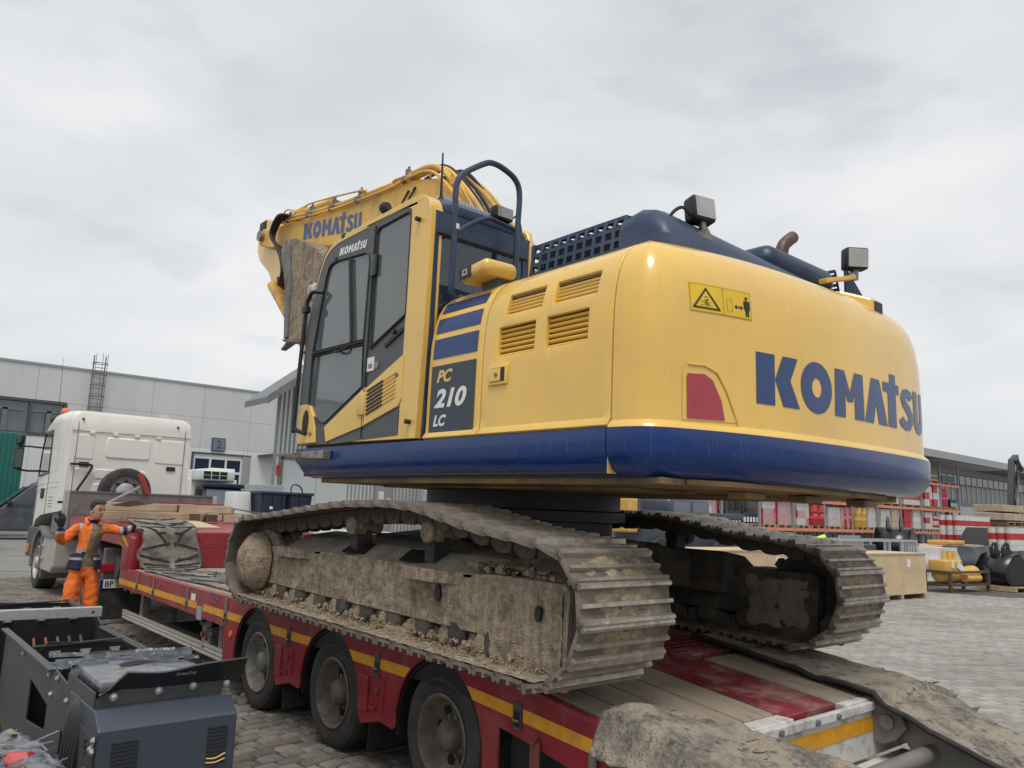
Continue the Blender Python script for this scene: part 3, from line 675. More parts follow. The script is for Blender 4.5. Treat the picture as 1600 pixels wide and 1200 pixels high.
lattice(gr, lambda u, v: gpt(y0g+(y1g-y0g)*u, v), NY, NZ, .026, .022, .012)
lattice(gr, lambda u, v: Vector((gx+.06+.30*v, y0g+(y1g-y0g)*u, z1g+.012*math.sin(v*3))), NY, 3, .026, .022, .012)
lattice(gr, lambda u, v: Vector((gx+.02+.55*u, y0g, z0g+(z1g-z0g)*v)), 6, NZ, .026, .022, .012)
hood = B(); hood.loft([[(-.985+i_, y_, z_) for y_, z_ in ((-1.845,2.15),(-1.845,2.505-j_),(-1.95,2.525-j_),(-2.04,2.50-j_),(-2.12,2.44-j_),(-2.18,2.35-j_*.5),(-2.20,2.15))] for i_, j_ in ((0,.12),(.03,.05),(.08,.01),(.16,0),(.9,.025),(1.6,.045),(2.0,.07),(2.12,.16))]); hood.rbox(-.55, 1.15, -1.9, -1.12, 2.15, 2.49, .09, 4)
ho = hood.obj('engine_hood', 'hoodblue', EX, smooth=True, auto=50)
gr.obj('grille', 'hoodblue', ho)
B().box(gx+.10, -.5, -1.84, -1.13, 2.2, 2.46).obj('dark_interior', 'black', ho)  # black block stands for the unlit hollow behind the grille
hb2 = B(); hb2.rbox(.18, 1.05, -2.08, -1.35, 2.40, 2.60, .10, 4); hb2.obj('muffler_cover', 'hoodblue', ho, smooth=True, auto=50)
pf = B(); lattice(pf, lambda u, v: Vector((1.06+.20*u, -2.05+.06*u+.5*v, 2.60-.18*u)), 7, 8, .02, .02, .012); pf.obj('perforated_guard', 'hoodblue', ho); pf = B(); lattice(pf, lambda u, v: Vector((1.05+.24*u, -2.13, 2.30+(.30-.16*u)*v)), 8, 7, .018, .018, .012)
pf.obj('perforated_guard', 'hoodblue', ho)
# exhaust
B().tube(smoothpts([(.86,-1.75,2.50),(.865,-1.75,2.70),(.885,-1.75,2.80),(.94,-1.755,2.86),(1.01,-1.76,2.91)], 4), .047, 14).obj('exhaust_pipe', 'exhaust', EX, smooth=True)
B().cyl((1.006,-1.759,2.907), (1.016,-1.7605,2.914), .041, n=14).obj('exhaust_mouth', 'black', EX)
# work lamps on the counterweight top
def lamp(loc, yaw_, tilt, br):
    o = B(); o.rbox(-.078, .078, -.03, .07, -.075, .075, .018, 2); m = Matrix.Translation(loc)@Matrix.Rotation(yaw_, 4, 'Z')@Matrix.Rotation(tilt, 4, 'X')
    L = o.xf(m).obj('work_lamp', 'black', EX, smooth=True)
    B().box(-.066, .066, -.036, -.0315, -.062, .062).xf(m).obj('lens', 'lampglass', L)
    B().obox((0,.01,-.10), (.03,.03,.09)).xf(m).obj('stalk', 'steel', L)
    return L
l1 = lamp((-.60,-2.12,2.555), R(-14), R(-8), 0)
B().plate([(-.70,2.20),(-.56,2.20),(-.56,2.40),(-.60,2.44),(-.70,2.38)], -2.16, -2.15, 'y').obj('lamp_bracket', 'steel', EX)
B().tube(smoothpts([(-.72,-2.10,2.25),(-.80,-2.05,2.33),(-.84,-2.08,2.45),(-.76,-2.10,2.53),(-.68,-2.11,2.50)], 5), .010, 6).obj('cable', 'black', EX, smooth=True)
B().tube(smoothpts([(-.66,-2.12,2.26),(-.78,-2.05,2.31),(-.90,-2.0,2.26)], 5), .009, 6).obj('cable', 'black', EX, smooth=True)
l2 = lamp((.90,-2.28,2.60), R(-38), R(4), 0)
B().bar((.50,-2.25,2.36), (.86,-2.27,2.46), .06, .03).obj('lamp_bracket', 'yellow_worn', EX, bevel=.006)
B().bar((.86,-2.27,2.46), (.90,-2.25,2.52), .03).obj('lamp_bracket', 'steel', EX)
# rear camera pod
cp = B(); cp.loft([[(.44,-2.15,2.20),(.54,-2.15,2.20),(.54,-2.15,2.245),(.44,-2.15,2.245)],[(.52,-2.34,2.17),(.70,-2.34,2.17),(.69,-2.34,2.29),(.54,-2.34,2.29)],[(.61,-2.51,2.12),(.76,-2.51,2.12),(.75,-2.51,2.225),(.62,-2.51,2.225)]])
cpo = cp.obj('camera_pod', 'yellow', EX, bevel=.015)
B().box(.635, .735, -2.516, -2.511, 2.135, 2.21).obj('camera_lens', 'black', cpo)
# side camera pod on the left edge
m = Matrix.Translation((-1.19,-.90,2.30))@Matrix.Rotation(R(-3), 4, 'X')@Matrix.Rotation(R(-4), 4, 'Z')
sc_ = B().rbox(-.10, .16, -.155, .155, -.05, .055, .045, 4).xf(m).obj('camera_pod', 'yellow', EX, smooth=True)
B().box(-.107, -.098, .00, .125, -.036, .036).xf(m).obj('camera_lens', 'black', sc_)
B().plate([(.03,-.018),(.085,-.018),(.085,.022),(.03,.022)], -.110, -.1075, 'x', holes=[[(.043,-.008),(.072,-.008),(.072,.012),(.043,.012)]]).xf(m).obj('lens_ring', 'lampglass', sc_)
B().box(-1.17, -1.05, -1.02, -.86, 2.18, 2.26).obj('pod_foot', 'darkgrey', sc_)
# ---- cab
XL = -1.355; XR = -.45
cab_out = [(-.475,1.262),(1.235,1.275),(1.262,1.60),(1.235,2.205),(1.165,2.52),(1.105,2.69),(1.075,2.755),(1.035,2.81),(.985,2.855),(.93,2.885),(.875,2.905),(.82,2.917),(-.28,2.945),(-.34,2.941),(-.40,2.926),(-.45,2.896),(-.482,2.855),(-.50,2.81),(-.505,2.76),(-.50,2.0)]
dark_in = [(-.265,1.30),(.20,1.285),(.74,1.275),(1.222,1.28),(1.248,1.60),(1.22,2.205),(1.15,2.50),(1.08,2.68),(1.01,2.79),(.92,2.845),(.80,2.872),(-.20,2.895),(-.265,2.86)]
win_up = [(1.098,2.026),(.284,2.016),(.275,2.60),(.30,2.665),(.36,2.688),(.80,2.725),(.89,2.72),(.935,2.69),(.965,2.62)]
win_lo = [(1.10,1.99),(.284,1.98),(.262,1.665),(.80,1.43),(.93,1.45),(1.07,1.555),(1.10,1.62)]
win_q = [(.175,1.945),(.195,2.80),(.165,2.835),(-.225,2.85),(-.262,2.81),(-.268,2.115)]
cab = B().plate(cab_out, XL, XL+.10, 'x', holes=[dark_in]).obj('cab_frame', 'yellow', EX, bevel=.028, seg=4, smooth=True)
cab['label'] = 'yellow operator cab frame'
B().plate(dark_in, XL+.004, XL+.045, 'x', holes=[win_up, win_lo, win_q]).obj('cab_side', 'graphite', cab, bevel=.003)
B().plate(win_up, XL+.012, XL+.018, 'x').obj('window_pane', 'glass', cab)
B().plate(win_lo, XL+.012, XL+.018, 'x').obj('window_pane', 'glass', cab)
B().plate(win_q, XL+.010, XL+.016, 'x').obj('window_pane', 'glass', cab)
def rail(pts, r_, m='black', parent=cab, n=6, name='seal'): return B().tube(pts, r_, n).obj(name, m, parent, smooth=True)
rail([(XL, y, z) for y, z in win_up+win_up[:1]], .006); rail([(XL, y, z) for y, z in win_lo+win_lo[:1]], .006); rail([(XL, y, z) for y, z in win_q+win_q[:1]], .006)
rail([(XL-.002, .215, z) for z in (1.29, 2.0, 2.86)], .007)
rail([(XL-.004, .575-.18*(2.69-z), z) for z in (2.02, 2.69)], .014, name='sash_bar')
rail([(XL-.004, 1.10, 2.008), (XL-.004, .28, 1.998)], .009, name='sash_bar')
B().rbox(XL-.016, XL+.01, .155, .235, 2.47, 2.635, .008).obj('hinge', 'blackgloss', cab, smooth=True)
B().tube(smoothpts([(XL,.70,1.99),(XL-.03,.66,1.965),(XL-.03,.58,1.965),(XL,.50,1.99)], 4), .010, 6).obj('door_latch', 'black', cab, smooth=True)
# yellow lower door wedge and louvred panel
B().plate([(.75,1.285),(.205,1.375),(.205,1.655),(.79,1.40)], XL-.006, XL+.01, 'x').obj('door_wedge', 'yellow', cab, bevel=.004)
lp = B().plate([(.190,1.378),(-.255,1.485),(-.285,1.53),(-.285,1.835),(.190,1.645)], XL-.008, XL+.01, 'x').obj('vent_panel', 'yellow', cab, bevel=.005)
for k in range(7):
    ya, yb = .158, -.05; z = 1.455+k*.0275
    B().bar((XL-.0095, ya, z), (XL-.0095, yb, z+.055), .010, .0135, (0,0,1)).obj('louvre_slot', 'black', lp)
    B().bar((XL-.0095, yb-.005, z+.056), (XL-.0095, -.215, z+.098), .007, .008, (0,0,1)).obj('louvre_rib', 'yellow_worn', lp)
B().cyl((XL-.016,-.22,1.70), (XL-.008,-.22,1.70), .014, n=12).obj('lock', 'steel', lp)
B().rbox(XL-.022, XL, .185, .275, 1.45, 1.615, .010).obj('hinge', 'gold_print', cab, smooth=True)
B().plate([(1.245,1.283),(.925,1.285),(.945,1.40),(.985,1.50),(1.06,1.585),(1.14,1.60),(1.252,1.60)], XL-.010, XL+.02, 'x').obj('corner_cover', 'yellow', cab, bevel=.006)
B().plate([(1.105+.052*math.cos(t), 1.452+.10*math.sin(t)) for t in [i*PI/10 for i in range(20)]], XL-.014, XL-.0095, 'x').obj('access_hole', 'black', cab)
B().cyl((XL-.02,1.0,1.36), (XL-.01,1.0,1.36), .016, n=10).obj('lock', 'steel', cab)
B().plate([(.70,1.265),(-.262,1.29),(-.25,1.455),(.20,1.350)], XL-.001, XL+.003, 'x').obj('sill_panel', 'graphite', cab)
# grey panel behind door with grab recess and stickers
rail([(XL-.001, .175, 1.935), (XL-.001, -.262, 2.105)], .010)
B().bar((XL-.004,-.03,1.925), (XL-.004,-.245,2.01), .01, .03).obj('grab_recess', 'black', cab)
B().cyl((XL-.025,-.155,2.005), (XL,-.155,2.005), .018, n=10).obj('knob', 'black', cab)
B().box(XL-.004, XL+.003, .108, .198, 1.765, 1.865).obj('sticker', 'white_print', cab)
_v, _f = bfont('100', .02)
decal('lettering', 'black', cab, lambda u, v: (XL-.0055, .188-u*.040, 1.785+v*.05), flat=(_v, _f))
B().cyl((XL-.004,.072,1.80), (XL+.003,.072,1.80), .028, n=16).obj('sticker', 'glass_b', cab)
for y, z in ((-.40,1.372),(-.375,2.752)):
    B().cyl((XL-.035,y,z), (XL,y,z), .016, .016, 10).obj('bump_stop', 'black', cab); 
kgs = .42/kw_
decal('wordmark', 'white_print', cab, lambda u, v: (XL+.0005, .772-u*kgs, 2.757+v*.062-u*kgs*.065), shapes=[([(x+.18*y, y) for x, y in o], [[(x+.18*y, y) for x, y in h_] for h_ in hs]) for o, hs in kg])
B().cyl((XL-.004,.83,2.745), (XL+.003,.83,2.745), .018, n=12).obj('bolt', 'black', cab)
# front, rear, right and roof of the cab
fr_ = [(1.235,1.275),(1.262,1.60),(1.235,2.205),(1.165,2.52),(1.10,2.70),(1.03,2.815),(.93,2.885)]
b_ = B(); b_.loft([[(x, y-.01, z) for y, z in fr_] for x in (XL+.06, XR-.06)], cap=False, close=False); b_.obj('windscreen', 'glass', cab, smooth=True)
for x in (XL+.03, XR-.03): rail([(x, y-.012, z) for y, z in fr_], .034, 'graphite', name='front_pillar')
rf = B(); rf.loft([[(x, y, z-ins) for x, ins in ((XL+.05,.035),(XL+.10,.005),(XL+.2,-.018),(XR-.2,-.018),(XR-.10,.005),(XR-.05,.035))] for y, z in ((.90,2.895),(.80,2.925),(-.26,2.95),(-.40,2.93),(-.475,2.87),(-.50,2.78))], cap=False, close=False)
o = rf.obj('cab_roof', 'hoodblue', cab, smooth=True); o.modifiers.new('t', 'SOLIDIFY').thickness = .03
rb = B(); rb.plate([(XL+.04,1.27),(XR,1.27),(XR,2.80),(XL+.04,2.80)], -.505, -.455, 'y', holes=[[(XL+.075,1.75),(XR-.085,1.75),(XR-.085,2.63),(XL+.075,2.63)]])
rb.obj('rear_frame', 'hoodblue', cab)
B().box(XL+.07, XR-.08, -.495, -.488, 1.74, 2.64).obj('window_pane', 'glass_dark', cab)
rail([(XL+.06,-.508,2.645),(XR-.05,-.508,2.645)], .010)
rp_ = [(-.42,1.27),(-.42,2.86),(-.35,2.91),(.80,2.90),(1.0,2.80),(1.15,2.5),(1.23,2.2),(1.24,1.28)]
B().plate(rp_, XR-.04, XR, 'x', holes=[[(-.3,1.95),(-.3,2.8),(.78,2.8),(.95,2.7),(1.1,2.4),(1.15,1.95)]]).obj('cab_side', 'graphite', cab)
B().plate([(-.31,1.94),(-.31,2.81),(.79,2.81),(.96,2.71),(1.11,2.4),(1.16,1.94)], XR-.025, XR-.02, 'x').obj('window_pane', 'glass', cab)
B().tube([(XR,-.49,1.9),(XR,-.49,2.74),(XR-.01,-.46,2.85),(XR-.03,-.38,2.90),(XR-.03,.7,2.89)], .035, 10).obj('rear_edge', 'yellow', cab, smooth=True)
B().box(XL+.06, XR-.05, -.45, 1.2, 1.22, 1.30).obj('cab_floor', 'black', cab)
se = B(); se.rbox(-1.15, -.70, -.05, .45, 1.55, 1.72, .05); se.rbox(-1.13, -.72, -.16, -.02, 1.70, 2.35, .05); se.rbox(-1.04, -.80, -.16, -.05, 2.36, 2.58, .04); se.box(-1.05,-.8,0,.35,1.3,1.56)
se.obj('seat', 'graphite', cab, smooth=True)
B().plate([(.60,1.66),(.20,1.66),(.16,1.78),(.6,1.75)], -.70, -.60, 'x').obj('console', 'black', cab)
B().cyl((-1.2,.75,1.3), (-1.18,.70,1.75), .03).obj('lever', 'black', cab)
# translucent roof visor with ribs
vz = B()
for k in range(22):
    x = XL+.22+k*.028; vz.obox((x, .02, 3.0+.012*math.sin(k*.3)), (.020, .62, .045))
vz.obj('roof_visor', 'clear_plastic', cab)
B().cyl((-1.145,-.30,2.93), (-1.145,-.30,2.99), .03, .02, 12).obj('antenna_base', 'black', EX); B().tube([(-1.145,-.30,2.98),(-1.146,-.30,3.05),(-1.150,-.30,3.33)], [.013,.010,.006], 8).obj('antenna', 'black', EX, smooth=True)
cl = B(); cl.rbox(-.80, -.63, -.50, -.42, 2.90, 3.0, .02); o = cl.obj('work_lamp', 'black', EX, smooth=True); B().box(-.785, -.645, -.508, -.502, 2.912, 2.988).obj('lens', 'lampglass', o)
B().tube(smoothpts([(-.63,-.46,2.93),(-.56,-.45,2.98),(-.53,-.46,2.9),(-.54,-.48,2.78)], 5), .008, 6).obj('cable', 'black', EX)
B().lathe((-1.20,.40,3.09), (.1,-1,.1), [(0,.02),(0,.045),(.03,.05),(.06,.035),(.065,.01)], 14).obj('roof_camera', 'black', EX, smooth=True); B().cyl((-1.20,.38,2.94), (-1.20,.38,3.06), .018, n=8).obj('camera_stalk', 'black', EX)
B().tube(smoothpts([(-1.05,.38,2.95),(-1.02,.42,3.05),(-.95,.5,3.08),(-.9,.55,2.97)], 4), .012, 6).obj('cable', 'black', EX)
B().rbox(XL-.005, XL+.06, .70, .76, 2.895, 2.935, .01).obj('gutter_clip', 'black', EX)
# hand rail on the platform behind the cab
hr = smoothpts([(-1.21,-.62,2.195),(-1.232,-.62,2.21),(-1.240,-.62,2.28),(-1.238,-.62,2.60),(-1.246,-.62,2.90),(-1.235,-.62,2.985),(-1.19,-.62,3.06),(-1.02,-.62,3.185),(-.94,-.62,3.215),(-.84,-.62,3.205),(-.735,-.62,3.16),(-.69,-.62,3.06),(-.695,-.62,2.80),(-.705,-.62,2.26)], 5)
hro = B().tube(hr, .021, 10).obj('handrail', 'hoodblue', EX, smooth=True)
B().tube(smoothpts([(-1.228,-.615,2.63),(-1.10,-.60,2.73),(-.95,-.60,2.815),(-.85,-.60,2.815),(-.70,-.615,2.79)], 5), .016, 8).obj('cross_rail', 'hoodblue', hro, smooth=True)
B().cyl((-1.228,-.62,2.655), (-1.230,-.62,2.69), .0245, n=10).obj('band', 'white_print', hro)
# front left grab rail and step
B().tube(smoothpts([(-1.36,1.00,2.505),(-1.42,1.05,2.50),(-1.42,1.11,2.46),(-1.42,1.15,2.34),(-1.42,1.20,1.47),(-1.42,1.16,1.395),(-1.38,1.06,1.36)], 4), .017, 8).obj('grab_rail', 'black', EX, smooth=True)
B().rbox(-1.445, -1.395, 1.11, 1.18, 2.34, 2.40, .012).obj('rail_clamp', 'black', EX)
B().loft([[(-1.36,.64,1.145),(-1.43,.64,1.15),(-1.43,.64,1.215),(-1.36,.64,1.215)],[(-1.36,1.05,1.16),(-1.46,1.05,1.16),(-1.46,1.05,1.205),(-1.36,1.05,1.215)],[(-1.36,1.33,1.18),(-1.50,1.30,1.18),(-1.50,1.30,1.20),(-1.36,1.33,1.20)]]).obj('step', 'steel', EX, bevel=.006)
# white mirror peeking ahead of the cab
B().rbox(-1.30, -1.20, 1.28, 1.42, 2.52, 2.66, .02).obj('mirror', 'whitepaint', EX, smooth=True)
# ---- boom, arm, bucket
BL, BR = -.20, .36
boom_o = [(.10,1.45),(-.02,1.62),(.02,1.85),(.55,3.05),(.92,3.66),(1.20,3.92),(1.60,4.03),(2.6,4.11),(4.1,4.28),(5.10,4.43),(5.42,4.50),(5.55,4.40),(5.50,4.28),(5.2,4.17),(4.1,3.965),(3.2,3.70),(2.4,3.38),(1.7,2.95),(1.2,2.45),(.75,1.8),(.50,1.5),(.3,1.40)]
bo = B().plate(boom_o, BL, BR, 'x').obj('boom', 'yellow_worn', EX, bevel=.02)
kb = 1.46/kw_
decal('wordmark', 'navy_print', bo, lambda u, v: (BL-.003, 4.075-u*kb+.12*v*0, 4.012+v*.205-u*kb*.170), shapes=kg)
for x, dz, r_ in ((BL-.022,.01,.017),(BL+.03,.075,.028),(BL+.12,.085,.028),(BR-.18,.080,.026),(BR-.06,.06,.022)):
    P = [(x,5.0,4.44+dz),(x,4.6,4.37+dz),(x,3.3,4.17+dz),(x,2.1,4.05+dz),(x,1.65,4.045+dz),(x,1.30,4.0+dz),(x,1.02,3.80+dz),(x,.62,3.30+dz+.06),(x,.30,2.75+dz+.1)]
    B().tube(smoothpts(P, 4), r_, 8).obj('hydraulic_pipe', 'yellow_worn', bo, smooth=True)
for y, z in ((4.55,4.38),(3.95,4.29),(3.35,4.205),(2.72,4.13),(1.75,4.06)):
    B().box(BL-.005, BL+.16, y-.018, y+.018, z+.03, z+.125).obj('pipe_clamp', 'greysteel', bo, bevel=.006); B().cyl((BL+.03,y,z+.12),(BL+.03,y,z+.16), .013, n=6).obj('clamp_bolt', 'greysteel', bo); B().rbox(BL-.045, BL-.001, y-.03, y+.03, z-.03, z+.035, .01).obj('pipe_clamp', 'greysteel', bo)
for (ya, yb) in ((4.75,4.45),(4.05,2.6),(2.0,1.3),(.95,.35)):
    za = 3.645+.155*ya+.13 if ya > 1.5 else 3.80; zb = 3.645+.155*yb+.13 if yb > 1.5 else (3.97 if yb > 1 else 3.15)
    B().tube(smoothpts([(BL,ya,za-.03),(BL,ya-.05,za+.05),(BL,yb+.06,zb+.05),(BL,yb,zb-.03)], 4), .011, 6).obj('guard_rod', 'yellow_worn', bo, smooth=True)
for k, (dx, dy) in enumerate(((.05,0),(.13,.05),(.25,-.03))):
    B().tube(smoothpts([(BL+dx+.1,1.75,4.15),(BL+dx+.1,1.32+dy,4.13),(BL+dx+.13,1.0,3.88),(BL+dx+.15,.66,3.45),(BL+dx+.15,.45,2.95)], 5), .018, 8).obj('hose', 'black', bo, smooth=True)
for dy in (0, .12): B().tube(smoothpts([(BL-.01,1.55+dy,3.93),(BL-.04,1.62+dy,3.75),(BL-.03,1.55+dy,3.45),(BL-.02,1.5+dy,3.2)], 5), .011, 6).obj('hose', 'black', bo, smooth=True)
# boom cylinders
for x in (BL-.11, BR+.11):
    b_ = B(); b_.cyl((x,1.05,1.35),(x,1.55,2.45), .075, n=16); b_.cyl((x,1.55,2.45),(x,1.9,3.2), .045, n=12); b_.obj('boom_cylinder', 'yellow_worn', EX, smooth=True)
arm_o = [(5.86,4.62),(5.82,4.28),(5.70,4.12),(5.38,3.90),(4.99,3.48),(4.52,3.03),(4.10,2.62),(3.98,2.42),(3.85,2.42),(3.80,2.62),(4.1,3.05),(4.55,3.65),(4.95,4.2),(5.30,4.62),(5.6,4.72)]
ar = B().plate(arm_o, -.10, .26, 'x').obj('arm', 'yellow', EX, bevel=.025)
B().cyl((-.26,5.40,4.38),(.42,5.40,4.38), .07, n=16).obj('pin', 'steel', ar)
b_ = B(); b_.cyl((.08,5.78,4.70),(.08,4.7,4.62), .085, n=16); b_.cyl((.08,4.7,4.62),(.08,3.9,4.55), .05, n=12); b_.obj('arm_cylinder', 'yellow_worn', ar, smooth=True)
B().rbox(-.12, .02, 5.56, 5.78, 4.55, 4.70, .03).obj('valve_block', 'black', ar)
b_ = B(); b_.cyl((-.16,5.0,3.62),(-.16,4.2,2.95), .07, n=14); b_.cyl((-.16,4.2,2.95),(-.16,3.9,2.70), .045, n=12); b_.obj('bucket_cylinder', 'yellow_worn', ar, smooth=True)
for k in range(5):
    dx = -.24-.035*k; s_ = -.075*k
    B().tube(smoothpts([(BL-.03,4.62+s_*.5,4.42),(dx,4.78+s_,4.38),(dx-.02,4.84+s_*.7,4.18),(dx,4.58+s_*.3,4.0),(dx,4.30,3.80),(dx,4.36+s_*.5,3.58),(dx+.03,4.50+s_*.5,3.46),(dx+.1,4.55,3.60)], 5), .0155 if k < 4 else .02, 8).obj('hose', 'black', ar, smooth=True)
# bucket folded up behind the cab
side_o = [(3.86,3.74),(3.82,3.80),(3.70,3.82),(3.50,3.80),(3.17,3.66),(2.90,3.50),(2.70,3.32),(2.60,3.10),(2.66,2.90),(2.92,2.78),(3.01,2.575),(3.155,2.535),(3.50,2.60),(3.56,2.70),(3.66,3.25)]
for x in (-.56, .62):
    s_ = B().plate(side_o, x, x+.03, 'x')
    if x < 0: bkt = s_.obj('bucket', 'mud', EX, bevel=.006); 
    else: s_.obj('bucket_side', 'mud', bkt, bevel=.006)
back = [(3.70,3.82),(3.50,3.80),(3.17,3.66),(2.90,3.50),(2.70,3.32),(2.60,3.10),(2.66,2.90),(2.92,2.78),(3.01,2.575)]
b_ = B(); b_.loft([[(x, y, z) for y, z in back] for x in (-.55, .64)], cap=False, close=False); o = b_.obj('bucket_shell', 'mud', bkt, smooth=True); o.modifiers.new('t', 'SOLIDIFY').thickness = .03
B().plate([(3.70,3.75),(3.58,3.74),(3.46,3.2),(3.42,2.62),(3.50,2.61),(3.60,3.2)], -.585, -.56, 'x').obj('side_cutter', 'greysteel', bkt, bevel=.005)
B().plate([(3.60,2.62),(3.02,2.56),(3.12,2.52),(3.52,2.58)], -.57, .65, 'x').obj('cutting_edge', 'greysteel', bkt, bevel=.005)
for k in range(5): B().loft([[(-.53+k*.27+dx_, 3.40, 2.60+dz_) for dx_, dz_ in ((0,0),(.10,0),(.10,.06),(0,.06))],[(-.51+k*.27+dx_, 3.72, 2.52+dz_) for dx_, dz_ in ((0,0),(.06,0),(.06,.02),(0,.02))]]).obj('tooth', 'greysteel', bkt)
for x in (-.06, .22): B().plate([(3.75,3.2),(4.02,2.5),(3.86,2.40),(3.55,2.85),(3.5,3.2)], x, x+.05, 'x').obj('bucket_bracket', 'mud', bkt, bevel=.006)
# ================================================================ GROUND
def ground_mat():
    m = mat('ground', (.235, .225, .21), .9, var=.16, vs=.35, bump=.25, bs=30)
    t = m.node_tree; n = t.nodes; l = t.links; b = n['Principled BSDF']; tc_ = n.new('ShaderNodeTexCoord')
    br = n.new('ShaderNodeTexBrick'); br.inputs['Scale'].default_value = 1; br.inputs['Brick Width'].default_value = .24; br.inputs['Row Height'].default_value = .14; br.inputs['Mortar Size'].default_value = .008
    br.inputs['Color1'].default_value = (1,1,1,1); br.inputs['Color2'].default_value = (.86,.86,.86,1); br.inputs['Mortar'].default_value = (.5,.5,.5,1)
    l.new(tc_.outputs['Object'], br.inputs[0]); x = n.new('ShaderNodeMix'); x.data_type = 'RGBA'; x.blend_type = 'MULTIPLY'; x.inputs[0].default_value = .8
    l.new(b.inputs['Base Color'].links[0].from_socket, x.inputs[6]); l.new(br.outputs[0], x.inputs[7]); l.new(x.outputs[2], b.inputs['Base Color'])
ground_mat()
G = B().add([(-300,-300,-.02),(400,-300,-.02),(400,400,-.02),(-300,400,-.02)], [(0,1,2,3)]).obj('ground', 'ground', kind='structure')
def stones(spec, name, m, cx, cy, ang, keep, tone, jit, key, limit, crown=.008, seed=1):
    """lay pieces as quads with crowned tops; first `limit` by importance become own objects, the rest one mesh"""
    rnd = random.Random(seed); out = []
    ca, sa = math.cos(ang), math.sin(ang); bw, bh, gap, u0_, u1_, v0_, v1_ = spec
    rows = int((v1_-v0_)/bh); cols = int((u1_-u0_)/bw)+1
    for r_ in range(rows):
        off = (r_ % 2)*bw*.5+rnd.uniform(-jit, jit)*bw
        for c in range(cols):
            u = u0_+c*bw+off; v = v0_+r_*bh
            x = cx+(u*ca-v*sa); y = cy+(u*sa+v*ca)
            if not keep(x, y): continue
            q = []
            for a, b_ in ((0,0),(1,0),(1,1),(0,1)):
                uu = u+gap/2+a*(bw-gap)+rnd.uniform(-1,1)*jit*bw*.35; vv = v+gap/2+b_*(bh-gap)+rnd.uniform(-1,1)*jit*bh*.35
                q.append((cx+uu*ca-vv*sa, cy+uu*sa+vv*ca))
            out.append((key(x, y), q, rnd.uniform(-.5, .5)*crown, rnd.uniform(*tone), rnd.uniform(-.03, .03)))
    out.sort(key=lambda t: t[0])
    def build(items, nm, **kw):
        vs = []; fs = []; cols_ = []
        for _, q, dz, tn, hue in items:
            cxq = sum(p[0] for p in q)/4; cyq = sum(p[1] for p in q)/4; k = len(vs); e_ = .80 if crown > .005 else .92
            vs += [(*p, -.018) for p in q]+[(*p, -.004+dz*.5) for p in q]+[(cxq+(p[0]-cxq)*e_, cyq+(p[1]-cyq)*e_, crown*.6+dz) for p in q]
            fs += [(k+8,k+9,k+10,k+11)]+[(k+4+i, k+4+(i+1)%4, k+8+(i+1)%4, k+8+i) for i in range(4)]+[(k+i, k+(i+1)%4, k+4+(i+1)%4, k+4+i) for i in range(4)]
            cols_ += [(tn*(1+hue), tn, tn*(1-hue), 1)]*12
        me = bpy.data.meshes.new(nm); me.from_pydata(vs, [], fs); me.materials.append(MATS[m])
        a = me.color_attributes.new('tint', 'FLOAT_COLOR', 'POINT'); a.data.foreach_set('color', [c for t in cols_ for c in t])
        return link(nm, me, G, **kw)
    for it in out[:limit]: build([it], name)
    if out[limit:]: build(out[limit:], name+'_field', kind='stuff')
    return len(out)
cd = lambda x, y: math.hypot(x+4.07, y+4.63)
nA = stones((.185,.125,.018,-6.5,6.5,-6,14), 'cobblestone', 'cobble', -1.5, 2.0, R(9), lambda x, y: x < 1.6 and y > -1.5 and y < 15.5 and x > -3.6 and x > -3.3+(-.02*y), (.62, 1.15), .16, cd, 150, crown=.016, seed=4)
nB = stones((.24,.165,.013,-22,22,-14,16), 'paving_block', 'paver', 10, 1, R(-33), lambda x, y: x > 1.7 and -4.5 < y < 12 and x < 21 and cd(x, y) < 24, (.80, 1.10), .05, cd, 150, crown=.004, seed=6)
mat('joint_sand', (.085, .08, .072), .95, var=.3, vs=3)
B().add([(1.6,-5,-.0125),(21,-5,-.0125),(21,12,-.0125),(1.6,12,-.0125)], [(0,1,2,3)]).obj('bedding_sand', 'joint_sand', kind='structure')
B().add([(-3.8,-1.7,-.0135),(1.59,-1.7,-.0135),(1.59,15.6,-.0135),(-3.8,15.6,-.0135)], [(0,1,2,3)]).obj('bedding_sand', 'joint_sand', kind='structure')
# far apron in front of the racks and along the left hall
B().add([(13,5.2,-.016),(120,5.2,-.016),(120,60,-.016),(13,60,-.016)], [(0,1,2,3)]).obj('apron', 'asphalt', kind='structure')
B().add([(-60,17.5,-.014),(13,17.5,-.014),(13,60,-.014),(-60,60,-.014)], [(0,1,2,3)]).obj('yard_road', 'asphalt', kind='structure')

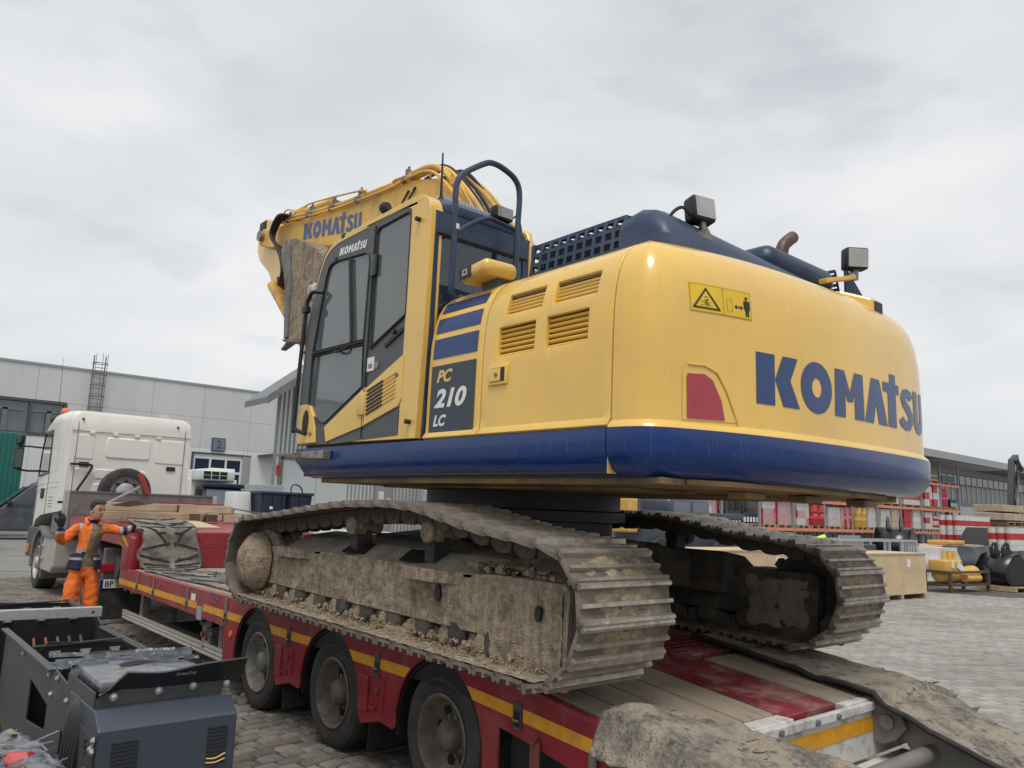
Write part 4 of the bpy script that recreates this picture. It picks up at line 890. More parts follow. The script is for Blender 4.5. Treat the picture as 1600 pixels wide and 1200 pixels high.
# ================================================================ LOW LOADER TRAILER
TR = thing('low_loader_trailer', 'dusty red low loader trailer with plank deck and yellow reflective stripes', 'trailer')
ZD = .868; KY = -1.05; SL = .12; YE = -2.43           # deck level, kink, slope, rear end
def zd(y): return ZD if y > KY else ZD+SL*(y-KY)
XS = -1.275
WY = [1.972, .623, -.726]; WR = .382
def side_outline():
    L = [(6.40, .628), (6.40, .80), (6.37, .845), (5.9, .862), (KY, .862), (YE, zd(YE)-.006), (YE, zd(YE)-.30)]
    L += [(-1.55, .60-.06), (-1.30, .57), (-1.30, .20), (-1.245, .20)]
    for i, y in enumerate(reversed(WY)):
        c = (y, WR); L += arc(c, .445, 200 if i == 0 else 185, -5 if i < 2 else -8, 14)[::1]
        if i < 2: L += [(y+.445+.06, .335), (y+.445+.085, .345), (y+.445+.10, .37), (y+.445+.33, .37), (y+.445+.36, .30), (y+.445+.385, .29)] if False else [(y+.47, .33), (y+.62, .345), (y+.86, .285)]
    L += [(2.44, .305), (2.66, .285), (2.69, .585)]
    return L
so_ = side_outline()
sd_ = B().plate(so_, XS, XS+.02, 'x').obj('side_beam', 'red', TR, bevel=.006)
# rounded upper edge and right side beam
B().tube([(XS+.022, 6.36, .842), (XS+.022, KY, .846), (XS+.022, YE, zd(YE)-.022)], .024, 8).obj('edge_rail', 'red', sd_, smooth=True)
B().plate(so_, 1.255, 1.275, 'x').obj('side_beam', 'red', TR)
# recessed brackets between the wheels
for y in (1.30, -.05):
    B().box(XS-.006, XS+.03, y-.10, y+.08, .40, .60).obj('bracket_recess', 'red', sd_)
    B().box(XS-.022, XS-.001, y+.085, y+.20, .38, .60).obj('bracket_post', 'red', sd_, bevel=.006)
    B().cyl((XS-.02,y-.02,.53), (XS-.006,y-.02,.53), .022, n=10).obj('lashing_eye', 'rust_red', sd_)
    B().box(XS-.016, XS-.0115, y-.02, y+.07, .405, .43).obj('hose_bundle', 'red', sd_)
# yellow tape in runs between the arches
def zs(y): return .664 if y > -1.1 else .664+.075*(y+1.1)
runs = [(6.38, 5.55),(5.45,4.95),(4.86,3.80),(3.72,2.98),(2.78,2.72),(2.62,2.36),(1.58,1.13),(1.03,.995),(.985,.60+.435)]
runs = [(6.38,5.60),(5.52,4.94),(4.86,3.78),(3.70,3.44),(3.26,2.70),(2.62,2.32,0,-.06),(1.625,1.335,.06,0),(1.265,.97,0,-.06),(.275,-.015,.06,0),(-.085,-.38,0,-.06),(-1.075,-1.42,.06,0),(-1.50,-2.05)]
for rn in runs:
    a, b_ = rn[:2]; da_, db_ = rn[2:] if len(rn) > 2 else (0, 0)
    q = B(); za, zb = zs(a), zs(b_); q.add([(XS-.0025,a,za),(XS-.0025,b_,zb),(XS-.0025,b_+db_,zb+.066),(XS-.0025,a+da_,za+.066)], [(0,1,2,3)]); q.obj('reflective_tape', 'tape', sd_)
# lashing pockets
for y in (5.56, 4.90, 3.74, 2.66, 1.30, -.05, -1.46):
    b_ = B().box(XS-.010, XS-.001, y-.030, y+.030, zs(y)-.05, zs(y)+.175 if y > 2 else zs(y)+.09); o = b_.obj('lashing_pocket', 'greysteel' if y > 2 else 'darkgrey', sd_, bevel=.003)
    B().box(XS-.0125, XS-.0102, y-.022, y+.022, zs(y)-.03, zs(y)+.045).obj('pocket_opening', 'black', o)
    B().cyl((XS-.018,y-.022,zs(y)), (XS-.018,y+.022,zs(y)), .007, n=8).obj('lashing_bar', 'steel', o)
for y in (5.25, 4.72, 3.55, 2.95):
    B().plate([(y+.05*math.cos(t), .80+.035*math.sin(t)) for t in [i*PI/6 for i in range(12)]], XS-.004, XS-.001, 'x', holes=[[(y+.036*math.cos(t), .80+.024*math.sin(t)) for t in [i*PI/6 for i in range(12)]]]).obj('lashing_ring', 'greysteel', sd_)
B().box(XS-.006, XS-.001, 3.28, 3.42, .57, .70).obj('data_plate', 'galv', sd_); B().box(XS-.006, XS-.001, 3.72, 3.86, .735, .79).obj('data_plate', 'whitepaint', sd_) if False else None
B().box(XS-.006, XS-.001, 3.80-.30, 3.80-.18, .735, .80).obj('sticker', 'white_print', sd_)
# deck structure
b_ = B(); b_.box(-1.24, 1.24, KY, 6.35, .66, .822); b_.loft([[(-1.24, y, z0), (1.24, y, z0), (1.24, y, z1), (-1.24, y, z1)] for y, z0, z1 in ((KY, .66, .822), (YE+.02, .50, zd(YE)-.05))]); b_.box(-.55, -.40, -1.5, 6.3, .38, .66); b_.box(.40, .55, -1.5, 6.3, .38, .66); b_.obj('chassis', 'black', TR)
# planks: front flat deck and sloped rear
def plank(x0, x1, y0, y1, m, nm='deck_plank', dz=0.):
    ysg = [y0, y1] if (y0-KY)*(y1-KY) >= 0 else [y0, KY, y1]
    b_ = B(); rings = [[(x0, y, zd(y)-.045), (x1, y, zd(y)-.045), (x1, y, zd(y)+dz), (x0, y, zd(y)+dz)] for y in ysg]; return b_.loft(rings).obj(nm, m, TR, bevel=.005, seg=1)
rp = random.Random(2)
xs_l = [-1.225, -1.035, -.80, -.545, -.262]
for a, b_ in zip(xs_l, xs_l[1:]): plank(a+.010, b_-.010, -1.52+.10, YE+.11, 'plank', dz=rp.uniform(-.004, .002))
xs_r = [.262, .47, .70, .95, 1.20]
for a, b_ in zip(xs_r, xs_r[1:]): plank(a+.010, b_-.010, -1.50, YE+.06, 'plank', dz=rp.uniform(-.004, .002))
plank(-.255, .255, -1.40, YE+.055, 'red_deck', 'centre_panel', -.002)
b_ = plank(-1.23, 1.23, -.6, -1.395, 'red_deck', 'tread_plate', -.003)
for k in range(7): plank(-1.225+k*.35, -1.225+k*.35+.342, 5.9, -.59, 'plank', dz=rp.uniform(-.004, .002))
# chequer pattern on tread plate
tp = B()
for i in range(46):
    for j in range(10):
        x = -1.1+i*.048; y = -1.36+j*.065; tp.obox((x, y, zd(y)-.001), (.034, .009, .004), (0, 0, R(45 if (i+j) % 2 else -45)))
tp.obj('tread_pattern', 'red_deck', TR, kind='stuff')
# rear cross member, white worn edge, yellow tape, hinge
def rearbox(x0, x1, y0, y1, dz0, dz1, nm, m, bev=.004): return B().box(x0, x1, y0, y1, zd(YE)+dz0, zd(YE)+dz1).obj(nm, m, TR, bevel=bev)
rearbox(-1.20, -.265, YE, YE+.10, -.05, .006, 'edge_plate', 'whitepaint'); rearbox(.265, .86, YE, YE+.055, -.05, .006, 'edge_plate', 'whitepaint'); rearbox(-1.22, 1.0, YE-.035, YE-.001, -.05, -.004, 'rear_rail', 'whitepaint')
rearbox(-1.2, 1.2, YE-.012, YE+.02, -.30, -.052, 'rear_plate', 'whitepaint')
rearbox(-.38, .58, YE-.0155, YE-.0125, -.165, -.085, 'reflective_tape', 'tape', 0)
rearbox(-1.0, .9, YE-.10, YE-.02, -.42, -.31, 'bumper_beam', 'whitepaint')
for x in (-.1, .12, -.45): B().cyl((x, YE-.05, zd(YE)-.028), (x, YE-.03, zd(YE)-.028), .016, n=8).obj('bolt', 'greysteel', TR)
# shade in the open space under the rear deck, as a black sheet
B().box(-1.22, -1.18, -2.35, -1.35, .10, .56).obj('under_deck_shade', 'black', TR)
# wheels
def wheel(x, y, r_, wd, out, m_rim, parent, z=None, dish=.12):
    z = r_ if z is None else z; rr = r_*.61
    t = B().lathe((x, y, z), (-out,0,0), [(0,rr),(0,rr+.012),(-.012,rr+.05),(-.016,r_*.86),(.0,r_*.955),(.028,r_*.992),(.05,r_),(wd-.05,r_),(wd-.028,r_*.992),(wd,r_*.955),(wd+.016,r_*.86),(wd+.012,rr+.05),(wd,rr)], 40, closed=True)
    w_ = t.obj('wheel', 'tyre', parent, smooth=True)
    for k in (.28, .42, .58, .72): B().lathe((x, y, z), (-out,0,0), [(wd*k-.004, r_+.001),(wd*k-.004, r_-.004),(wd*k+.004, r_-.004),(wd*k+.004, r_+.001)], 36, closed=True).obj('tread_groove', 'black', w_)
    rm = B().lathe((x, y, z), (-out,0,0), [(-.006,rr+.012),(-.014,rr+.002),(-.004,rr-.012),(.03,rr-.022),(dish*.6,rr-.035),(dish,rr-.06),(dish+.012,rr*.55),(dish-.01,rr*.44),(dish-.012,rr*.38),(dish-.07,rr*.36),(dish-.085,rr*.30),(dish-.087,.0005)], 36, cap0=False).obj('rim', m_rim, w_, smooth=True, auto=50)
    for k in range(8):
        a = 2*PI*k/8+.2; p = Vector((x-out*(dish-.001), y+math.cos(a)*rr*.64, z+math.sin(a)*rr*.64)); B().cyl(p+Vector((out*.008,0,0)), p, .030*r_/.4, n=12).obj('hand_hole', 'black', w_)
    B().lathe((x, y, z), (out,0,0), [(0,rr+.008),(.002,rr+.006),(.002,rr-.004),(0,rr-.006)], 36).obj('rim_edge', 'alu', w_) if False else None
    for k in range(10):
        a = 2*PI*k/10; p = Vector((x-out*(dish+.005), y+math.cos(a)*rr*.47, z+math.sin(a)*rr*.47)); B().cyl(p, p+Vector((out*.03,0,0)), .012, n=6).obj('wheel_nut', 'greysteel', w_)
    return w_
for i, y in enumerate(WY):
    wheel(-1.225, y, WR, .235, -1, ('rim', 'rim_dirty', 'rim_dirty')[i], TR, dish=.10)
    wheel(1.225, y, WR, .235, 1, 'rim_dirty', TR)
    b_ = B(); b_.cyl((-1.0,y,WR),(1.0,y,WR), .06, n=12); b_.obj('axle', 'black', TR)
    B().lathe((-.96, y, WR), (1,0,0), [(0,.22),(0,WR-.01),(.23,WR-.01),(.23,.22)], 32).obj('inner_tyre', 'tyre', TR, smooth=True)
    B().plate(arc((y, WR), .44, 190, -10, 16)+arc((y, WR), .425, -10, 190, 16), XS+.02, -.55, 'x').obj('wheel_arch', 'black', TR)
    if i < 3: B().box(-1.20, -.60, y-.485, y-.475, .10, .60).obj('mud_flap', 'rubber', TR)
# side underrun rail with posts
b_ = B(); b_.plate([(-1.215,.245),(-1.185,.245),(-1.185,.345),(-1.215,.345),(-1.215,.325),(-1.207,.32),(-1.207,.305),(-1.215,.30),(-1.215,.285),(-1.207,.28),(-1.207,.268),(-1.215,.262)], 2.70, 6.31, 'y'); b_.obj('underrun_rail', 'alu', TR)
for y in (5.62, 2.98): B().box(-1.185, -1.09, y-.05, y+.05, .26, .66).obj('rail_post', 'greysteel', TR, bevel=.005)
B().cyl((-1.22,5.98,.60), (-1.18,5.98,.60), .035, n=8).obj('marker_lamp', 'beacon_orange', TR); B().cyl((-1.285,2.50,.545), (-1.275,2.50,.545), .03, n=10).obj('marker_lamp', 'beacon_orange', TR)
# brake valves
b_ = B(); rv = random.Random(4); b_.box(-1.18,-1.08,3.25,3.5,.30,.50); 
for k in range(9): b_.cyl((-1.2,3.15+rv.random()*.4,.28+rv.random()*.28),(-1.12,3.15+rv.random()*.4,.28+rv.random()*.28), rv.uniform(.015,.04), n=8)
b_.obj('brake_valve', 'greysteel', TR, bevel=.004); B().cyl((-1.215,3.42,.42),(-1.19,3.42,.42), .025, n=10).obj('valve_knob', 'drum_red', TR)
B().bar((-1.0,4.95,.62),(-.9,5.25,.30), .05, .015).obj('stay', 'greysteel', TR); B().box(-1.05,-.6,3.9,5.0,.30,.33).obj('pallet_box_floor', 'black', TR)
# rear strap and hooks
B().tube([(XS-.02,-1.615,.60),(XS-.022,-1.60,.545),(XS-.02,-1.63,.60)], .006, 6).obj('strap_hook', 'rust_red', TR)
B().box(XS-.014, XS-.008, -1.64, -1.57, .05, .57).obj('strap', 'rust_red', TR)
B().box(XS-.02, XS-.008, -2.03, -1.985, .05, .60).obj('strap', 'greysteel', TR)
# ---- gooseneck
gk = B(); gk.box(-1.155, 1.195, 5.962, 6.4, .80, 1.12); gk.loft([[(-1.16,5.96,1.10),(1.20,5.96,1.10),(1.20,5.96,1.33),(-1.16,5.96,1.33)],[(-1.16,6.7,1.10),(1.20,6.7,1.10),(1.20,6.7,1.42),(-1.16,6.7,1.42)],[(-1.16,10.3,1.16),(1.20,10.3,1.16),(1.20,10.3,1.44),(-1.16,10.3,1.44)]])
gn = gk.obj('gooseneck', 'red', TR, bevel=.02)
B().rbox(XS-.005, -1.14, 6.02, 6.44, .80, 1.275, .05, 3).obj('corner_post', 'red', gn, smooth=True)
B().add([(XS-.0075,6.06,1.13),(XS-.0075,6.16,1.13),(XS-.0075,6.44,1.23),(XS-.0075,6.44,1.27),(XS-.0075,6.34,1.27)], [(0,1,2,3,4)]).obj('reflective_tape', 'tape', gn)
B().bar((-1.30,6.50,1.20),(-1.22,6.44,1.10), .05, .03).obj('bracket', 'tape', gn)
B().box(-1.27, 1.27, 10.33, 10.36, 1.44, 1.85).obj('headboard', 'greysteel', TR, bevel=.004)
for x in (-1.27, 1.22): B().box(x-.015, x+.065, 10.31, 10.39, 1.40, 1.86).obj('headboard_post', 'galv', TR, bevel=.006)
B().box(-1.28, 1.28, 10.315, 10.375, 1.84, 1.865).obj('headboard_cap', 'greysteel', TR)
B().box(.2, 1.0, 9.2, 10.2, 1.44, 1.72).obj('gooseneck_box', 'red', gn, bevel=.01)
B().box(-.9, -.35, 6.25, 6.9, 1.395, 1.415).obj('gooseneck_board', 'plank', gn) if False else None
b_ = B(); b_.box(-1.15, 1.15, 6.5, 6.6, .55, 1.1); b_.cyl((-1.1,6.9,.75),(-.5,6.9,.75), .16, n=16); b_.cyl((-1.1,7.3,.8),(-.5,7.3,.8), .16, n=16); b_.obj('air_tank', 'darkgrey', TR, smooth=True)
# ---- ramps (lowered) at the rear
def ramp(x0, x1, name):
    L = 1.85; z0 = zd(YE)-.05; z1 = .04; y1 = YE-L
    r_ = B(); 
    def pt(x, t, dz): return (x, YE-.06+(y1-YE)*t, z0+(z1-z0)*t+dz)
    for xx in (x0, x1-.03): r_.loft([[pt(xx,t,-h_), pt(xx+.03,t,-h_), pt(xx+.03,t,0), pt(xx,t,0)] for t, h_ in ((.03,.05),(.10,.22),(.5,.20),(1,.05))])
    o = r_.obj(name, 'rampgrey', TR, bevel=.008)
    for k in range(9): t = .05+k*.105; B().bar(pt(x0+.03,t,-.03), pt(x1-.03,t,-.03), .07, .03).obj('ramp_rung', 'plank', o)
    B().tube([pt(x0+.015,0.0,-.02), pt(x0+.015,.14,.018), pt(x0+.015,1,.01)], .022, 8).obj('ramp_edge', 'rampgrey', o, smooth=True)
    hz = z0-.03; hg = B(); hg.plate([(YE+.02,hz-.13),(YE+.02,hz+.06),(YE-.10,hz+.06),(YE-.17,hz+.03),(YE-.20,hz-.04),(YE-.14,hz-.11),(YE-.06,hz-.15)], x0-.06, x0-.035, 'x'); h_ = hg.obj('ramp_hinge', 'rampgrey', o, bevel=.006)
    B().cyl((x0-.085,YE-.10,hz-.02),(x0+.1,YE-.10,hz-.02), .040, n=16).obj('hinge_pin', 'rampgrey', h_, smooth=True)
    return o
ramp(.62, 1.22, 'ramp'); ramp(-1.22, -.62, 'ramp')
B().cyl((-.62,YE-.34,.50),(.66,YE-.30,.475), .045, n=16).obj('ramp_shaft', 'rampgrey', TR, smooth=True)
B().box(-.02,.04,YE-.38,YE-.32,.38,.48).obj('bolt', 'whitepaint', TR)
# ================================================================ RUBBER MATS AND TIMBERS ON THE TRAILER
def sheet(fn, nu, nv, thick, name, m, amp=0., sc=3., seed=0., **kw):
    """solid rubber sheet along fn(u,v)->point, ragged when fn is"""
    P = {}; vs = []
    for j in range(nv+1):
        for i in range(nu+1):
            p = Vector(fn(i/nu, j/nv)); p.z += amp*noise.fractal(Vector((p.x*sc+seed, p.y*sc, seed)), 1, 2, 4); vs.append(p)
    fs = [(j*(nu+1)+i, j*(nu+1)+i+1, (j+1)*(nu+1)+i+1, (j+1)*(nu+1)+i) for j in range(nv) for i in range(nu)]
    o = B().add(vs, fs).obj(name, m, smooth=True, auto=60, **kw); md = o.modifiers.new('t', 'SOLIDIFY'); md.thickness = thick; md.offset = 1 if (o.data.polygons[0].normal.z > 0) else -1
    return o
# mat 1: ribbed rubber draped from the gooseneck over the step and along the deck
prof1 = smoothpts([(0,7.05,1.47),(0,6.6,1.445),(0,6.15,1.375),(0,5.97,1.36),(0,5.915,1.30),(0,5.905,1.15),(0,5.89,.98),(0,5.84,.90),(0,5.7,.878),(0,5.2,.876),(0,4.2,.876),(0,2.9,.876),(0,1.95,.876)], 6)
def f1_(u, v):
    k = u*(len(prof1)-1); i = min(int(k), len(prof1)-2); p = prof1[i].lerp(prof1[i+1], k-i); wv = .035*math.sin(u*23)+.02*math.sin(u*51)
    x = -1.19+wv*(1-v)*.8+v*(.72+.05*math.sin(u*15)); return (x, p.y+.012*math.sin(v*7), p.z+.012*max(0, noise.noise(Vector((v*5, u*26, 2)))))
m1 = sheet(f1_, 90, 16, .012, 'rubber_mat', 'mat_rubber', label='ribbed grey rubber mat draped over the gooseneck step onto the front deck', cat='rubber mat')
def rib(a, b_, w_=.03, h_=.022):
    n_ = 8; rg = []
    P = [Vector(f1_(a[0]+(b_[0]-a[0])*t/n_, a[1]+(b_[1]-a[1])*t/n_)) for t in range(n_+1)]
    bb = B()
    for p, q in zip(P, P[1:]):
        nn = Vector((0, -.7, .7)); bb.bar(p+Vector((0,-.008,.012)), q+Vector((0,-.008,.012)), w_, h_)
    return bb.obj('rib', 'rubber', m1, bevel=.004)
for k in range(13):
    u = .02+k*.075
    if k < 3 or k > 5:
        rib((u,.05),(u+.055,.46)); rib((u,.95),(u+.055,.54)); rib((u+.03,.18),(u+.03,.40), .025); rib((u+.03,.6),(u+.03,.82), .025)
rib((.24,.12),(.42,.44)); rib((.24,.88),(.42,.56)); rib((.33,.25),(.33,.42)); rib((.33,.58),(.33,.75)); rib((.20,.44),(.20,.1)); rib((.20,.56),(.20,.9)); rib((.40,.47),(.44,.05)); rib((.40,.53),(.44,.95))
# mat 2: under the far track and down the right ramp
def f2_(u, v):
    y = -1.15-u*3.6; z = zd(max(y, YE))+.012 if y > YE-.05 else max(.03, zd(YE)-.028-(YE-.05-y)*.325)
    edge = .10*noise.noise(Vector((u*9, 4, 0)))+.06*noise.noise(Vector((u*31, 1, 0)))+.02*noise.noise(Vector((u*90, 1, 0)))
    x0 = .62-.13*min(1, u*2.2)+.05*u; x1 = 1.56+edge*v+.10*u; x = x0+(x1-x0)*v
    if x > 1.25: z -= (x-1.25)*.55*(.7+.6*noise.noise(Vector((u*12, 0, 3))))
    z += .02*math.exp(-((v)/.05)**2)
    if y < -1.95: z += .016*noise.fractal(Vector((x*5, y*5, 0)), 1, 2, 4)
    return (x, y, z)
m2 = sheet(f2_, 150, 44, .02, 'rubber_mat', 'mat_dusty', label='long ragged dusty rubber mat running under the far track and down the right ramp', cat='rubber mat')
B().tube([Vector(f2_(i/60, 0))+Vector((-.006,0,.012)) for i in range(61)], .016, 8).obj('rolled_edge', 'rubber', m2, smooth=True)
rq = random.Random(12); fl_ = B()
for k in range(34):
    p = Vector(f2_(rq.uniform(.25, 1), rq.uniform(.72, .99))); a = rq.uniform(0, 6); s_ = rq.uniform(.02, .06); d = Vector((math.cos(a), math.sin(a), 0)); e_ = Vector((-d.y, d.x, 0))
    fl_.add([p+d*s_*1.6+Vector((0,0,.02)), p+e_*s_+Vector((0,0,.02)), p-d*s_+Vector((0,0,.022+s_*.6)), p-e_*s_*.5+Vector((0,0,.02+s_*.35))], [(0,1,2),(0,2,3)])
o = fl_.obj('torn_flaps', 'mat_dusty', m2); o.modifiers.new('t', 'SOLIDIFY').thickness = .006
# mat 3: crumpled over the left rear corner and left ramp
def f3_(u, v):
    y = -2.06-u*1.35; x = -1.36+v*(.38+.62*min(1, u*1.3)); z = zd(max(y, YE))+.022 if y > YE else zd(YE)-(YE-y)*.30+.022
    bul = .035*math.exp(-((v-.35)/.34)**2)*math.exp(-((u-.42)/.42)**2)
    fold = .03*math.exp(-((u-.06)/.06)**2)*math.sin(v*PI)
    z += bul+fold+.030*noise.fractal(Vector((x*3.2, y*3.2, 5)), 1, 2, 4)+.010*abs(noise.noise(Vector((x*14, y*6, 2))))+.007*noise.noise(Vector((x*30, y*30, 1)))+.003*noise.noise(Vector((x*80, y*80, 1)))+.014*max(0, noise.noise(Vector((x*5+y*7, y*2.2, 8))))
    if x < -1.27: z -= (-1.27-x)*1.6
    return (x, y, z)
m3 = sheet(f3_, 120, 100, .02, 'rubber_mat', 'mat_dusty', label='crumpled dusty rubber mat bunched over the near rear corner of the deck', cat='rubber mat')
ms = B()
for c, (rx, ry) in (((.42,.66),(.05,.028)),((.47,.74),(.028,.02)),((.36,.78),(.05,.016)),((.45,.60),(.03,.012))):
    p = Vector(f3_(*c)); rr_ = random.Random(c[0]); ring = [Vector((p.x+rx*math.cos(t)*rr_.uniform(.7,1.2), p.y+ry*math.sin(t)*rr_.uniform(.7,1.2), 0)) for t in [i*PI/7 for i in range(14)]]
    for q in ring: q.z = p.z+.024
    ms.add(ring+[Vector((p.x,p.y,p.z+.034))], [(i,(i+1)%14,14) for i in range(14)])
ms.obj('mud_spot', 'mud_lump', m3)
# boards and timbers lying on the gooseneck
def timber(c, L, a, w_, h_, label, m='timber', tilt=0.):
    o = B().obox((0,0,0), (L, w_, h_)).obj('timber_beam', m, bevel=.006, label=label, cat='timber', group='timbers on the gooseneck'); o.location = c; o.rotation_euler = (0, tilt, a); return o
gz = 1.445
B().obox((-.42,6.55,1.415), (.62,.62,.018), (R(7),0,R(12))).obj('plywood_sheet', 'plywood', label='pale plywood sheet lying on the gooseneck beside the draped mat', cat='board')
def ends(o, L, w_, h_):
    for s_ in (-1, 1): B().box(s_*(L/2+.001)-.002, s_*(L/2+.001)+.002, -w_/2+.004, w_/2-.004, -h_/2+.004, h_/2-.004).obj('end_grain', 'brown_steel' if s_ < 0 else 'palletwood', o)
for c, L, a_, w2, h2, lb_ in (((-.74,7.30,gz+.06), 1.35, R(3), .15, .12, 'lowest long pale timber on the gooseneck, behind the worker'),
    ((-.70,7.50,gz+.185), 1.25, R(5), .15, .12, 'upper long pale timber stacked behind the worker on the gooseneck'),
    ((-.10,7.15,gz+.06), .55, R(62), .16, .12, 'short dark ended timber block in the middle of the timber row'),
    ((.12,7.18,gz+.06), .50, R(70), .15, .11, 'second short block right of the dark ended timber'),
    ((.05,7.35,gz+.18), .75, R(-5), .15, .12, 'short timber lying across the top of the middle blocks'),
    ((.52,6.95,gz+.055), .62, R(-14), .16, .11, 'near right timber with reddish sawn end on the gooseneck'),
    ((.45,7.50,gz+.165), .50, R(58), .13, .11, 'small timber at the right end of the stack top'),
    ((.20,8.20,gz+.065), 1.9, R(2), .14, .13, 'rearmost long timber in front of the steel headboard')):
    ends(timber(c, L, a_, w2, h2, lb_), L, w2, h2)
B().plate([(-.30,0),(-.18,.03),(-.05,.07),(.05,.075),(.14,.04),(.42,.075),(.12,.015),(-.06,-.015)], -.03, .03, 'y').obj('broken_branch', 'brown_steel', label='dark splintered wood piece lying right behind the worker\'s shoulder', cat='wood').location = (-1.05, 7.0, gz+.20)
o = B().bar((.35,7.9,gz+.25),(1.25,7.5,gz+.10), .08, .02).obj('steel_strip', 'greysteel', label='thin grey steel strip slanting over the right end of the gooseneck', cat='strip')
# spare wheel standing behind the headboard
SPW = thing('spare_wheel', 'black spare wheel with steel rim mounted behind the grey headboard', 'wheel', (-.28, 10.62, 1.87))
b_ = B().lathe((0,.12,0), (0,-1,0), [(0,.27),(-.01,.36),(.01,.42),(.05,.435),(.19,.435),(.23,.42),(.25,.36),(.24,.27)], 40, closed=True).obj('tyre', 'tyre', SPW, smooth=True)
B().lathe((0,-.11,0), (0,1,0), [(0,.275),(.01,.26),(.06,.24),(.08,.19),(.02,.16),(.0,.12),(0,.001)], 36, cap0=False).obj('rim', 'galv', SPW, smooth=True)
for k in range(8): a = 2*PI*k/8; B().cyl((math.cos(a)*.19,-.075,math.sin(a)*.19),(math.cos(a)*.19,-.045,math.sin(a)*.19), .025, n=10).obj('hand_hole', 'black', SPW)
B().plate([(-.25,-.40),(.25,-.40),(.16,-.06),(.08,.02),(-.08,.02),(-.16,-.06)], -.16, -.145, 'y').obj('carrier_plate', 'galv', SPW)
BRM = thing('push_broom', 'red bristled broom leaning against the spare wheel with its steel handle', 'broom', (0,0,0))
B().bar((-.95,9.7,1.55),(-.10,10.30,1.985), .028).obj('handle', 'galv', BRM)
B().obox((-.04,10.34,2.03), (.06,.10,.40), (0,R(-24),0)).obj('brush_head', 'drum_red', BRM, bevel=.006)
B().obox((-.075,10.31,2.02), (.05,.08,.36), (0,R(-24),0)).obj('bristles', 'rust_red', BRM)
# ================================================================ TRACTOR UNIT
TK = thing('tractor_truck', 'white tractor truck with sleeper cab coupled to the low loader', 'truck', (-.03, 0, 0))
hwk = 1.09; Y0, Y1 = 11.42, 14.35
def cabring(y, z0, z1, w_, r_=.16, n=5):
    """cross-section of the cab (x,z) at y"""
    P = [(-w_, z0), ] ; top = []
    for i in range(n+1): t = R(180-90*i/n); top.append((-w_+r_+r_*math.cos(t), z1-r_+r_*math.sin(t)))
    for i in range(n+1): t = R(90-90*i/n); top.append((w_-r_+r_*math.cos(t), z1-r_+r_*math.sin(t)))
    return [(x, y, z) for x, z in P+[(-w_, 2.97)]+top+[(w_, 2.97), (w_, z0)]]
cabk = B().loft([cabring(11.42,1.52,3.28,hwk-.02,.20), cabring(11.47,1.50,3.36,hwk,.22), cabring(12.4,1.45,3.44,hwk,.24), cabring(13.2,1.40,3.46,hwk,.26), cabring(13.75,1.30,3.36,hwk-.01,.28), cabring(14.05,1.10,3.16,hwk-.02,.26), cabring(14.25,1.0,2.9,hwk-.05,.2)]).obj('cab', 'truckwhite', TK, smooth=True, auto=40)
# rear wall: pressed panels
def press(x0, x1, z0, z1, d=.02, r_=.05, nm='pressed_panel'):
    b_ = B(); 
    def ring(ins, y): 
        o = []
        for cx, cz, a0 in ((x1-r_, z1-r_, 0), (x0+r_, z1-r_, 90), (x0+r_, z0+r_, 180), (x1-r_, z0+r_, 270)):
            for i in range(4): t = R(a0+30*i); o.append((cx+(r_-ins)*math.cos(t), y, cz+(r_-ins)*math.sin(t)))
        return o
    b_.loft([ring(0, 11.425), ring(0, 11.418), ring(.025, 11.418-d)]); return b_.obj(nm, 'truckwhite', cabk, smooth=True, auto=25)
press(-.46, .33, 2.50, 2.90, .022, .06, 'rear_window_blank'); press(-.62, .30, 2.10, 2.30, .015, .04); press(-.62, .30, 1.82, 2.03, .015, .04)
press(-.98, -.66, 2.45, 2.93, .012); press(.42, .98, 2.45, 2.93, .012); press(-.98, -.68, 1.6, 2.30, .012)
B().tube([(x, 11.405, 2.985+.01*math.sin(x*2)) for x in (-1.06, -.5, 0, .5, 1.06)], .007, 6).obj('roof_seam', 'midgrey', cabk)
for x in (-.72, -.32, .06, .46): B().box(x-.045, x+.045, 11.385, 11.42, 2.93, 2.985).obj('seam_clip', 'truckwhite', cabk, bevel=.008)
for x in (-.90, .80): B().cyl((x, 11.385, 3.20), (x, 11.43, 3.20), .020, n=10).obj('plug', 'black', cabk)
for s_ in (-1, 1): B().tube([(s_*(hwk-.13), 11.40, 1.55), (s_*(hwk-.13), 11.40, 2.97), (s_*(hwk-.13), 11.43, 3.20), (s_*(hwk-.16), 11.50, 3.375)], .006, 6).obj('panel_seam', 'midgrey', cabk)
for x in (-.80, .74): B().box(x-.08, x+.08, 11.395, 11.42, 2.33, 2.41).obj('vent', 'black', cabk)
B().tube(smoothpts([(-1.0,11.40,2.36),(-1.0,11.34,2.36),(-.75,11.34,2.36),(-.68,11.34,2.30),(-.86,11.34,1.92),(-.88,11.40,1.85)], 4), .022, 8).obj('grab_handle', 'black', cabk, smooth=True)
B().tube([(-1.16,11.35,1.66),(-.93,11.35,1.67)], .022, 8).obj('grab_handle', 'black', cabk, smooth=True)
B().tube(smoothpts([(-.45,11.38,1.98),(-.3,11.36,2.02),(-.05,11.36,2.0)], 4), .010, 6).obj('hose', 'black', cabk)
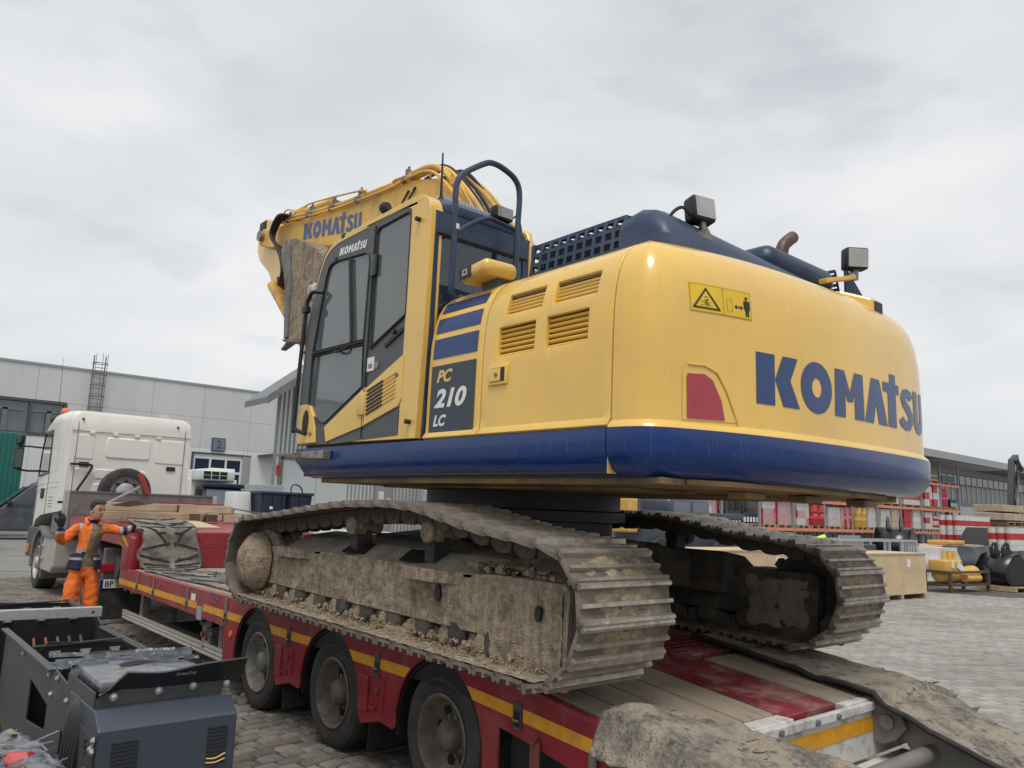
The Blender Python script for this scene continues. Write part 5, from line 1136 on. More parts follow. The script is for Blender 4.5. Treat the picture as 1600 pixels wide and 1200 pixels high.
# left side: door, window, seams
xl = -hwk-.004
B().add([(xl,12.96,2.25),(xl,13.90,2.20),(xl,13.80,2.75),(xl,13.62,3.00),(xl,12.99,3.02)], [(0,1,2,3,4)]).obj('side_window', 'glass_dark', cabk)
B().tube([(xl,12.93,2.22),(xl,13.94,2.17),(xl,13.83,2.76),(xl,13.65,3.03),(xl,12.96,3.05),(xl,12.93,2.22)], .014, 6).obj('window_seal', 'black', cabk)
B().tube([(xl,12.86,1.42),(xl,12.86,2.2),(xl,12.93,3.09),(xl,13.68,3.07),(xl,13.95,2.55),(xl,14.05,1.4)], .006, 6).obj('door_seam', 'midgrey', cabk)
for z in (2.05, 1.95): B().bar((xl+.003,11.9,z),(xl+.003,14.05,z-.05), .012, .012).obj('swage_line', 'truckwhite', cabk, bevel=.004)
B().rbox(xl-.015, xl+.01, 13.15, 13.40, 1.72, 1.92, .03).obj('door_handle', 'black', cabk)
for k in range(4): B().bar((xl,12.25,1.75-k*.06),(xl,12.62,1.75-k*.06), .004, .012).obj('grille_slot', 'midgrey', cabk)
# mirrors
mr = B(); mr.rbox(-1.58, -1.42, 13.90, 14.00, 2.30, 2.74, .03); mo = mr.obj('mirror', 'black', TK, smooth=True)
B().box(-1.565, -1.435, 13.893, 13.898, 2.33, 2.70).obj('mirror_glass', 'glass_b', mo)
mr2 = B().rbox(-1.58, -1.43, 13.88, 13.98, 2.80, 3.00, .04).obj('mirror', 'black', TK, smooth=True); B().box(-1.565, -1.50, 13.873, 13.878, 2.83, 2.97).obj('mirror_glass', 'glass_b', mr2)
B().tube([(-1.09,13.95,2.76),(-1.30,13.95,2.77),(-1.5,13.95,2.77)], .018, 6).obj('mirror_arm', 'black', TK); B().tube([(-1.09,13.95,2.28),(-1.30,13.95,2.27),(-1.5,13.95,2.29)], .022, 6).obj('mirror_arm', 'black', TK); B().cyl((-1.5,13.95,2.7),(-1.5,13.95,2.85), .03, n=8).obj('mirror_arm', 'black', TK)
B().lathe((-.90,13.2,3.46), (0,0,1), [(0,.07),(.05,.07),(.09,.04),(.095,.01)], 14).obj('beacon', 'beacon_orange', TK, smooth=True)
B().obox((-1.02,13.72,3.34), (.06,.14,.09), (.3,0,0)).obj('roof_horn', 'black', TK)
B().tube([(-.98,13.4,3.44),(-1.02,13.4,4.6)], [.006,.003], 6).obj('antenna', 'black', TK)
# front wheel, wing, steps
wheel(-1.09, 12.95, .50, .30, -1, 'alu', TK, dish=.05); wheel(1.09, 12.95, .50, .30, 1, 'alu', TK, dish=.05)
wg = B().plate(arc((12.95,.52), .68, 205, -12, 18)+arc((12.95,.52), .57, -12, 205, 18), -1.12, -.55, 'x').obj('wing', 'midgrey', TK, bevel=.02)
B().box(-1.10, -.4, 13.55, 14.3, .55, 1.15).obj('bumper', 'darkgrey', TK, bevel=.03)
B().rbox(-1.13, -1.04, 13.98, 14.12, .62, .80, .02).obj('corner_lamp', 'beacon_orange', TK)
tk_ = B(); tk_.plate([(12.28,.42),(12.28,.95),(12.20,1.02),(11.20,1.04),(11.16,.98),(11.16,.52),(11.3,.42)], -1.16, -.62, 'x'); to_ = tk_.obj('fuel_tank', 'alu', TK, bevel=.03)
for z in (.62, .84): B().box(-1.18, -1.155, 11.9, 12.25, z, z+.04).obj('step', 'galv', to_)
B().plate([(12.30,.42),(12.30,1.02),(12.22,1.06),(11.18,1.07),(11.18,1.03),(12.16,1.02),(12.2,.98),(12.2,.45)], -1.185, -1.16, 'x').obj('tank_frame', 'midgrey', to_, bevel=.006)
B().box(-1.05, -.5, 11.0, 12.3, 1.06, 1.5).obj('cab_base', 'midgrey', TK, bevel=.03); B().box(-.5, .9, 11.6, 14.2, .55, 1.5).obj('engine_block', 'black', TK)
ch = B(); ch.box(-.50, -.36, 7.6, 12.5, .72, 1.0); ch.box(.36, .50, 7.6, 12.5, .72, 1.0); ch.box(-.5, .5, 7.7, 7.85, .72, 1.0); ch.box(-.5,.5,9.2,9.4,.74,1.0); ch.obj('chassis', 'darkgrey', TK)
for s_ in (-1, 1):
    wheel(s_*1.09, 8.75, .50, .30, s_, 'rim_dirty', TK)
    B().plate(arc((8.75,.5), .66, 175, 5, 16)+arc((8.75,.5), .62, 5, 175, 16), min(s_*1.12, s_*.5), max(s_*1.12, s_*.5), 'x').obj('mudguard', 'darkgrey', TK)
B().box(-1.18, 1.18, 7.46, 7.56, .60, .80).obj('rear_crossbar', 'darkgrey', TK, bevel=.01)
B().rbox(-1.26, -1.06, 7.38, 7.46, .72, .84, .015).obj('tail_lamp', 'red_reflector', TK)
pl = B().box(-1.24, -.72, 7.375, 7.385, .51, .625).obj('number_plate', 'white_print', TK); B().box(-1.24, -1.195, 7.3725, 7.3748, .51, .625).obj('plate_band', 'blue', pl)
_v, _f = bfont('BP 3', .012)
decal('lettering', 'black', pl, lambda u, v: (-1.175+u*.105, 7.372, .53+v*.105), flat=(_v, _f))
B().box(-1.25, -.6, 7.40, 7.46, .08, .50).obj('mud_flap', 'rubber', TK); B().box(-1.25, .9, 7.5, 9.6, .06, .08).obj('underbody_shadow_panel', 'black', TK) if False else None
B().box(-1.2, -.65, 7.44, 7.52, .60, 1.05).obj('rear_panel', 'midgrey', TK, bevel=.02)
# ================================================================ WORKER
def skin_mesh(J, edges, root=0, lv=3):
    """J: list of (pos, rx, ry); returns an evaluated mesh"""
    me = bpy.data.meshes.new('sk'); me.from_pydata([Vector(j[0]) for j in J], edges, []); o = bpy.data.objects.new('sk', me); COL.objects.link(o)
    md = o.modifiers.new('skin', 'SKIN'); md.use_smooth_shade = True; md.branch_smoothing = .6
    lay = me.skin_vertices[0] if me.skin_vertices else None
    for i, j in enumerate(J): lay.data[i].radius = (j[1], j[2]); lay.data[i].use_root = (i == root)
    s_ = o.modifiers.new('s', 'SUBSURF'); s_.levels = lv; s_.render_levels = lv
    bpy.context.view_layer.update(); r_ = bpy.data.meshes.new_from_object(o.evaluated_get(bpy.context.evaluated_depsgraph_get())); bpy.data.objects.remove(o); bpy.data.meshes.remove(me)
    return r_
def ensure_skin(me): pass
def person(root, J, edges, region, mats, lv=3, wrinkle=.012):
    me = skin_mesh(J, edges, 0, lv)
    for k in mats: me.materials.append(MATS[k])
    for v in me.vertices:
        k = noise.fractal(Vector((v.co.x*10, v.co.y*10, v.co.z*16)), 1, 2, 3)*wrinkle; v.co += v.normal*k
    for p in me.polygons: p.material_index = region(p.center, p.normal); p.use_smooth = True
    return link('body', me, root)
PX, PY = -1.66, 6.5
W_ = thing('person', 'worker in orange hi-vis jacket and trousers raising one gloved hand beside the trailer', 'person')
J = [((-1.68,6.50,.86),.165,.13), ((-1.67,6.49,1.02),.170,.135), ((-1.655,6.48,1.20),.180,.13), ((-1.645,6.49,1.345),.160,.10), ((-1.635,6.48,1.435),.060,.060), ((-1.625,6.465,1.49),.055,.058),
     ((-1.785,6.50,1.368),.072,.072), ((-1.90,6.47,1.262),.066,.066), ((-1.985,6.42,1.175),.062,.062), ((-2.015,6.34,1.245),.058,.058), ((-2.035,6.27,1.36),.050,.050),
     ((-1.495,6.49,1.368),.072,.072), ((-1.385,6.46,1.335),.064,.064), ((-1.27,6.43,1.315),.058,.058), ((-1.17,6.41,1.36),.053,.053), ((-1.08,6.40,1.385),.045,.045),
     ((-1.765,6.50,.80),.110,.115), ((-1.785,6.475,.62),.105,.105), ((-1.80,6.46,.47),.092,.095), ((-1.815,6.49,.27),.088,.092), ((-1.825,6.51,.10),.078,.082),
     ((-1.59,6.50,.80),.110,.115), ((-1.575,6.48,.62),.105,.105), ((-1.565,6.465,.47),.092,.095), ((-1.555,6.49,.27),.088,.092), ((-1.55,6.51,.10),.078,.082)]
Eg = [(0,1),(1,2),(2,3),(3,4),(4,5),(3,6),(6,7),(7,8),(8,9),(9,10),(3,11),(11,12),(12,13),(13,14),(14,15),(0,16),(16,17),(17,18),(18,19),(19,20),(0,21),(21,22),(22,23),(23,24),(24,25)]
# 0 orange,1 navy,2 reflective,3 sweater,4 skin
def reg(c, n):
    x, y, z = c
    # lower arms
    if x < -1.93 and y < 6.41:
        d = z-1.20
        if d > .115: return 1
        if d > .085: return 2
        return 0
    if x > -1.40 and z > 1.25:
        if x > -1.20: return 1
        if x > -1.245: return 2
        if x > -1.29: return 1
        if x > -1.33: return 2
        return 0
    if z > 1.455 and abs(x+1.63) < .09: return 4
    if z > 1.41 and abs(x+1.63) < .075 and n.y < .2: return 1
    if z > .875:
        cx = -1.645+(1.42-z)*.02; hw_ = .045+(1.42-z)*.19
        if n.y < .15 and abs(x-cx-.04) < hw_ and y < 6.5: return 3
        if z < .94: return 1
        if z < .985: return 2
        if z < 1.05: return 1
        if z < 1.085: return 2
        if z > 1.34 and abs(abs(x+1.645)-.135) < .018 and n.y < 0: return 2
        return 0
    return 0
body = person(W_, J, Eg, reg, ['orange_cloth', 'navy_cloth', 'reflect_cloth', 'sweater', 'skin'])
# jacket skirt flaring over the hips, open in front
rings = []
for k in range(7):
    z = 1.02-k*.030; rr_ = []
    for i in range(25):
        t = R(-66+i*(360-48)/24+0); ax = .166+.010*k*.5+.008*math.sin(i*1.7+k*.5); ay = .150+.004*k
        rr_.append((-1.675+ax*math.cos(t+R(0)), 6.50+ay*math.sin(t), z+(.0 if k < 6 else .008*math.sin(i))))
    rings.append(rr_)
b_ = B(); b_.loft(rings, cap=False, close=False)
jm = b_.obj('jacket_hem', ['navy_cloth', 'reflect_cloth'], W_, smooth=True, auto=80); jm.modifiers.new('t', 'SOLIDIFY').thickness = .008
for p in jm.data.polygons: p.material_index = 1 if .945 < p.center.z < .985 else 0
# collar
B().tube(smoothpts([(-1.70,6.415,1.40),(-1.72,6.46,1.445),(-1.69,6.53,1.475),(-1.62,6.545,1.48),(-1.56,6.52,1.465),(-1.545,6.455,1.44),(-1.575,6.405,1.395)], 4), .020, 8).obj('collar', 'orange_cloth', W_, smooth=True)
# head
def head(root, c, yaw_, sc=1., tilt=0.):
    m = Matrix.Translation(c)@Matrix.Rotation(yaw_, 4, 'Z')@Matrix.Rotation(tilt, 4, 'X')@Matrix.Scale(sc, 4)
    # rings bottom->top: (z, half width, front, back)   face looks to -y
    prof = [(-.118,.030,.045,.010),(-.108,.046,.068,.030),(-.085,.058,.083,.052),(-.055,.066,.088,.070),(-.02,.072,.089,.085),(.02,.075,.088,.094),(.055,.0755,.087,.097),(.085,.070,.080,.092),(.108,.056,.062,.075),(.122,.034,.036,.048),(.127,.012,.012,.018)]
    n_ = 28; rings = []
    for z, w2, fr2, bk in prof:
        rg = []
        for i in range(n_):
            t = 2*PI*i/n_; cx = math.cos(t); sy = math.sin(t); x = w2*(abs(cx)**.85)*(1 if cx > 0 else -1); y = (-fr2 if sy > 0 else bk)*(abs(sy)**.92)
            if sy > .2 and abs(x) > .015 and abs(x) < .052 and -.005 < z < .03: y += .010      # eye sockets
            if sy > .2 and .03 < z < .07 and abs(x) < .06: y -= .004
            rg.append((x, y, z))
        rings.append(rg)
    h_ = B().loft(rings).xf(m).obj('head', 'skin', root, smooth=True, auto=80)
    h_.modifiers.new('s', 'SUBSURF').levels = 1
    B().loft([[(-.008,-.086,.025),(.008,-.086,.025),(.006,-.080,.03),(-.006,-.080,.03)],[(-.011,-.098,0),(.011,-.098,0),(.012,-.083,.0),(-.012,-.083,0)],[(-.017,-.108,-.022),(.017,-.108,-.022),(.019,-.082,-.025),(-.019,-.082,-.025)],[(-.010,-.100,-.031),(.010,-.100,-.031),(.012,-.082,-.033),(-.012,-.082,-.033)]]).xf(m).obj('nose', 'skin', h_, smooth=True, auto=80)
    for s_ in (-1, 1):
        B().lathe((s_*.071,.005,.0), (s_,.15,0), [(-.004,.026),(.010,.031),(.013,.026),(.008,.016),(.008,.001)], 12).xf(m).obj('ear', 'skin', h_, smooth=True)
        B().lathe((s_*.032,-.0785,.014), (0,-1,0), [(-.006,.008),(.004,.007),(.006,.004),(.007,.001)], 10).xf(m).obj('eye', 'black', h_)
        B().bar((s_*.014,-.088,.032),(s_*.050,-.080,.035), .004, .005).xf(m).obj('eyebrow', 'hair', h_)
    B().bar((-.024,-.0885,-.060),(.024,-.0885,-.060), .006, .006).xf(m).obj('mouth', 'rust_red', h_, bevel=.002)
    # short dark hair cap
    hr_ = []; 
    for k, (z, w2, fr2, bk) in enumerate(prof):
        if z < -.03: continue
        rg = []
        for i in range(n_):
            t = 2*PI*i/n_; cx = math.cos(t); sy = math.sin(t); o_ = .010
            x = (w2+o_)*(abs(cx)**.85)*(1 if cx > 0 else -1); y = (-(fr2+.012) if sy > 0 else bk+o_)*(abs(sy)**.92); zz = z+.010
            if sy > .15 and z < .068: y = .0+.3*y*.0-.012; x = x*.985; 
            rg.append((x, y+.004*noise.noise(Vector((x*60, y*60, z*60))), zz+(.012 if (sy > 0 and z > .07) else 0)))
        hr_.append(rg)
    B().loft(hr_).xf(m).obj('hair', 'hair', h_, smooth=True, auto=80)
    return h_
head(W_, (-1.612,6.445,1.578), R(34), .97, R(12))
# gloved hands with separate fingers
def hand(root, c, d, upv, curl, thumb, m='glove', point=False):
    d = Vector(d).normalized(); n_ = Vector(upv).normalized(); s_ = d.cross(n_).normalized(); n_ = s_.cross(d)
    P = lambda a, b2, e_: Vector(c)+d*a+s_*b2+n_*e_
    b_ = B(); b_.loft([[P(a, b2*w2, e_*h2) for b2, e_ in ((-1,-.6),(-.6,-1),(.6,-1),(1,-.6),(1,.6),(.6,1),(-.6,1),(-1,.6))] for a, w2, h2 in ((-.03,.034,.026),(.0,.038,.024),(.04,.046,.022),(.085,.046,.018),(.10,.042,.013))])
    o = b_.obj('hand', m, root, smooth=True, auto=80)
    for k, L in enumerate((.075,.085,.080,.062)):
        q = -.033+k*.022; cu = curl if not (point and k == 0) else .1; pts = []; a0 = .09; pos = P(a0, q, 0); ang = 0
        pts.append(pos)
        for sgm in range(3):
            ang += cu*(.8+.2*sgm); pos = pos+(d*math.cos(ang)-n_*math.sin(ang))*L*(.42-.06*sgm); pts.append(pos)
        B().tube(smoothpts(pts, 3), .0105, 8).obj('finger', m, o, smooth=True)
    t0 = P(.02, thumb*.04, 0); B().tube(smoothpts([t0, P(.05, thumb*.066, -.004), P(.085, thumb*.072, -.010)], 3), .0125, 8).obj('thumb', m, o, smooth=True)
    return o
hand(W_, (-2.04,6.245,1.40), (-.03,-.25,1), (.3,-1,-.2), .75, -1, point=True)
hand(W_, (-1.055,6.395,1.395), (1,-.08,.10), (0,0,1), .22, 1)
for x in (-1.83, -1.55):
    B().loft([[(x-.05,6.58,.0),(x+.05,6.58,.0),(x+.05,6.58,.11),(x-.05,6.58,.11)],[(x-.052,6.46,.0),(x+.052,6.46,.0),(x+.05,6.46,.12),(x-.05,6.46,.12)],[(x-.052,6.36,.0),(x+.052,6.36,.0),(x+.04,6.36,.075),(x-.04,6.36,.075)],[(x-.03,6.29,.0),(x+.03,6.29,.0),(x+.02,6.29,.05),(x-.02,6.29,.05)]]).obj('shoe', 'black', W_, smooth=True)
# second, far worker bending behind the crates
Q = thing('person', 'far person in yellow vest and dark cap bent low behind the plywood crate', 'person')
J2 = [((15.62,6.3,.95),.15,.12), ((15.76,6.2,1.18),.16,.13), ((16.0,6.1,1.33),.16,.12), ((16.2,6.05,1.38),.07,.07), ((16.36,6.0,1.38),.105,.105), ((16.05,5.9,1.2),.07,.07), ((16.2,5.8,.95),.06,.06), ((16.05,6.3,1.2),.07,.07), ((16.25,6.3,.95),.06,.06), ((15.65,6.15,.5),.10,.10), ((15.6,6.2,.08),.08,.08), ((15.6,6.45,.5),.10,.10), ((15.55,6.5,.08),.08,.08)]
person(Q, J2, [(0,1),(1,2),(2,3),(3,4),(2,5),(5,6),(2,7),(7,8),(0,9),(9,10),(0,11),(11,12)], lambda c, n: 1 if (c.x > 16.16 or c.z < .95) else 0, ['vest_yellow', 'navy_cloth'], 2)
# ================================================================ SWEEPER ATTACHMENTS IN THE LEFT FOREGROUND
def bolts(parent, pts, d, r_=.012):
    for p in pts: B().lathe(p, d, [(0,r_*1.35),(.004,r_*1.35),(.004,r_),(.012,r_*.9),(.016,r_*.4),(.016,.001)], 8).obj('bolt', 'galv', parent)
SW1 = thing('sweeper_attachment', 'dark grey sweeper bucket attachment with louvred motor box in the near left corner', 'attachment')
bx0, bx1, by0, by1, bz = -3.04, -2.385, -.52, .12, .70
mb = B().plate([(by0,.02),(by0,bz-.075),(by0+.012,bz-.06),(by0+.11,bz),(by1,bz),(by1,.02)], bx0, bx1, 'x').obj('motor_box', 'sheet_blue', SW1, bevel=.006)
def slots(parent, x0, x1, z0, n_, dz, nm='vent_slot'):
    for k in range(n_):
        z = z0+k*dz; b_ = B(); b_.cyl((x0,by0-.0012,z),(x1,by0-.0012,z), .0052, n=8); b_.obj(nm, 'black', parent, smooth=True)
slots(mb, bx0+.065, bx0+.185, .40, 10, .0185); slots(mb, bx1-.145, bx1-.045, .405, 10, .0185)
B().tube(smoothpts([(bx1-.145,by0-.008,.432),(bx1-.10,by0-.010,.428),(bx1-.05,by0-.008,.445)], 4), .004, 6).obj('twine', 'gold_print', mb); B().tube(smoothpts([(bx1-.145,by0-.008,.412),(bx1-.10,by0-.010,.408),(bx1-.05,by0-.008,.42)], 4), .004, 6).obj('twine', 'gold_print', mb)
B().box(bx0-.006, bx0-.001, by0+.02, by1-.03, .05, .60).obj('side_plate', 'sheet_grey', mb, bevel=.002)
for k in range(3): B().cyl((bx0-.0085,by0+.16,.50+k*.028),(bx0-.0085,by0+.24,.515+k*.028), .006, n=6).obj('vent_slot', 'black', mb)
B().plate([(by0+.06,.28),(by0+.10,.42),(by0+.13,.44),(by0+.155,.43),(by0+.13,.28)], bx0-.012, bx0-.008, 'x').obj('paper_tag', 'white_print', mb)
bolts(mb, [(bx0-.006,by0+.03,.585),(bx0-.006,by0+.03,.535),(bx0-.006,by0+.065,.54),(bx0-.006,by1-.10,.59),(bx0-.006,by1-.22,.56)], (-1,0,0), .014)
bolts(mb, [(bx1+.001,by0+.04,.60),(bx1+.001,by0+.04,.50),(bx1+.001,by0+.04,.36)], (1,0,0), .014)
# grey bracket and black rubber chute on top
br_ = B().plate([(bx0+.015,bz+.002),(bx1-.035,bz+.002),(bx1-.01,bz+.085),(bx0+.14,bz+.085),(bx0+.10,bz+.09),(bx0+.055,bz+.07),(bx0+.015,bz+.04)], by0+.155, by0+.165, 'y').obj('chute_bracket', 'sheet_grey', SW1)
B().box(bx0+.005, bx0+.013, by0+.16, by1+.10, bz+.002, bz+.07).obj('chute_bracket', 'sheet_grey', SW1)
bolts(br_, [(bx0+.09,by0+.155,bz+.045),(bx0+.30,by0+.155,bz+.05),(bx0+.47,by0+.155,bz+.055),(bx1-.012,by0+.15,bz+.05)], (0,-1,0), .014)
rings = []
for i in range(25):
    t = i/24; x = bx0+.02+t*.70; hz = .085+.10*max(0, 1-((t-.17)/.10)**2 if t < .17 else 1)*(1 if t < .17 else .0)+ (.0 if t < .17 else .0)
    top = bz+.06+(.10*min(1, t/.16)**1.3)+(.0 if t < .3 else .035*(t-.3)**1.2)-.018*math.exp(-((t-.42)/.18)**2)
    rings.append([(x, by0+.165, bz+.05), (x, by0+.13-.05*t, top), (x, by0+.15-.05*t, top+.004), (x, by0+.185, bz+.05)])
b_ = B(); b_.loft(rings); ch_ = b_.obj('rubber_chute', 'blackgloss', SW1, smooth=True, auto=50)
_v, _f = bfont('SweepOnly', .004, .35)
decal('lettering', 'greysteel', ch_, lambda u, v: (bx0+.36+u*.022, by0+.135-.05*.55+(.10-v*.02)*.0-.004, bz+.125+v*.022), flat=(_v, _f))
B().loft([[(bx0+.03,by0+.17,bz+.05),(bx1-.0,by0+.17,bz+.05),(bx1,by0+.17,bz+.10),(bx0+.03,by0+.17,bz+.11)],[(bx0+.03,by1+.2,bz+.02),(bx1-.1,by1+.2,bz+.02),(bx1-.1,by1+.2,bz+.10),(bx0+.03,by1+.2,bz+.12)]]).obj('film_wrap', 'film', SW1, bevel=.02)
# bucket trough along +y : side cheeks, cross plates
def trough(root, x0, x1, y0, y1, zt, zb=.05, m='sheet_grey'):
    s1 = B().plate([(y0,zb),(y0,zt-.12),(y0+.10,zt-.03),(y0+.55,zt),(y1,zt),(y1,zb+.15),(y1-.4,zb)], x0, x0+.012, 'x', holes=[[(y0+.12,.30),(y0+.14,.44),(y0+.20,.46),(y0+.22,.32)],[(y0+.62,.36),(y0+.62,.50),(y0+1.2,.55),(y0+1.2,.30)]]).obj('side_cheek', m, root, bevel=.003)
    B().plate([(y0+.1,zb),(y0+.1,zt-.2),(y0+.62,zt-.03),(y1,zt-.03),(y1,zb)], x1-.012, x1, 'x').obj('side_cheek', m, root, bevel=.003)
    B().box(x0-.035, x0, y0+.50, y1, zt-.012, zt).obj('top_flange', m, root)
    B().box(x1-.03, x1+.02, y0+.62, y1, zt-.04, zt-.03).obj('top_flange', m, root)
    B().add([(x0,y0+.1,zb),(x1,y0+.1,zb),(x1,y1,zb),(x0,y1,zb)], [(0,1,2,3)]).obj('trough_floor', 'black', root)
    for k, yc in enumerate((y0+.60, y0+1.32)):
        if yc > y1: continue
        cp_ = B().plate([(x0+.013,zb),(x1-.013,zb),(x1-.013,zt-.10),(x1-.10,zt-.0),(x0+.10,zt+.03),(x0+.013,zt-.08)], yc, yc+.01, 'y').obj('cross_plate', 'black', root)
        for q in (.22, .5, .78): B().loft([[(x0+(x1-x0)*q-.035,yc-.002,zt-.03),(x0+(x1-x0)*q+.035,yc-.002,zt-.03),(x0+(x1-x0)*q+.02,yc-.03,zt-.055),(x0+(x1-x0)*q-.02,yc-.03,zt-.055)],[(x0+(x1-x0)*q-.035,yc-.002,zt-.06),(x0+(x1-x0)*q+.035,yc-.002,zt-.06),(x0+(x1-x0)*q+.03,yc-.002,zt-.075),(x0+(x1-x0)*q-.03,yc-.002,zt-.075)]]).obj('hook_plate', 'greysteel', root)
        B().bar((x0+.01,yc,zt+.004),(x1-.10,yc,zt+.02), .02, .012).obj('plate_flange', 'sheet_grey', root)
    bolts(root, [(x0-.002,y0+.12,zt-.10),(x0-.002,y0+.40,zt-.035),(x0-.002,y0+.62,zt-.05),(x0-.002,y0+.52,zt-.14),(x0-.002,y0+1.5,zt-.06)], (-1,0,0), .014)
    bolts(root, [(x1-.05,y0+.62,zt-.03),(x1-.04,y0+.70,zt-.02)], (0,0,1), .013)
    return s1
trough(SW1, -3.02, -2.36, .12, 2.45, .72)
B().loft([[(-2.98,1.75,.60),(-2.45,1.75,.60),(-2.45,1.75,.61),(-2.98,1.75,.61)],[(-2.98,2.1,.50),(-2.45,2.1,.50),(-2.45,2.1,.51),(-2.98,2.1,.51)],[(-2.98,2.35,.52),(-2.45,2.35,.52),(-2.45,2.35,.53),(-2.98,2.35,.53)]]).obj('deflector', 'sheet_grey', SW1)
for k in range(6):
    x = -2.92+k*.08; B().tube(smoothpts([(x,1.85,.66),(x-.01,2.0,.57),(x-.015,2.18,.55),(x-.01,2.36,.64)], 4), .010, 6).obj('tine', 'rust_red' if k < 4 else 'sheet_grey', SW1, smooth=True)
# hose bundle wrapped in film
for k in range(5):
    dx = .020*k; B().tube(smoothpts([(-2.60,.20-dx,.79),(-2.80,.10-dx,.80),(-2.95,.02-dx,.76),(-3.055+dx*.4,-.08-dx,.66),(-3.09+dx*.5,-.12-dx,.45),(-3.09+dx*.5,-.12-dx,.15)], 6), .017, 8).obj('hose', 'black', SW1, smooth=True)
for k in range(3): B().tube(smoothpts([(-2.95,.75+.05*k,.70),(-2.80,.68+.05*k,.76),(-2.6,.55+.04*k,.77),(-2.42,.40,.74)], 6), .015, 8).obj('hose', 'black', SW1, smooth=True)
fw_ = B(); rf_ = random.Random(8)
for k in range(60):
    x = rf_.uniform(-3.0, -2.42); y = rf_.uniform(.12, .42); a = rf_.uniform(-.5, .5); L = rf_.uniform(.05, .16); d = Vector((math.cos(a), math.sin(a)*.4, rf_.uniform(-.05, .05)))*L; e_ = Vector((0, rf_.uniform(.008, .02), rf_.uniform(.004, .02))); p = Vector((x, y, .80+rf_.uniform(-.02, .02)))
    fw_.add([p-d, p+d, p+d+e_, p-d+e_*1.4], [(0,1,2,3)])
fw_.obj('film_shreds', 'film', SW1, kind='stuff')
# second attachment behind
SW2 = thing('sweeper_attachment', 'black bucket attachment behind the galvanised tube at the left edge', 'attachment')
trough(SW2, -3.10, -2.22, 2.62, 4.55, .72)
# galvanised square tube laid across
GT = thing('square_tube', 'galvanised square steel tube lying across the dark attachments with its open end to the right', 'steel tube')
b_ = B(); b_.plate([(-.04,-.04),(.04,-.04),(.04,.04),(-.04,.04)], 0, 1.35, 'x', holes=[[(-.034,-.034),(.034,-.034),(.034,.034),(-.034,.034)]]); m = Matrix.Translation((-3.62,2.98,.755))@Matrix.Rotation(R(-4), 4, 'Z')
b_.xf(m).obj('tube', 'galv', GT, bevel=.004)
B().cyl((1.28,-.042,.0),(1.28,-.0395,.0), .012, n=10).xf(m).obj('bolt_hole', 'black', GT)
B().lathe((.42,0,.075), (0,1,0), [(-.01,.018),(-.01,.034),(.01,.034),(.01,.018)], 16, closed=True).xf(m).obj('lifting_eye', 'galv', GT)
# wrapped bundle in the bottom-left corner
WB = thing('wrapped_bundle', 'machine part wrapped in torn dark film with red and yellow scraps, bottom left corner', 'bundle')
def f4_(u, v):
    y = -1.55+u*1.25; x = -3.62+.40*v; t = v*2-1
    z = .60+.10*(1-t*t)-.22*max(0, u-.75)*2+.03*noise.fractal(Vector((x*8, y*8, 2)), 1, 2, 4); z -= .28*max(0, abs(t)-.72)*2.2
    return (x, y, z)
vs = [Vector(f4_(i/40, j/24)) for j in range(25) for i in range(41)]; fs = [(j*41+i, j*41+i+1, (j+1)*41+i+1, (j+1)*41+i) for j in range(24) for i in range(40)]
B().add(vs, fs).obj('film', 'film', WB, smooth=True, auto=60)
B().box(-3.62, -3.25, -1.5, -.42, .05, .48).obj('carton', 'black', WB)
rf_ = random.Random(31); sh_ = B()
for k in range(46):
    p = Vector(f4_(rf_.uniform(.1,.95), rf_.uniform(.15,.9)))+Vector((0,0,.012)); a = rf_.uniform(0, 6.3); L = rf_.uniform(.02,.06); d = Vector((math.cos(a), math.sin(a), rf_.uniform(-.2,.4)))*L; e_ = Vector((-math.sin(a), math.cos(a), .3))*rf_.uniform(.004,.014)
    sh_.add([p-d, p+d, p+d+e_, p-d+e_], [(0,1,2,3)])
sh_.obj('film_shreds', 'film', WB, kind='stuff')
for u, v, m_ in ((.72,.55,'drum_yellow'),(.62,.40,'sign_yellow'),(.50,.32,'drum_yellow')):
    p = Vector(f4_(u, v)); B().obox(p+Vector((0,0,.014)), (.05,.025,.003), (0,.3,.5)).obj('scrap', m_, WB)
B().loft([[(-3.50,-1.02,.64),(-3.42,-1.05,.66),(-3.40,-1.0,.72),(-3.47,-.97,.72)],[(-3.36,-1.0,.63),(-3.30,-.98,.64),(-3.32,-.93,.68),(-3.38,-.94,.68)]]).obj('red_cap', 'drum_red', WB, bevel=.006)
B().lathe((-3.75,-1.25,.52), (1,.25,-.05), [(0,.10),(.02,.135),(.42,.14),(.45,.13),(.46,.001)], 24).obj('drum_end', 'sheet_grey', WB, smooth=True)
# scrap board and stick on the cobbles
B().obox((-1.95,-.25,.012), (.9,.62,.018), (0,0,R(18))).obj('scrap_board', 'plank', label='worn brown board lying flat on the cobbles beside the motor box', cat='board')
B().tube(smoothpts([(-2.30,-.52,.03),(-2.0,-.42,.035),(-1.72,-.22,.03)], 4), [.012]*4+[.014]*4+[.010], 6).obj('stick', 'black', label='thin dark stick lying on the brown board', cat='stick') if False else B().tube([(-2.30,-.52,.035),(-2.0,-.43,.04),(-1.66,-.20,.035)], .013, 6).obj('stick', 'black', label='thin dark stick lying across the brown board on the cobbles', cat='stick')
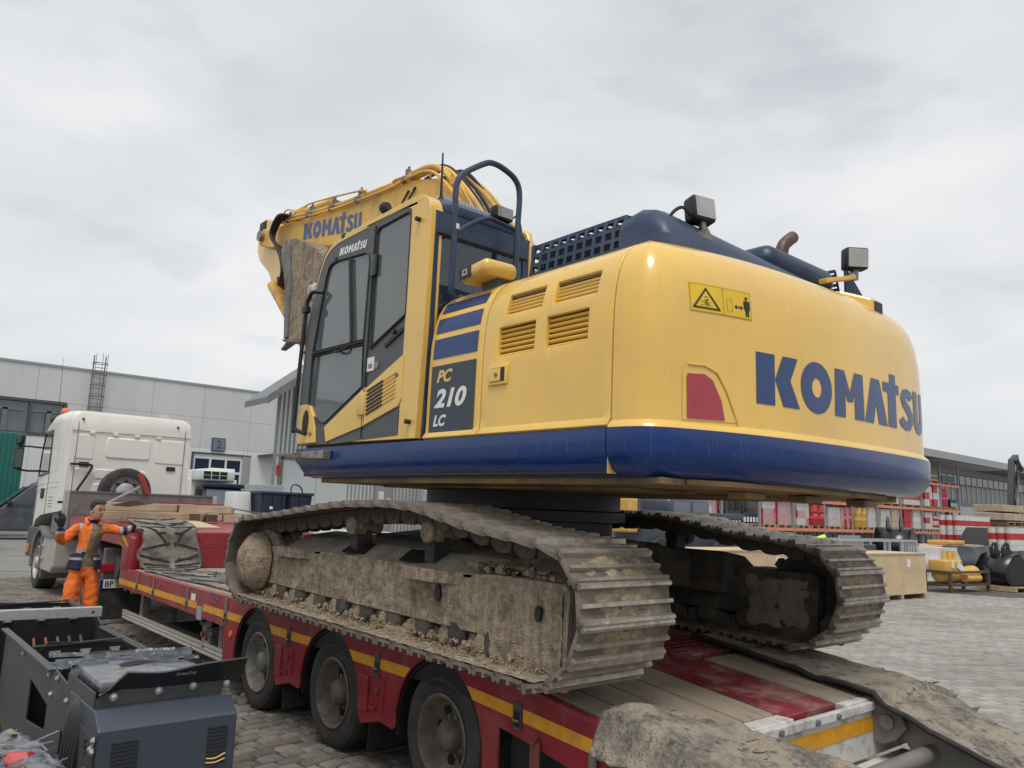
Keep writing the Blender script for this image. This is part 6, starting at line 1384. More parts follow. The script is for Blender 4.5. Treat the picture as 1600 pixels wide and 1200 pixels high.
# ================================================================ LEFT: HALL, ANNEX, VEHICLES
YB = 44.; ks = (YB+4.632)/34.632
def hx(x): return -4.066+(x+4.066)*ks         # from measurements taken on the plane y=30
def hz(z): return 1.681+(z-1.681)*ks
HALL = thing('industrial_hall', 'large pale grey panelled hall with window band and numbered gate behind the white truck', 'building', (0,0,0))
zr = hz(6.92); xw0, xw1 = hx(-6), hx(2.04); zw0, zw1 = hz(4.18), hz(5.50); xd0, xd1, zdh = hx(7.15), hx(9.33), hz(3.92)
XA, XB = -30, 32
wallb = B().plate([(XA,0),(XB,0),(XB,zr-.3),(XA,zr-.3)], YB+.15, YB+.35, 'y', holes=[[(xw0,zw0),(xw1,zw0),(xw1,zw1),(xw0,zw1)],[(xd0,.02),(xd1,.02),(xd1,zdh),(xd0,zdh)]]).obj('wall', 'panel_mid', HALL)
# cladding panels: lighter upper band, white lower band, joints left open
def clad(x0, x1, z0, z1, m):
    return B().box(x0+.005, x1-.005, YB, YB+.14, z0+.004, z1-.004).obj('wall_panel', m, HALL, bevel=.01, seg=1)
holes = [(xw0,xw1,zw0,zw1),(xd0,xd1,0,zdh)]
step = 3.0; x = XA
while x < XB:
    x1 = min(x+step, XB)
    for z0, z1, m in ((0,zw0,'panel_white'),(zw0,zw1,'panel_light'),(zw1,zr,'panel_light')):
        segs = [(x, x1)]
        for a, b_, c, d in holes:
            if c < z1-.1 and d > z0+.1:
                if c <= z0+.05 and d >= z1-.05:
                    ns = []
                    for s0, s1 in segs:
                        if b_ <= s0 or a >= s1: ns.append((s0, s1))
                        else:
                            if a > s0+.1: ns.append((s0, a))
                            if b_ < s1-.1: ns.append((b_, s1))
                    segs = ns
                else:   # hole covers only the lower part of this band (gate)
                    ns = []
                    for s0, s1 in segs:
                        if b_ <= s0 or a >= s1: ns.append((s0, s1)); continue
                        if a > s0+.1: ns.append((s0, a))
                        if b_ < s1-.1: ns.append((b_, s1))
                        q0, q1 = max(s0, a), min(s1, b_)
                        if d < z1-.1: clad(q0, q1, d, z1, m)
                    segs = ns
        for s0, s1 in segs: clad(s0, s1, z0, z1, m)
    x = x1
B().box(XA-.2, XB+.2, YB-.06, YB+.6, zr-.02, zr+.10).obj('roof_edge', 'panel_mid', HALL); B().box(XA, XB, YB+.4, YB+30, zr-.4, zr).obj('roof', 'panel_mid', HALL)
# window band with frames
wb = B().box(xw0, xw1, YB+.20, YB+.22, zw0, zw1).obj('window_glass', 'glass_b', HALL)
B().box(xw0, xw1, YB-.03, YB+.1, zw1-.10, zw1+.06).obj('window_frame', 'darkgrey', HALL); B().box(xw0, xw1, YB-.03, YB+.1, zw0-.06, zw0+.12).obj('window_frame', 'darkgrey', HALL)
xx = xw1; k = 0
while xx > xw0:
    B().box(xx-.09, xx+.05, YB-.02, YB+.12, zw0, zw1).obj('mullion', 'darkgrey', HALL)
    xx -= 1.65 if k % 2 == 0 else 2.05
    if k % 2 == 1 or k == 0:
        B().box(xx, xx+1.7, YB-.01, YB+.1, zw1-.62, zw1-.52).obj('transom', 'midgrey', HALL); B().box(xx+.75, xx+.98, YB-.01, YB+.1, zw0, zw1-.52).obj('mullion', 'midgrey', HALL)
    k += 1
B().box(xw1-1.3, xw1-.75, YB+.16, YB+.19, zw0+.12, zw0+.55).obj('window_reflection_object', 'drum_red', HALL) if False else None
B().box(xw1-2.05, xw1-1.55, YB+.6, YB+.9, zw0+.1, zw0+.6).obj('window_display', 'drum_red', HALL)
# numbered sectional gate
gt = B().plate([(xd0,0),(xd1,0),(xd1,zdh),(xd0,zdh)], YB+.05, YB+.13, 'y', holes=[[(xd0+.12+j*(xd1-xd0-.12)/3, .3+i*.88), (xd0+(j+1)*(xd1-xd0-.12)/3, .3+i*.88), (xd0+(j+1)*(xd1-xd0-.12)/3, .3+i*.88+.72), (xd0+.12+j*(xd1-xd0-.12)/3, .3+i*.88+.72)] for i in range(5) for j in range(3)]).obj('sectional_gate', 'panel_white', HALL)
for i in range(5):
    for j in range(3): B().box(xd0+.10+j*(xd1-xd0-.12)/3, xd0+.02+(j+1)*(xd1-xd0-.12)/3, YB+.09, YB+.10, .28+i*.88, 1.04+i*.88).obj('gate_pane', 'glass_dark', gt)
B().box(xd0-.15, xd0, YB-.02, YB+.2, 0, zdh+.1).obj('gate_jamb', 'darkgrey', gt); B().box(xd1, xd1+.5, YB-.04, YB+.2, 0, zdh).obj('gate_jamb', 'panel_mid', gt); B().box(xd0-.1, xd1+.5, YB-.03, YB+.2, zdh, zdh+.10).obj('gate_lintel', 'darkgrey', gt)
sg = B().box(hx(8.15)-.42, hx(8.15)+.42, YB-.12, YB-.02, zdh+.22, zdh+1.05).obj('gate_sign', 'sheet_blue', HALL, bevel=.02); B().box(hx(8.15)-.36, hx(8.15)+.36, YB-.126, YB-.122, zdh+.28, zdh+.99).obj('sign_face', 'glass_b', sg)
_v, _f = bfont('2', .01)
decal('lettering', 'blue', sg, lambda u, v: (hx(8.15)-.14+u*.62, YB-.13, zdh+.40+v*.68), flat=(_v, _f))
B().box(hx(5.55), hx(5.55)+.62, YB-.03, YB-.005, hz(5.25), hz(5.25)+.28).obj('wall_vent', 'panel_white', HALL)
# canopy at the right of the gate
B().loft([[(hx(10.0),YB-1.4,hz(3.95)),(hx(11.6),YB-1.4,hz(4.15)),(hx(11.6),YB-1.4,hz(4.15)+.2),(hx(10.0),YB-1.4,hz(3.95)+.14)],[(hx(10.0),YB,hz(3.95)),(hx(11.6),YB,hz(4.15)),(hx(11.6),YB,hz(4.15)+.2),(hx(10.0),YB,hz(3.95)+.14)]]).obj('canopy', 'darkgrey', HALL)
# caged roof ladder
LD = thing('roof_ladder', 'grey caged steel ladder rising above the hall roof edge', 'ladder', (hx(3.0), YB-.25, 0))
for s_ in (-1, 1): B().tube([(s_*.30,0,hz(4.2)),(s_*.30,0,zr+.9)], .035, 6).obj('ladder_rail', 'greysteel', LD)
z = hz(4.3)
while z < zr+.8: B().tube([(-.30,0,z),(.30,0,z)], .018, 6).obj('rung', 'greysteel', LD); z += .30
z = hz(5.0)
while z < zr+1.0:
    B().tube([(-.34+.0*i, 0, z) if i in (0, 12) else (-.42*math.cos(PI*i/12), -.72*math.sin(PI*i/12), z) for i in range(13)], .02, 6).obj('cage_hoop', 'greysteel', LD); z += .62
for i in (3, 6, 9): B().tube([(-.42*math.cos(PI*i/12), -.72*math.sin(PI*i/12), hz(5.0)),(-.42*math.cos(PI*i/12), -.72*math.sin(PI*i/12), zr+.95)], .015, 6).obj('cage_strip', 'greysteel', LD)
# ---- corrugated annex
YA = 22.; AX0 = 7.42
AN = thing('corrugated_annex', 'grey corrugated annex with pitched roof overhang and roller shutter behind the excavator', 'building')
def roofz(x): return 5.35+.80*(x-6.42) if x < 11 else 5.35+.80*4.58-.80*(x-11)
gb = B().plate([(AX0,0),(14.6,0),(14.6,roofz(14.6)-.25),(11,roofz(11)-.25),(AX0,roofz(AX0)-.25)], YA+.05, YA+.25, 'y', holes=[[(7.72,.02),(10.35,.02),(10.35,3.42),(7.72,3.42)]]).obj('wall', 'panel_mid', AN)
x = AX0+.03
while x < 14.5:
    if not (7.62 < x < 10.40): z0 = .05
    else: z0 = 3.5
    B().box(x, x+.075, YA-.01, YA+.05, z0, roofz(x)-.3).obj('corrugation_rib', 'panel_light', AN); x += .165
for a, b_ in (((6.35,roofz(6.35)),(11.0,roofz(11))),((11.0,roofz(11)),(15.6,roofz(15.6)))):
    B().loft([[(a[0],y,a[1]-.10),(b_[0],y,b_[1]-.10),(b_[0],y,b_[1]+.12),(a[0],y,a[1]+.12)] for y in (YA-1.5, YA+.6)]).obj('roof', 'panel_dark', AN)
    B().loft([[(a[0]-.03,y,a[1]-.14),(b_[0],y,b_[1]-.14),(b_[0],y,b_[1]+.16),(a[0]-.03,y,a[1]+.16)] for y in (YA-1.56, YA-1.49)]).obj('fascia', 'midgrey', AN)
B().box(7.72, 9.05, YA+.02, YA+.08, .02, 3.42).obj('door_leaf', 'panel_light', AN); B().box(9.07, 10.35, YA+.02, YA+.08, .02, 3.42).obj('door_leaf', 'panel_light', AN)
B().box(7.62, 7.72, YA-.02, YA+.1, 0, 3.5).obj('door_frame', 'midgrey', AN); B().box(7.62, 10.42, YA-.02, YA+.1, 3.42, 3.5).obj('door_frame', 'midgrey', AN)
B().rbox(7.45, 7.58, YA-.12, YA-.02, 2.85, 3.2, .03).obj('alarm_box', 'drum_red', AN)
B().box(11.55, 12.35, YA-.06, YA-.01, .1, 3.0).obj('switch_panel', 'panel_mid', AN); B().box(11.7, 11.95, YA-.07, YA-.06, 2.0, 2.45).obj('notice', 'white_print', AN); B().box(12.1, 12.25, YA-.07, YA-.06, 1.95, 2.2).obj('notice', 'white_print', AN)
# roller shutter wing
SHW = B().box(12.4, 16.6, YA-2.0, YA-1.8, 0, 3.6).obj('shutter_wall', 'panel_mid', AN)
for k in range(34): B().box(12.5, 16.4, YA-2.05, YA-1.99, .05+k*.1, .05+k*.1+.075).obj('shutter_slat', 'shutter', AN, bevel=.012, seg=1)
B().box(16.4, 16.55, YA-2.07, YA-1.98, 0, 3.6).obj('shutter_guide', 'panel_light', AN)
# loading dock with bins and cabinets
DK = B().box(4.4, 9.6, 17.4, 21.2, 0, 1.02).obj('loading_dock', 'panel_light', label='low pale concrete loading platform under the two black bins', cat='platform', bevel=.03)
def bin_(x, y, label, w_=.80):
    t = thing('waste_bin', label, 'bin', (x,y,1.02), (0,0,0), 'black waste bins')
    B().loft([[(-w_*.40,-.36,.12),(w_*.40,-.36,.12),(w_*.40,.36,.12),(-w_*.40,.36,.12)],[(-w_*.48,-.43,1.05),(w_*.48,-.43,1.05),(w_*.48,.43,1.05),(-w_*.48,.43,1.05)]]).obj('bin_body', 'darkblue_plastic', t, bevel=.03)
    B().rbox(-w_*.53, w_*.53, -.48, .48, 1.05, 1.14, .03).obj('rim', 'darkblue_plastic', t, smooth=True)
    for s_ in (-.36, .36): B().cyl((s_,-.38,.10),(s_+.05,-.38,.10), .09, n=12).obj('caster', 'black', t)
    for s_ in (-.3, 0, .3): B().box(s_-.025, s_+.025, -.46, -.40, .25, 1.03).obj('rib', 'darkblue_plastic', t)
    B().box(-.12, .02, -.452, -.448, .62, .70).obj('sticker', 'white_print', t)
    return t
bin_(5.56, 18.0, 'left one of two black waste bins on the platform'); b2 = bin_(6.46, 18.1, 'right one of two black waste bins, with a cable coil on its lid')
B().lathe((6.46,18.0,2.20), (.2,-1,.3), [(-.02,.20),(0,.24),(.02,.20)], 24, closed=True).obj('cable_coil', 'black', label='black cable coil lying on the right bin', cat='cable')
B().rbox(4.62, 5.10, 18.2, 19.0, 1.02, 2.12, .03).obj('white_cabinet', 'panel_white', label='plain white cabinet left of the black bins', cat='cabinet', smooth=True)
B().rbox(5.6, 6.6, 19.3, 20.0, 1.02, 2.40, .03).obj('grey_cabinet', 'panel_mid', label='grey steel cabinet behind the black bins', cat='cabinet', smooth=True)
# ---- delivery truck with roof chiller facing the camera
RT = thing('refrigerated_truck', 'white refrigerated truck with dark cab and chiller unit parked by gate two', 'truck', (9.72, 33.2, 0))
B().rbox(-1.15, 1.15, 1.3, 6.5, .9, 3.0, .06).obj('box_body', 'truckwhite', RT, smooth=True)
B().rbox(-.2, 1.0, 1.25, 6.4, 2.9, 3.55, .06).obj('box_upper', 'truckwhite', RT, smooth=True)
ch_ = B().rbox(-1.15, .75, .55, 1.3, 2.88, 3.42, .08).obj('chiller_unit', 'panel_white', RT, smooth=True)
for i in range(2):
    for j in range(3): B().box(-.80+j*.40, -.45+j*.40, .535, .553, 2.98+i*.2, 3.14+i*.2).obj('chiller_grille', 'black', ch_)
B().loft([[(-1.05,-.5,.5),(1.05,-.5,.5),(1.05,-.5,1.55),(-1.05,-.5,1.55)],[(-1.05,1.25,.5),(1.05,1.25,.5),(1.05,1.25,1.6),(-1.05,1.25,1.6)]]).obj('cab_lower', 'truckwhite', RT, bevel=.06)
B().loft([[(-1.02,-.42,1.56),(1.02,-.42,1.56),(1.02,1.25,1.56),(-1.02,1.25,1.56)],[(-.90,.05,2.58),(.90,.05,2.58),(.90,1.2,2.62),(-.90,1.2,2.62)]]).obj('cab_upper', 'darkblue_plastic', RT, bevel=.05)
B().add([(-.92,-.46,1.62),(.92,-.46,1.62),(.82,-.03,2.48),(-.82,-.03,2.48)], [(0,1,2,3)]).obj('windscreen', 'glass_b', RT)
B().rbox(-1.0, 1.0, -.15, .2, 2.56, 2.76, .05).obj('sun_visor', 'darkblue_plastic', RT, smooth=True)
for s_ in (-1, 1): B().rbox(s_*1.22-.13, s_*1.22+.13, -.35, -.2, 1.7, 2.5, .05).obj('mirror', 'black', RT, smooth=True); B().loft([[(s_*.45,-.52,1.0),(s_*.98,-.52,1.15),(s_*.98,-.52,1.35),(s_*.6,-.52,1.25)],[(s_*.45,-.40,1.0),(s_*.98,-.40,1.15),(s_*.98,-.40,1.35),(s_*.6,-.40,1.25)]]).obj('headlamp', 'blackgloss', RT)
for s_ in (-1, 1):
    for y in (.5, 4.8): B().lathe((s_*1.0,y,.42), (-s_,0,0), [(0,.12),(0,.38),(.03,.42),(.22,.42),(.25,.38),(.25,.1)], 20).obj('wheel', 'tyre', RT, smooth=True)
for q in ((-.7,-.47,1.66),(.35,-.47,1.68)): B().obox(q, (.45,.01,.10), (-.45,0,0)).obj('dashboard_paper', 'white_print', RT)
# ---- grey van, partly hidden by the tractor
VN = thing('grey_van', 'dark grey van parked side-on behind the white tractor truck', 'van', (1.45, 35.5, 0))
B().plate([(-2.1,.35),(-2.1,.95),(-1.75,1.15),(-.55,1.30),(.55,2.35),(.9,2.50),(5.0,2.52),(5.0,.35)], -.9, .9, 'y').obj('van_body', 'graphite', VN, bevel=.08)
B().plate([(-.35,1.38),(.60,2.25),(.85,2.36),(1.5,2.36),(1.5,1.38)], -.915, -.905, 'y').obj('side_window', 'glass_dark', VN)
B().loft([[(-.62,-.80,1.36),(-.62,.80,1.36)],[(.50,-.72,2.36),(.50,.72,2.36)]], cap=False, close=False).obj('windscreen', 'glass_b', VN)
for x in (-1.15, 3.2):
    w_ = B().lathe((x,-.92,.36), (0,1,0), [(0,.22),(0,.33),(.02,.36),(.22,.36),(.22,.1)], 24).obj('wheel', 'tyre', VN, smooth=True); B().lathe((x,-.925,.36), (0,-1,0), [(0,.23),(.005,.21),(-.02,.05),(-.02,.001)], 20).obj('rim', 'darkgrey', w_, smooth=True)
    for k in range(5): a = 2*PI*k/5; B().bar((x,-.935,.36),(x+.2*math.cos(a),-.935,.36+.2*math.sin(a)), .02, .05, (0,1,0)).obj('spoke', 'rim', w_)
B().rbox(-.35, -.15, -1.12, -.93, 1.40, 1.62, .05).obj('mirror', 'black', VN, smooth=True)
# ---- green container and white lorry at the left edge
GC = B().box(-1.9, 1.9, 37.5, 39.9, 1.0, 4.75).obj('container_box', 'green', bevel=.04, label='teal green container behind the white lorry at the left edge', cat='container')
for k in range(18): B().box(-1.85+k*.205, -1.75+k*.205, 37.46, 37.51, 1.1, 4.65).obj('rib', 'green', GC)
WL = thing('white_lorry', 'white lorry cab cut off by the left image edge beside the van', 'truck', (-2.35, 27.5, 0))
B().rbox(-1.25, 1.25, -2.3, 0, .9, 3.35, .15, 4).obj('cab', 'truckwhite', WL, smooth=True)
B().box(1.252, 1.26, -1.9, -.9, 2.0, 2.9).obj('side_window', 'glass_dark', WL); B().box(1.2,1.255,-2.0,-.3,.5,.95).obj('step_panel', 'darkgrey', WL)
B().tube(smoothpts([(1.2,-.6,3.2),(1.45,-.6,3.15),(1.65,-.6,2.8),(1.9,-.6,2.55)], 4), .04, 6).obj('mirror_arm', 'black', WL)
B().lathe((.9,-.8,3.35), (0,0,1), [(0,.10),(.12,.10),(.18,.05),(.19,.01)], 12).obj('beacon', 'beacon_orange', WL, smooth=True)
B().box(-1.2, 1.2, 0, 5, .7, 1.1).obj('chassis', 'darkgrey', WL)
for y in (-1.3, 3.5): B().lathe((1.22,y,.5), (-1,0,0), [(0,.2),(0,.46),(.03,.5),(.28,.5),(.3,.2)], 20).obj('wheel', 'tyre', WL, smooth=True)
# ================================================================ RIGHT: WAREHOUSE, PALLET RACK, GOODS, CRATES
YR = 13.9
WH = thing('warehouse', 'long grey warehouse with flat roof overhanging the pallet racks', 'building')
WX0, WX1 = 15.5, 95
B().box(WX0, WX1, 15.6, 15.9, 0, 5.75).obj('wall', 'panel_mid', WH)
x = WX0
while x < WX1:
    if not (50.2 < x < 60.0) or True: B().box(x+.05, x+.18, 15.55, 15.6, 0 if not (49.4 < x < 60.4) else 3.55, 5.0).obj('cladding_rib', 'panel_light', WH)
    x += .42 if x < 40 else (.9 if x < 75 else 2.0)
B().box(WX0-.3, WX1, 13.35, 22, 5.78, 6.02).obj('roof', 'panel_dark', WH); B().box(WX0-.3, WX1, 13.15, 13.45, 5.70, 6.12).obj('roof_fascia', 'panel_mid', WH)
for k in range(26): B().box(44.0+k*.42, 44.22+k*.42, 13.5, 15.5, 5.70, 5.76).obj('roof_slat', 'white_print', WH)
cl_ = B().box(49.2, WX1, 15.53, 15.6, 4.62, 5.30).obj('clerestory', 'darkgrey', WH)
for k in range(30): B().box(49.3+k*1.05, 50.2+k*1.05, 15.50, 15.53, 4.68, 5.24).obj('window_pane', 'glass', WH)
gd = B().box(50.0, 60.2, 15.40, 15.55, 0, 3.45).obj('gate_frame', 'sheet_blue', WH); B().box(50.5, 60.0, 15.34, 15.40, 0, 3.2).obj('gate_leaf', 'shutter', WH)
# ---- rack
RK = thing('pallet_rack', 'orange and grey pallet rack with several bays along the warehouse wall', 'rack')
UX = [17.34+i*2.752 for i in range(-1, 12)]; LV = [1.42, 2.72, 4.22]; BM = .10
for i, x in enumerate(UX):
    for y in (YR, YR+1.0): B().box(x-.06, x+.06, y-.05, y+.04, 0, 5.55 if i > 8 else 4.6).obj('upright', 'rack_grey', RK)
    for k in range(4): z = .3+k*1.2; B().bar((x,YR,z),(x,YR+1.0,z+.9), .03).obj('brace', 'rack_grey', RK)
for i in range(len(UX)-1):
    for z in LV:
        if z > 4 and i < 7: continue
        for y in (YR-.04, YR+1.0): B().box(UX[i]+.05, UX[i+1]-.05, y-.025, y+.025, z-.03, z+.11).obj('beam', 'rack_orange', RK)
B().bar((UX[-1],YR,.2),(UX[-1],YR+1.0,2.6), .04).obj('end_brace', 'rack_grey', RK)
def pallet(parent, w_=1.15, d=.9, nm='pallet', m='palletwood'):
    o = B(); o.box(-w_/2, w_/2, -d/2, d/2, .10, .135)
    po = o.obj(nm, m, parent)
    for x in (-w_/2+.06, 0, w_/2-.06): B().box(x-.06, x+.06, -d/2, d/2, 0, .10).obj('pallet_block', m, po)
    return po
rnd_ = random.Random(21)
def load(name, x, y, z, label, cat, kind, w_=1.15, h_=.85, rz=0):
    t = thing(name, label, cat, (x,y,z), (0,0,rz), 'goods on the pallet rack' if y > 13 else 'goods on the yard')
    pallet(t, w_)
    d = .85
    if kind.startswith('drums'):
        c1 = kind.split('_')[1]; n_ = max(2, round(w_/.58)); r_ = w_/n_/2*.97
        for i in range(n_):
            for j in range(2):
                px_ = -w_/2+(i+.5)*w_/n_; py_ = -d/2+(j+.5)*d/2; B().lathe((px_,py_,.136), (0,0,1), [(0,r_*.97),(.02,r_),(h_*.32,r_),(h_*.34,r_*1.03),(h_*.36,r_),(h_*.65,r_),(h_*.67,r_*1.03),(h_*.69,r_),(h_-.02,r_),(h_,r_*.97),(h_-.015,r_*.93),(h_-.015,.001)], 20).obj('drum', 'drum_'+c1, t, smooth=True, auto=50)
                if j == 0 and c1 == 'red': 
                    vv, ff = bfont('TOTAL', .01); B().lathe((px_,py_,.136+h_*.45), (0,0,1), [(0,r_*1.002),(.0,r_*1.004)], 20).obj('drum_ring', 'drum_red', t) if False else decal('lettering', 'white_print', t, lambda u, v, p=px_, q=py_: (p-.16+u*.105, q-math.sqrt(max(.0004, r_*r_-(-.16+u*.105)**2))-.006, .136+h_*.45+v*.12), flat=(vv, ff), cuts=12)
    elif kind.startswith('boxes'):
        c = kind.split('_', 1)[1].split('+'); n_ = 3; rows = 3
        for i in range(n_):
            for k in range(rows):
                m_ = c[k % len(c)] if i < 2 or len(c) < 2 else c[(k+1) % len(c)] if rnd_.random() < .3 else c[k % len(c)]; B().box(-w_/2+i*w_/n_+.008, -w_/2+(i+1)*w_/n_-.008, -d/2, d/2, .136+k*h_/rows, .136+(k+1)*h_/rows-.008).obj('carton', m_, t, bevel=.01, seg=1)
    elif kind == 'jerry':
        for i in range(5): B().rbox(-w_/2+i*w_/5+.01, -w_/2+(i+1)*w_/5-.01, -d/2, d/2, .136, .136+h_, .03).obj('canister', 'darkblue_plastic', t, smooth=True); B().box(-w_/2+i*w_/5+.04, -w_/2+(i+1)*w_/5-.05, -d/2-.004, -d/2-.001, .2, .2+h_*.45).obj('canister_label', 'white_print', t)
    elif kind.startswith('pails'):
        n_ = max(3, round(w_/.3)); rr = w_/n_/2*.98
        for k in range(2):
            for i in range(n_):
                for j in range(3):
                    z0 = .136+k*h_/2; p = (-w_/2+(i+.5)*w_/n_, -d/2+(j+.5)*d/3, z0); o = B().lathe(p, (0,0,1), [(0,rr*.9),(h_/2-.03,rr*.98),(h_/2-.025,rr*1.03),(h_/2-.005,rr*1.03),(h_/2-.005,.001)], 14).obj('pail', 'drum_white', t, smooth=True)
                    if j == 0 or i == 0: B().lathe((p[0],p[1],z0+h_*.14), (0,0,1), [(0,rr*.96),(0,rr*.965),(h_*.18,rr*.992),(h_*.18,rr*.985)], 14).obj('pail_label', 'drum_red', o)
    if 'wrap' in kind or kind.endswith('w'):
        pass
    return t
def wrapcover(t, w_, h_, m='wrap'):
    """stretch film bunched round a load"""
    b_ = B(); rg = []
    for k in range(6):
        z = .12+k*(h_+.02)/5; rr_ = []
        for i in range(28):
            u = i/28; 
            e_ = 1.0; s_ = 2*PI*u; cx = math.cos(s_); sy = math.sin(s_); q = max(abs(cx), abs(sy)); rr_.append((cx/q*(w_/2+.015)+.02*noise.noise(Vector((cx*4, sy*4, z*6))), sy/q*.44+.02*noise.noise(Vector((cx*5, sy*5, z*5+7))), z+.015*noise.noise(Vector((cx*3, sy*3, k)))))
        rg.append(rr_)
    b_.loft(rg); return b_.obj('stretch_film', m, t, smooth=True, auto=60)
mat('film_clear', (.72, .70, .70), .25, var=.2, vs=8, alpha=.42, coat=.3)
ordn = ['first','second','third','fourth','fifth','sixth','seventh','eighth','ninth','tenth','eleventh','twelfth','thirteenth']
def bx_(px): # px -> x on rack plane, from measured uprights
    P = [(985,17.34),(1059,20.07),(1127,22.90),(1188,25.76),(1243,28.64),(1291,31.40),(1335,34.21),(1374.5,36.96),(1410.5,39.71),(1443,42.41),(1473,45.11),(1500,47.73)]
    for (a, xa), (c, xc_) in zip(P, P[1:]):
        if px <= c: return xa+(xc_-xa)*(px-a)/(c-a)
    return P[-1][1]
mid_goods = [(1046,1072,'boxes_drum_yellow+box_tan',.95,'yellow cartons','cartons',0),(1077,1089,'drums_yellow',.8,'yellow drums','drums',0),(1093,1122,'boxes_drum_red+drum_white',.98,'red and white wrapped cartons','cartons',1),(1133,1158,'jerry',.5,'dark canisters','canisters',0),(1160,1186,'jerry',.45,'dark canisters with white labels','canisters',0),(1191,1211,'boxes_drum_red+drum_red+drum_white',1.0,'crimson wrapped cartons with pale patches','cartons',1),(1213,1239,'boxes_drum_red',1.0,'plain crimson wrapped cartons','cartons',1),(1245,1264,'boxes_drum_white+drum_red+drum_white',.98,'white and pink wrapped cartons','cartons',1),(1266,1289,'drums_red',.95,'bright red drums with white lettering','drums',0),(1294,1313,'boxes_wrap',.9,'crinkled white film wrapped goods','cartons',1),(1315,1333,'drums_red',.9,'red drums with torn film','drums',1),(1338,1355,'drums_yellow',.95,'tan drums','drums',0),(1357,1371,'boxes_drum_white',1.05,'tall white cartons','cartons',1),(1377,1391,'boxes_drum_white+wrap',.95,'pale pink and white cartons','cartons',1),(1393,1408,'boxes_box_tan+drum_yellow',1.0,'tan and white wrapped cartons','cartons',1),(1413,1424,'boxes_drum_red',1.0,'solid red stack','cartons',0),(1427,1441,'boxes_drum_white+panel_white',1.0,'white blue footed stack','cartons',0),(1446,1457,'boxes_drum_white+drum_red',.95,'red and white banded boxes','cartons',0),(1460,1471,'pails',.75,'white red pails','pails',0),(1476,1487,'pails',.8,'white red pails at the last bay','pails',0)]
for k, (a, c, kd, hh, desc, cat_, wr) in enumerate(mid_goods):
    x0, x1 = bx_(a), bx_(c); w_ = (x1-x0)*.98
    bay = sum(1 for u in UX[1:] if u < (x0+x1)/2)
    t = load('pallet_load', (x0+x1)/2, YR+.47, LV[0]+.112, '%s, middle shelf, %s bay from the left' % (desc, ordn[bay-1]), cat_, kd, w_, hh)
    if wr: wrapcover(t, w_, hh, 'film_clear')
for k, (a, c, kd, hh, desc) in enumerate([(1046,1090,'boxes_box_tan',.35,'low tan cartons'),(1100,1124,'boxes_drum_white',.3,'low pale cartons'),(1140,1180,'boxes_box_tan+drum_yellow',.35,'low tan and yellow cartons'),(1192,1215,'boxes_box_tan',.3,'flat tan cartons'),(1222,1240,'boxes_green+drum_white',.3,'flat green and white goods'),(1246,1285,'boxes_drum_white',.32,'flat white cartons'),(1294,1330,'boxes_drum_white',.5,'white film wrapped cartons'),(1338,1370,'boxes_drum_white',.6,'white wrapped cartons with open pallet'),(1378,1408,'boxes_box_tan+drum_white',.75,'tan and white cartons'),(1413,1440,'boxes_drum_white+drum_red',.85,'pink and white cartons'),(1446,1458,'boxes_drum_white+drum_red',1.15,'tall pink wrapped cartons'),(1460,1470,'boxes_drum_red+drum_white',1.2,'tall crimson wrapped cartons'),(1475,1484,'drums_red',1.1,'tall red barrels'),(1486,1496,'jerry',.5,'small blue canisters')]):
    x0, x1 = bx_(a), bx_(c); bay = sum(1 for u in UX[1:] if u < (x0+x1)/2)
    t = load('pallet_load', (x0+x1)/2, YR+.45, LV[1]+.112, '%s on the upper shelf, %s bay from the left' % (desc, ordn[bay-1]), 'goods', kd, (x1-x0)*.96, hh)
for k, (a, c, kd, hh, desc) in enumerate([(1446,1470,'boxes_box_tan+midgrey',.35,'mixed small parts'),(1474,1497,'boxes_green+midgrey',.4,'green crates')]):
    x0, x1 = bx_(a), bx_(c); load('pallet_load', (x0+x1)/2, YR+.45, LV[2]+.112, '%s on the top shelf at the right rack end' % desc, 'goods', kd, (x1-x0)*.9, hh)
for k, (a, c, kd, hh, desc) in enumerate([(1380,1392,'drums_red',.7,'red drum and blue bucket'),(1455,1470,'drums_red',.75,'red drums'),(1474,1486,'drums_red',.6,'darker red drums'),(1100,1124,'boxes_box_tan+drum_white',.8,'pale cartons'),(1200,1240,'boxes_drum_white',.7,'white cartons'),(1490,1500,'jerry',.5,'dark canisters')]):
    x0, x1 = bx_(a), bx_(c); bay = sum(1 for u in UX[1:] if u < (x0+x1)/2); load('pallet_load', (x0+x1)/2, YR+.45, 0, '%s on the floor level, %s bay of the rack' % (desc, ordn[bay-1]), 'goods', kd, (x1-x0)*.96, hh)
# ---- loader parked in front of the racks (seen between the tracks)
LO = thing('wheel_loader', 'blue grey loader with orange beacon parked in front of the rack', 'loader', (15.6, 10.6, 0), (0,0,R(-8)))
B().rbox(-1.9, 1.9, -.7, .7, .7, 1.75, .12).obj('loader_body', 'sheet_blue', LO, smooth=True); B().rbox(-.9, .9, -.65, .65, 1.7, 2.36, .15).obj('loader_cab', 'sheet_blue', LO, smooth=True)
B().box(-.7, .0, -.66, -.655, 1.82, 2.25).obj('side_window', 'glass_b', LO); B().box(.1, .75, -.66, -.655, 1.82, 2.25).obj('side_window', 'glass_b', LO)
B().box(-2.3, -1.95, -.5, .5, 1.3, 2.3).obj('counterweight', 'drum_yellow', LO, bevel=.05); B().box(-2.0, 2.1, -.9, -.7, 1.75, 1.95).obj('lift_arm', 'sheet_blue', LO, bevel=.03); B().lathe((1.1,0,2.1), (0,0,1), [(0,.10),(.14,.10),(.2,.04),(.2,.01)], 12).obj('beacon', 'beacon_orange', LO, smooth=True)
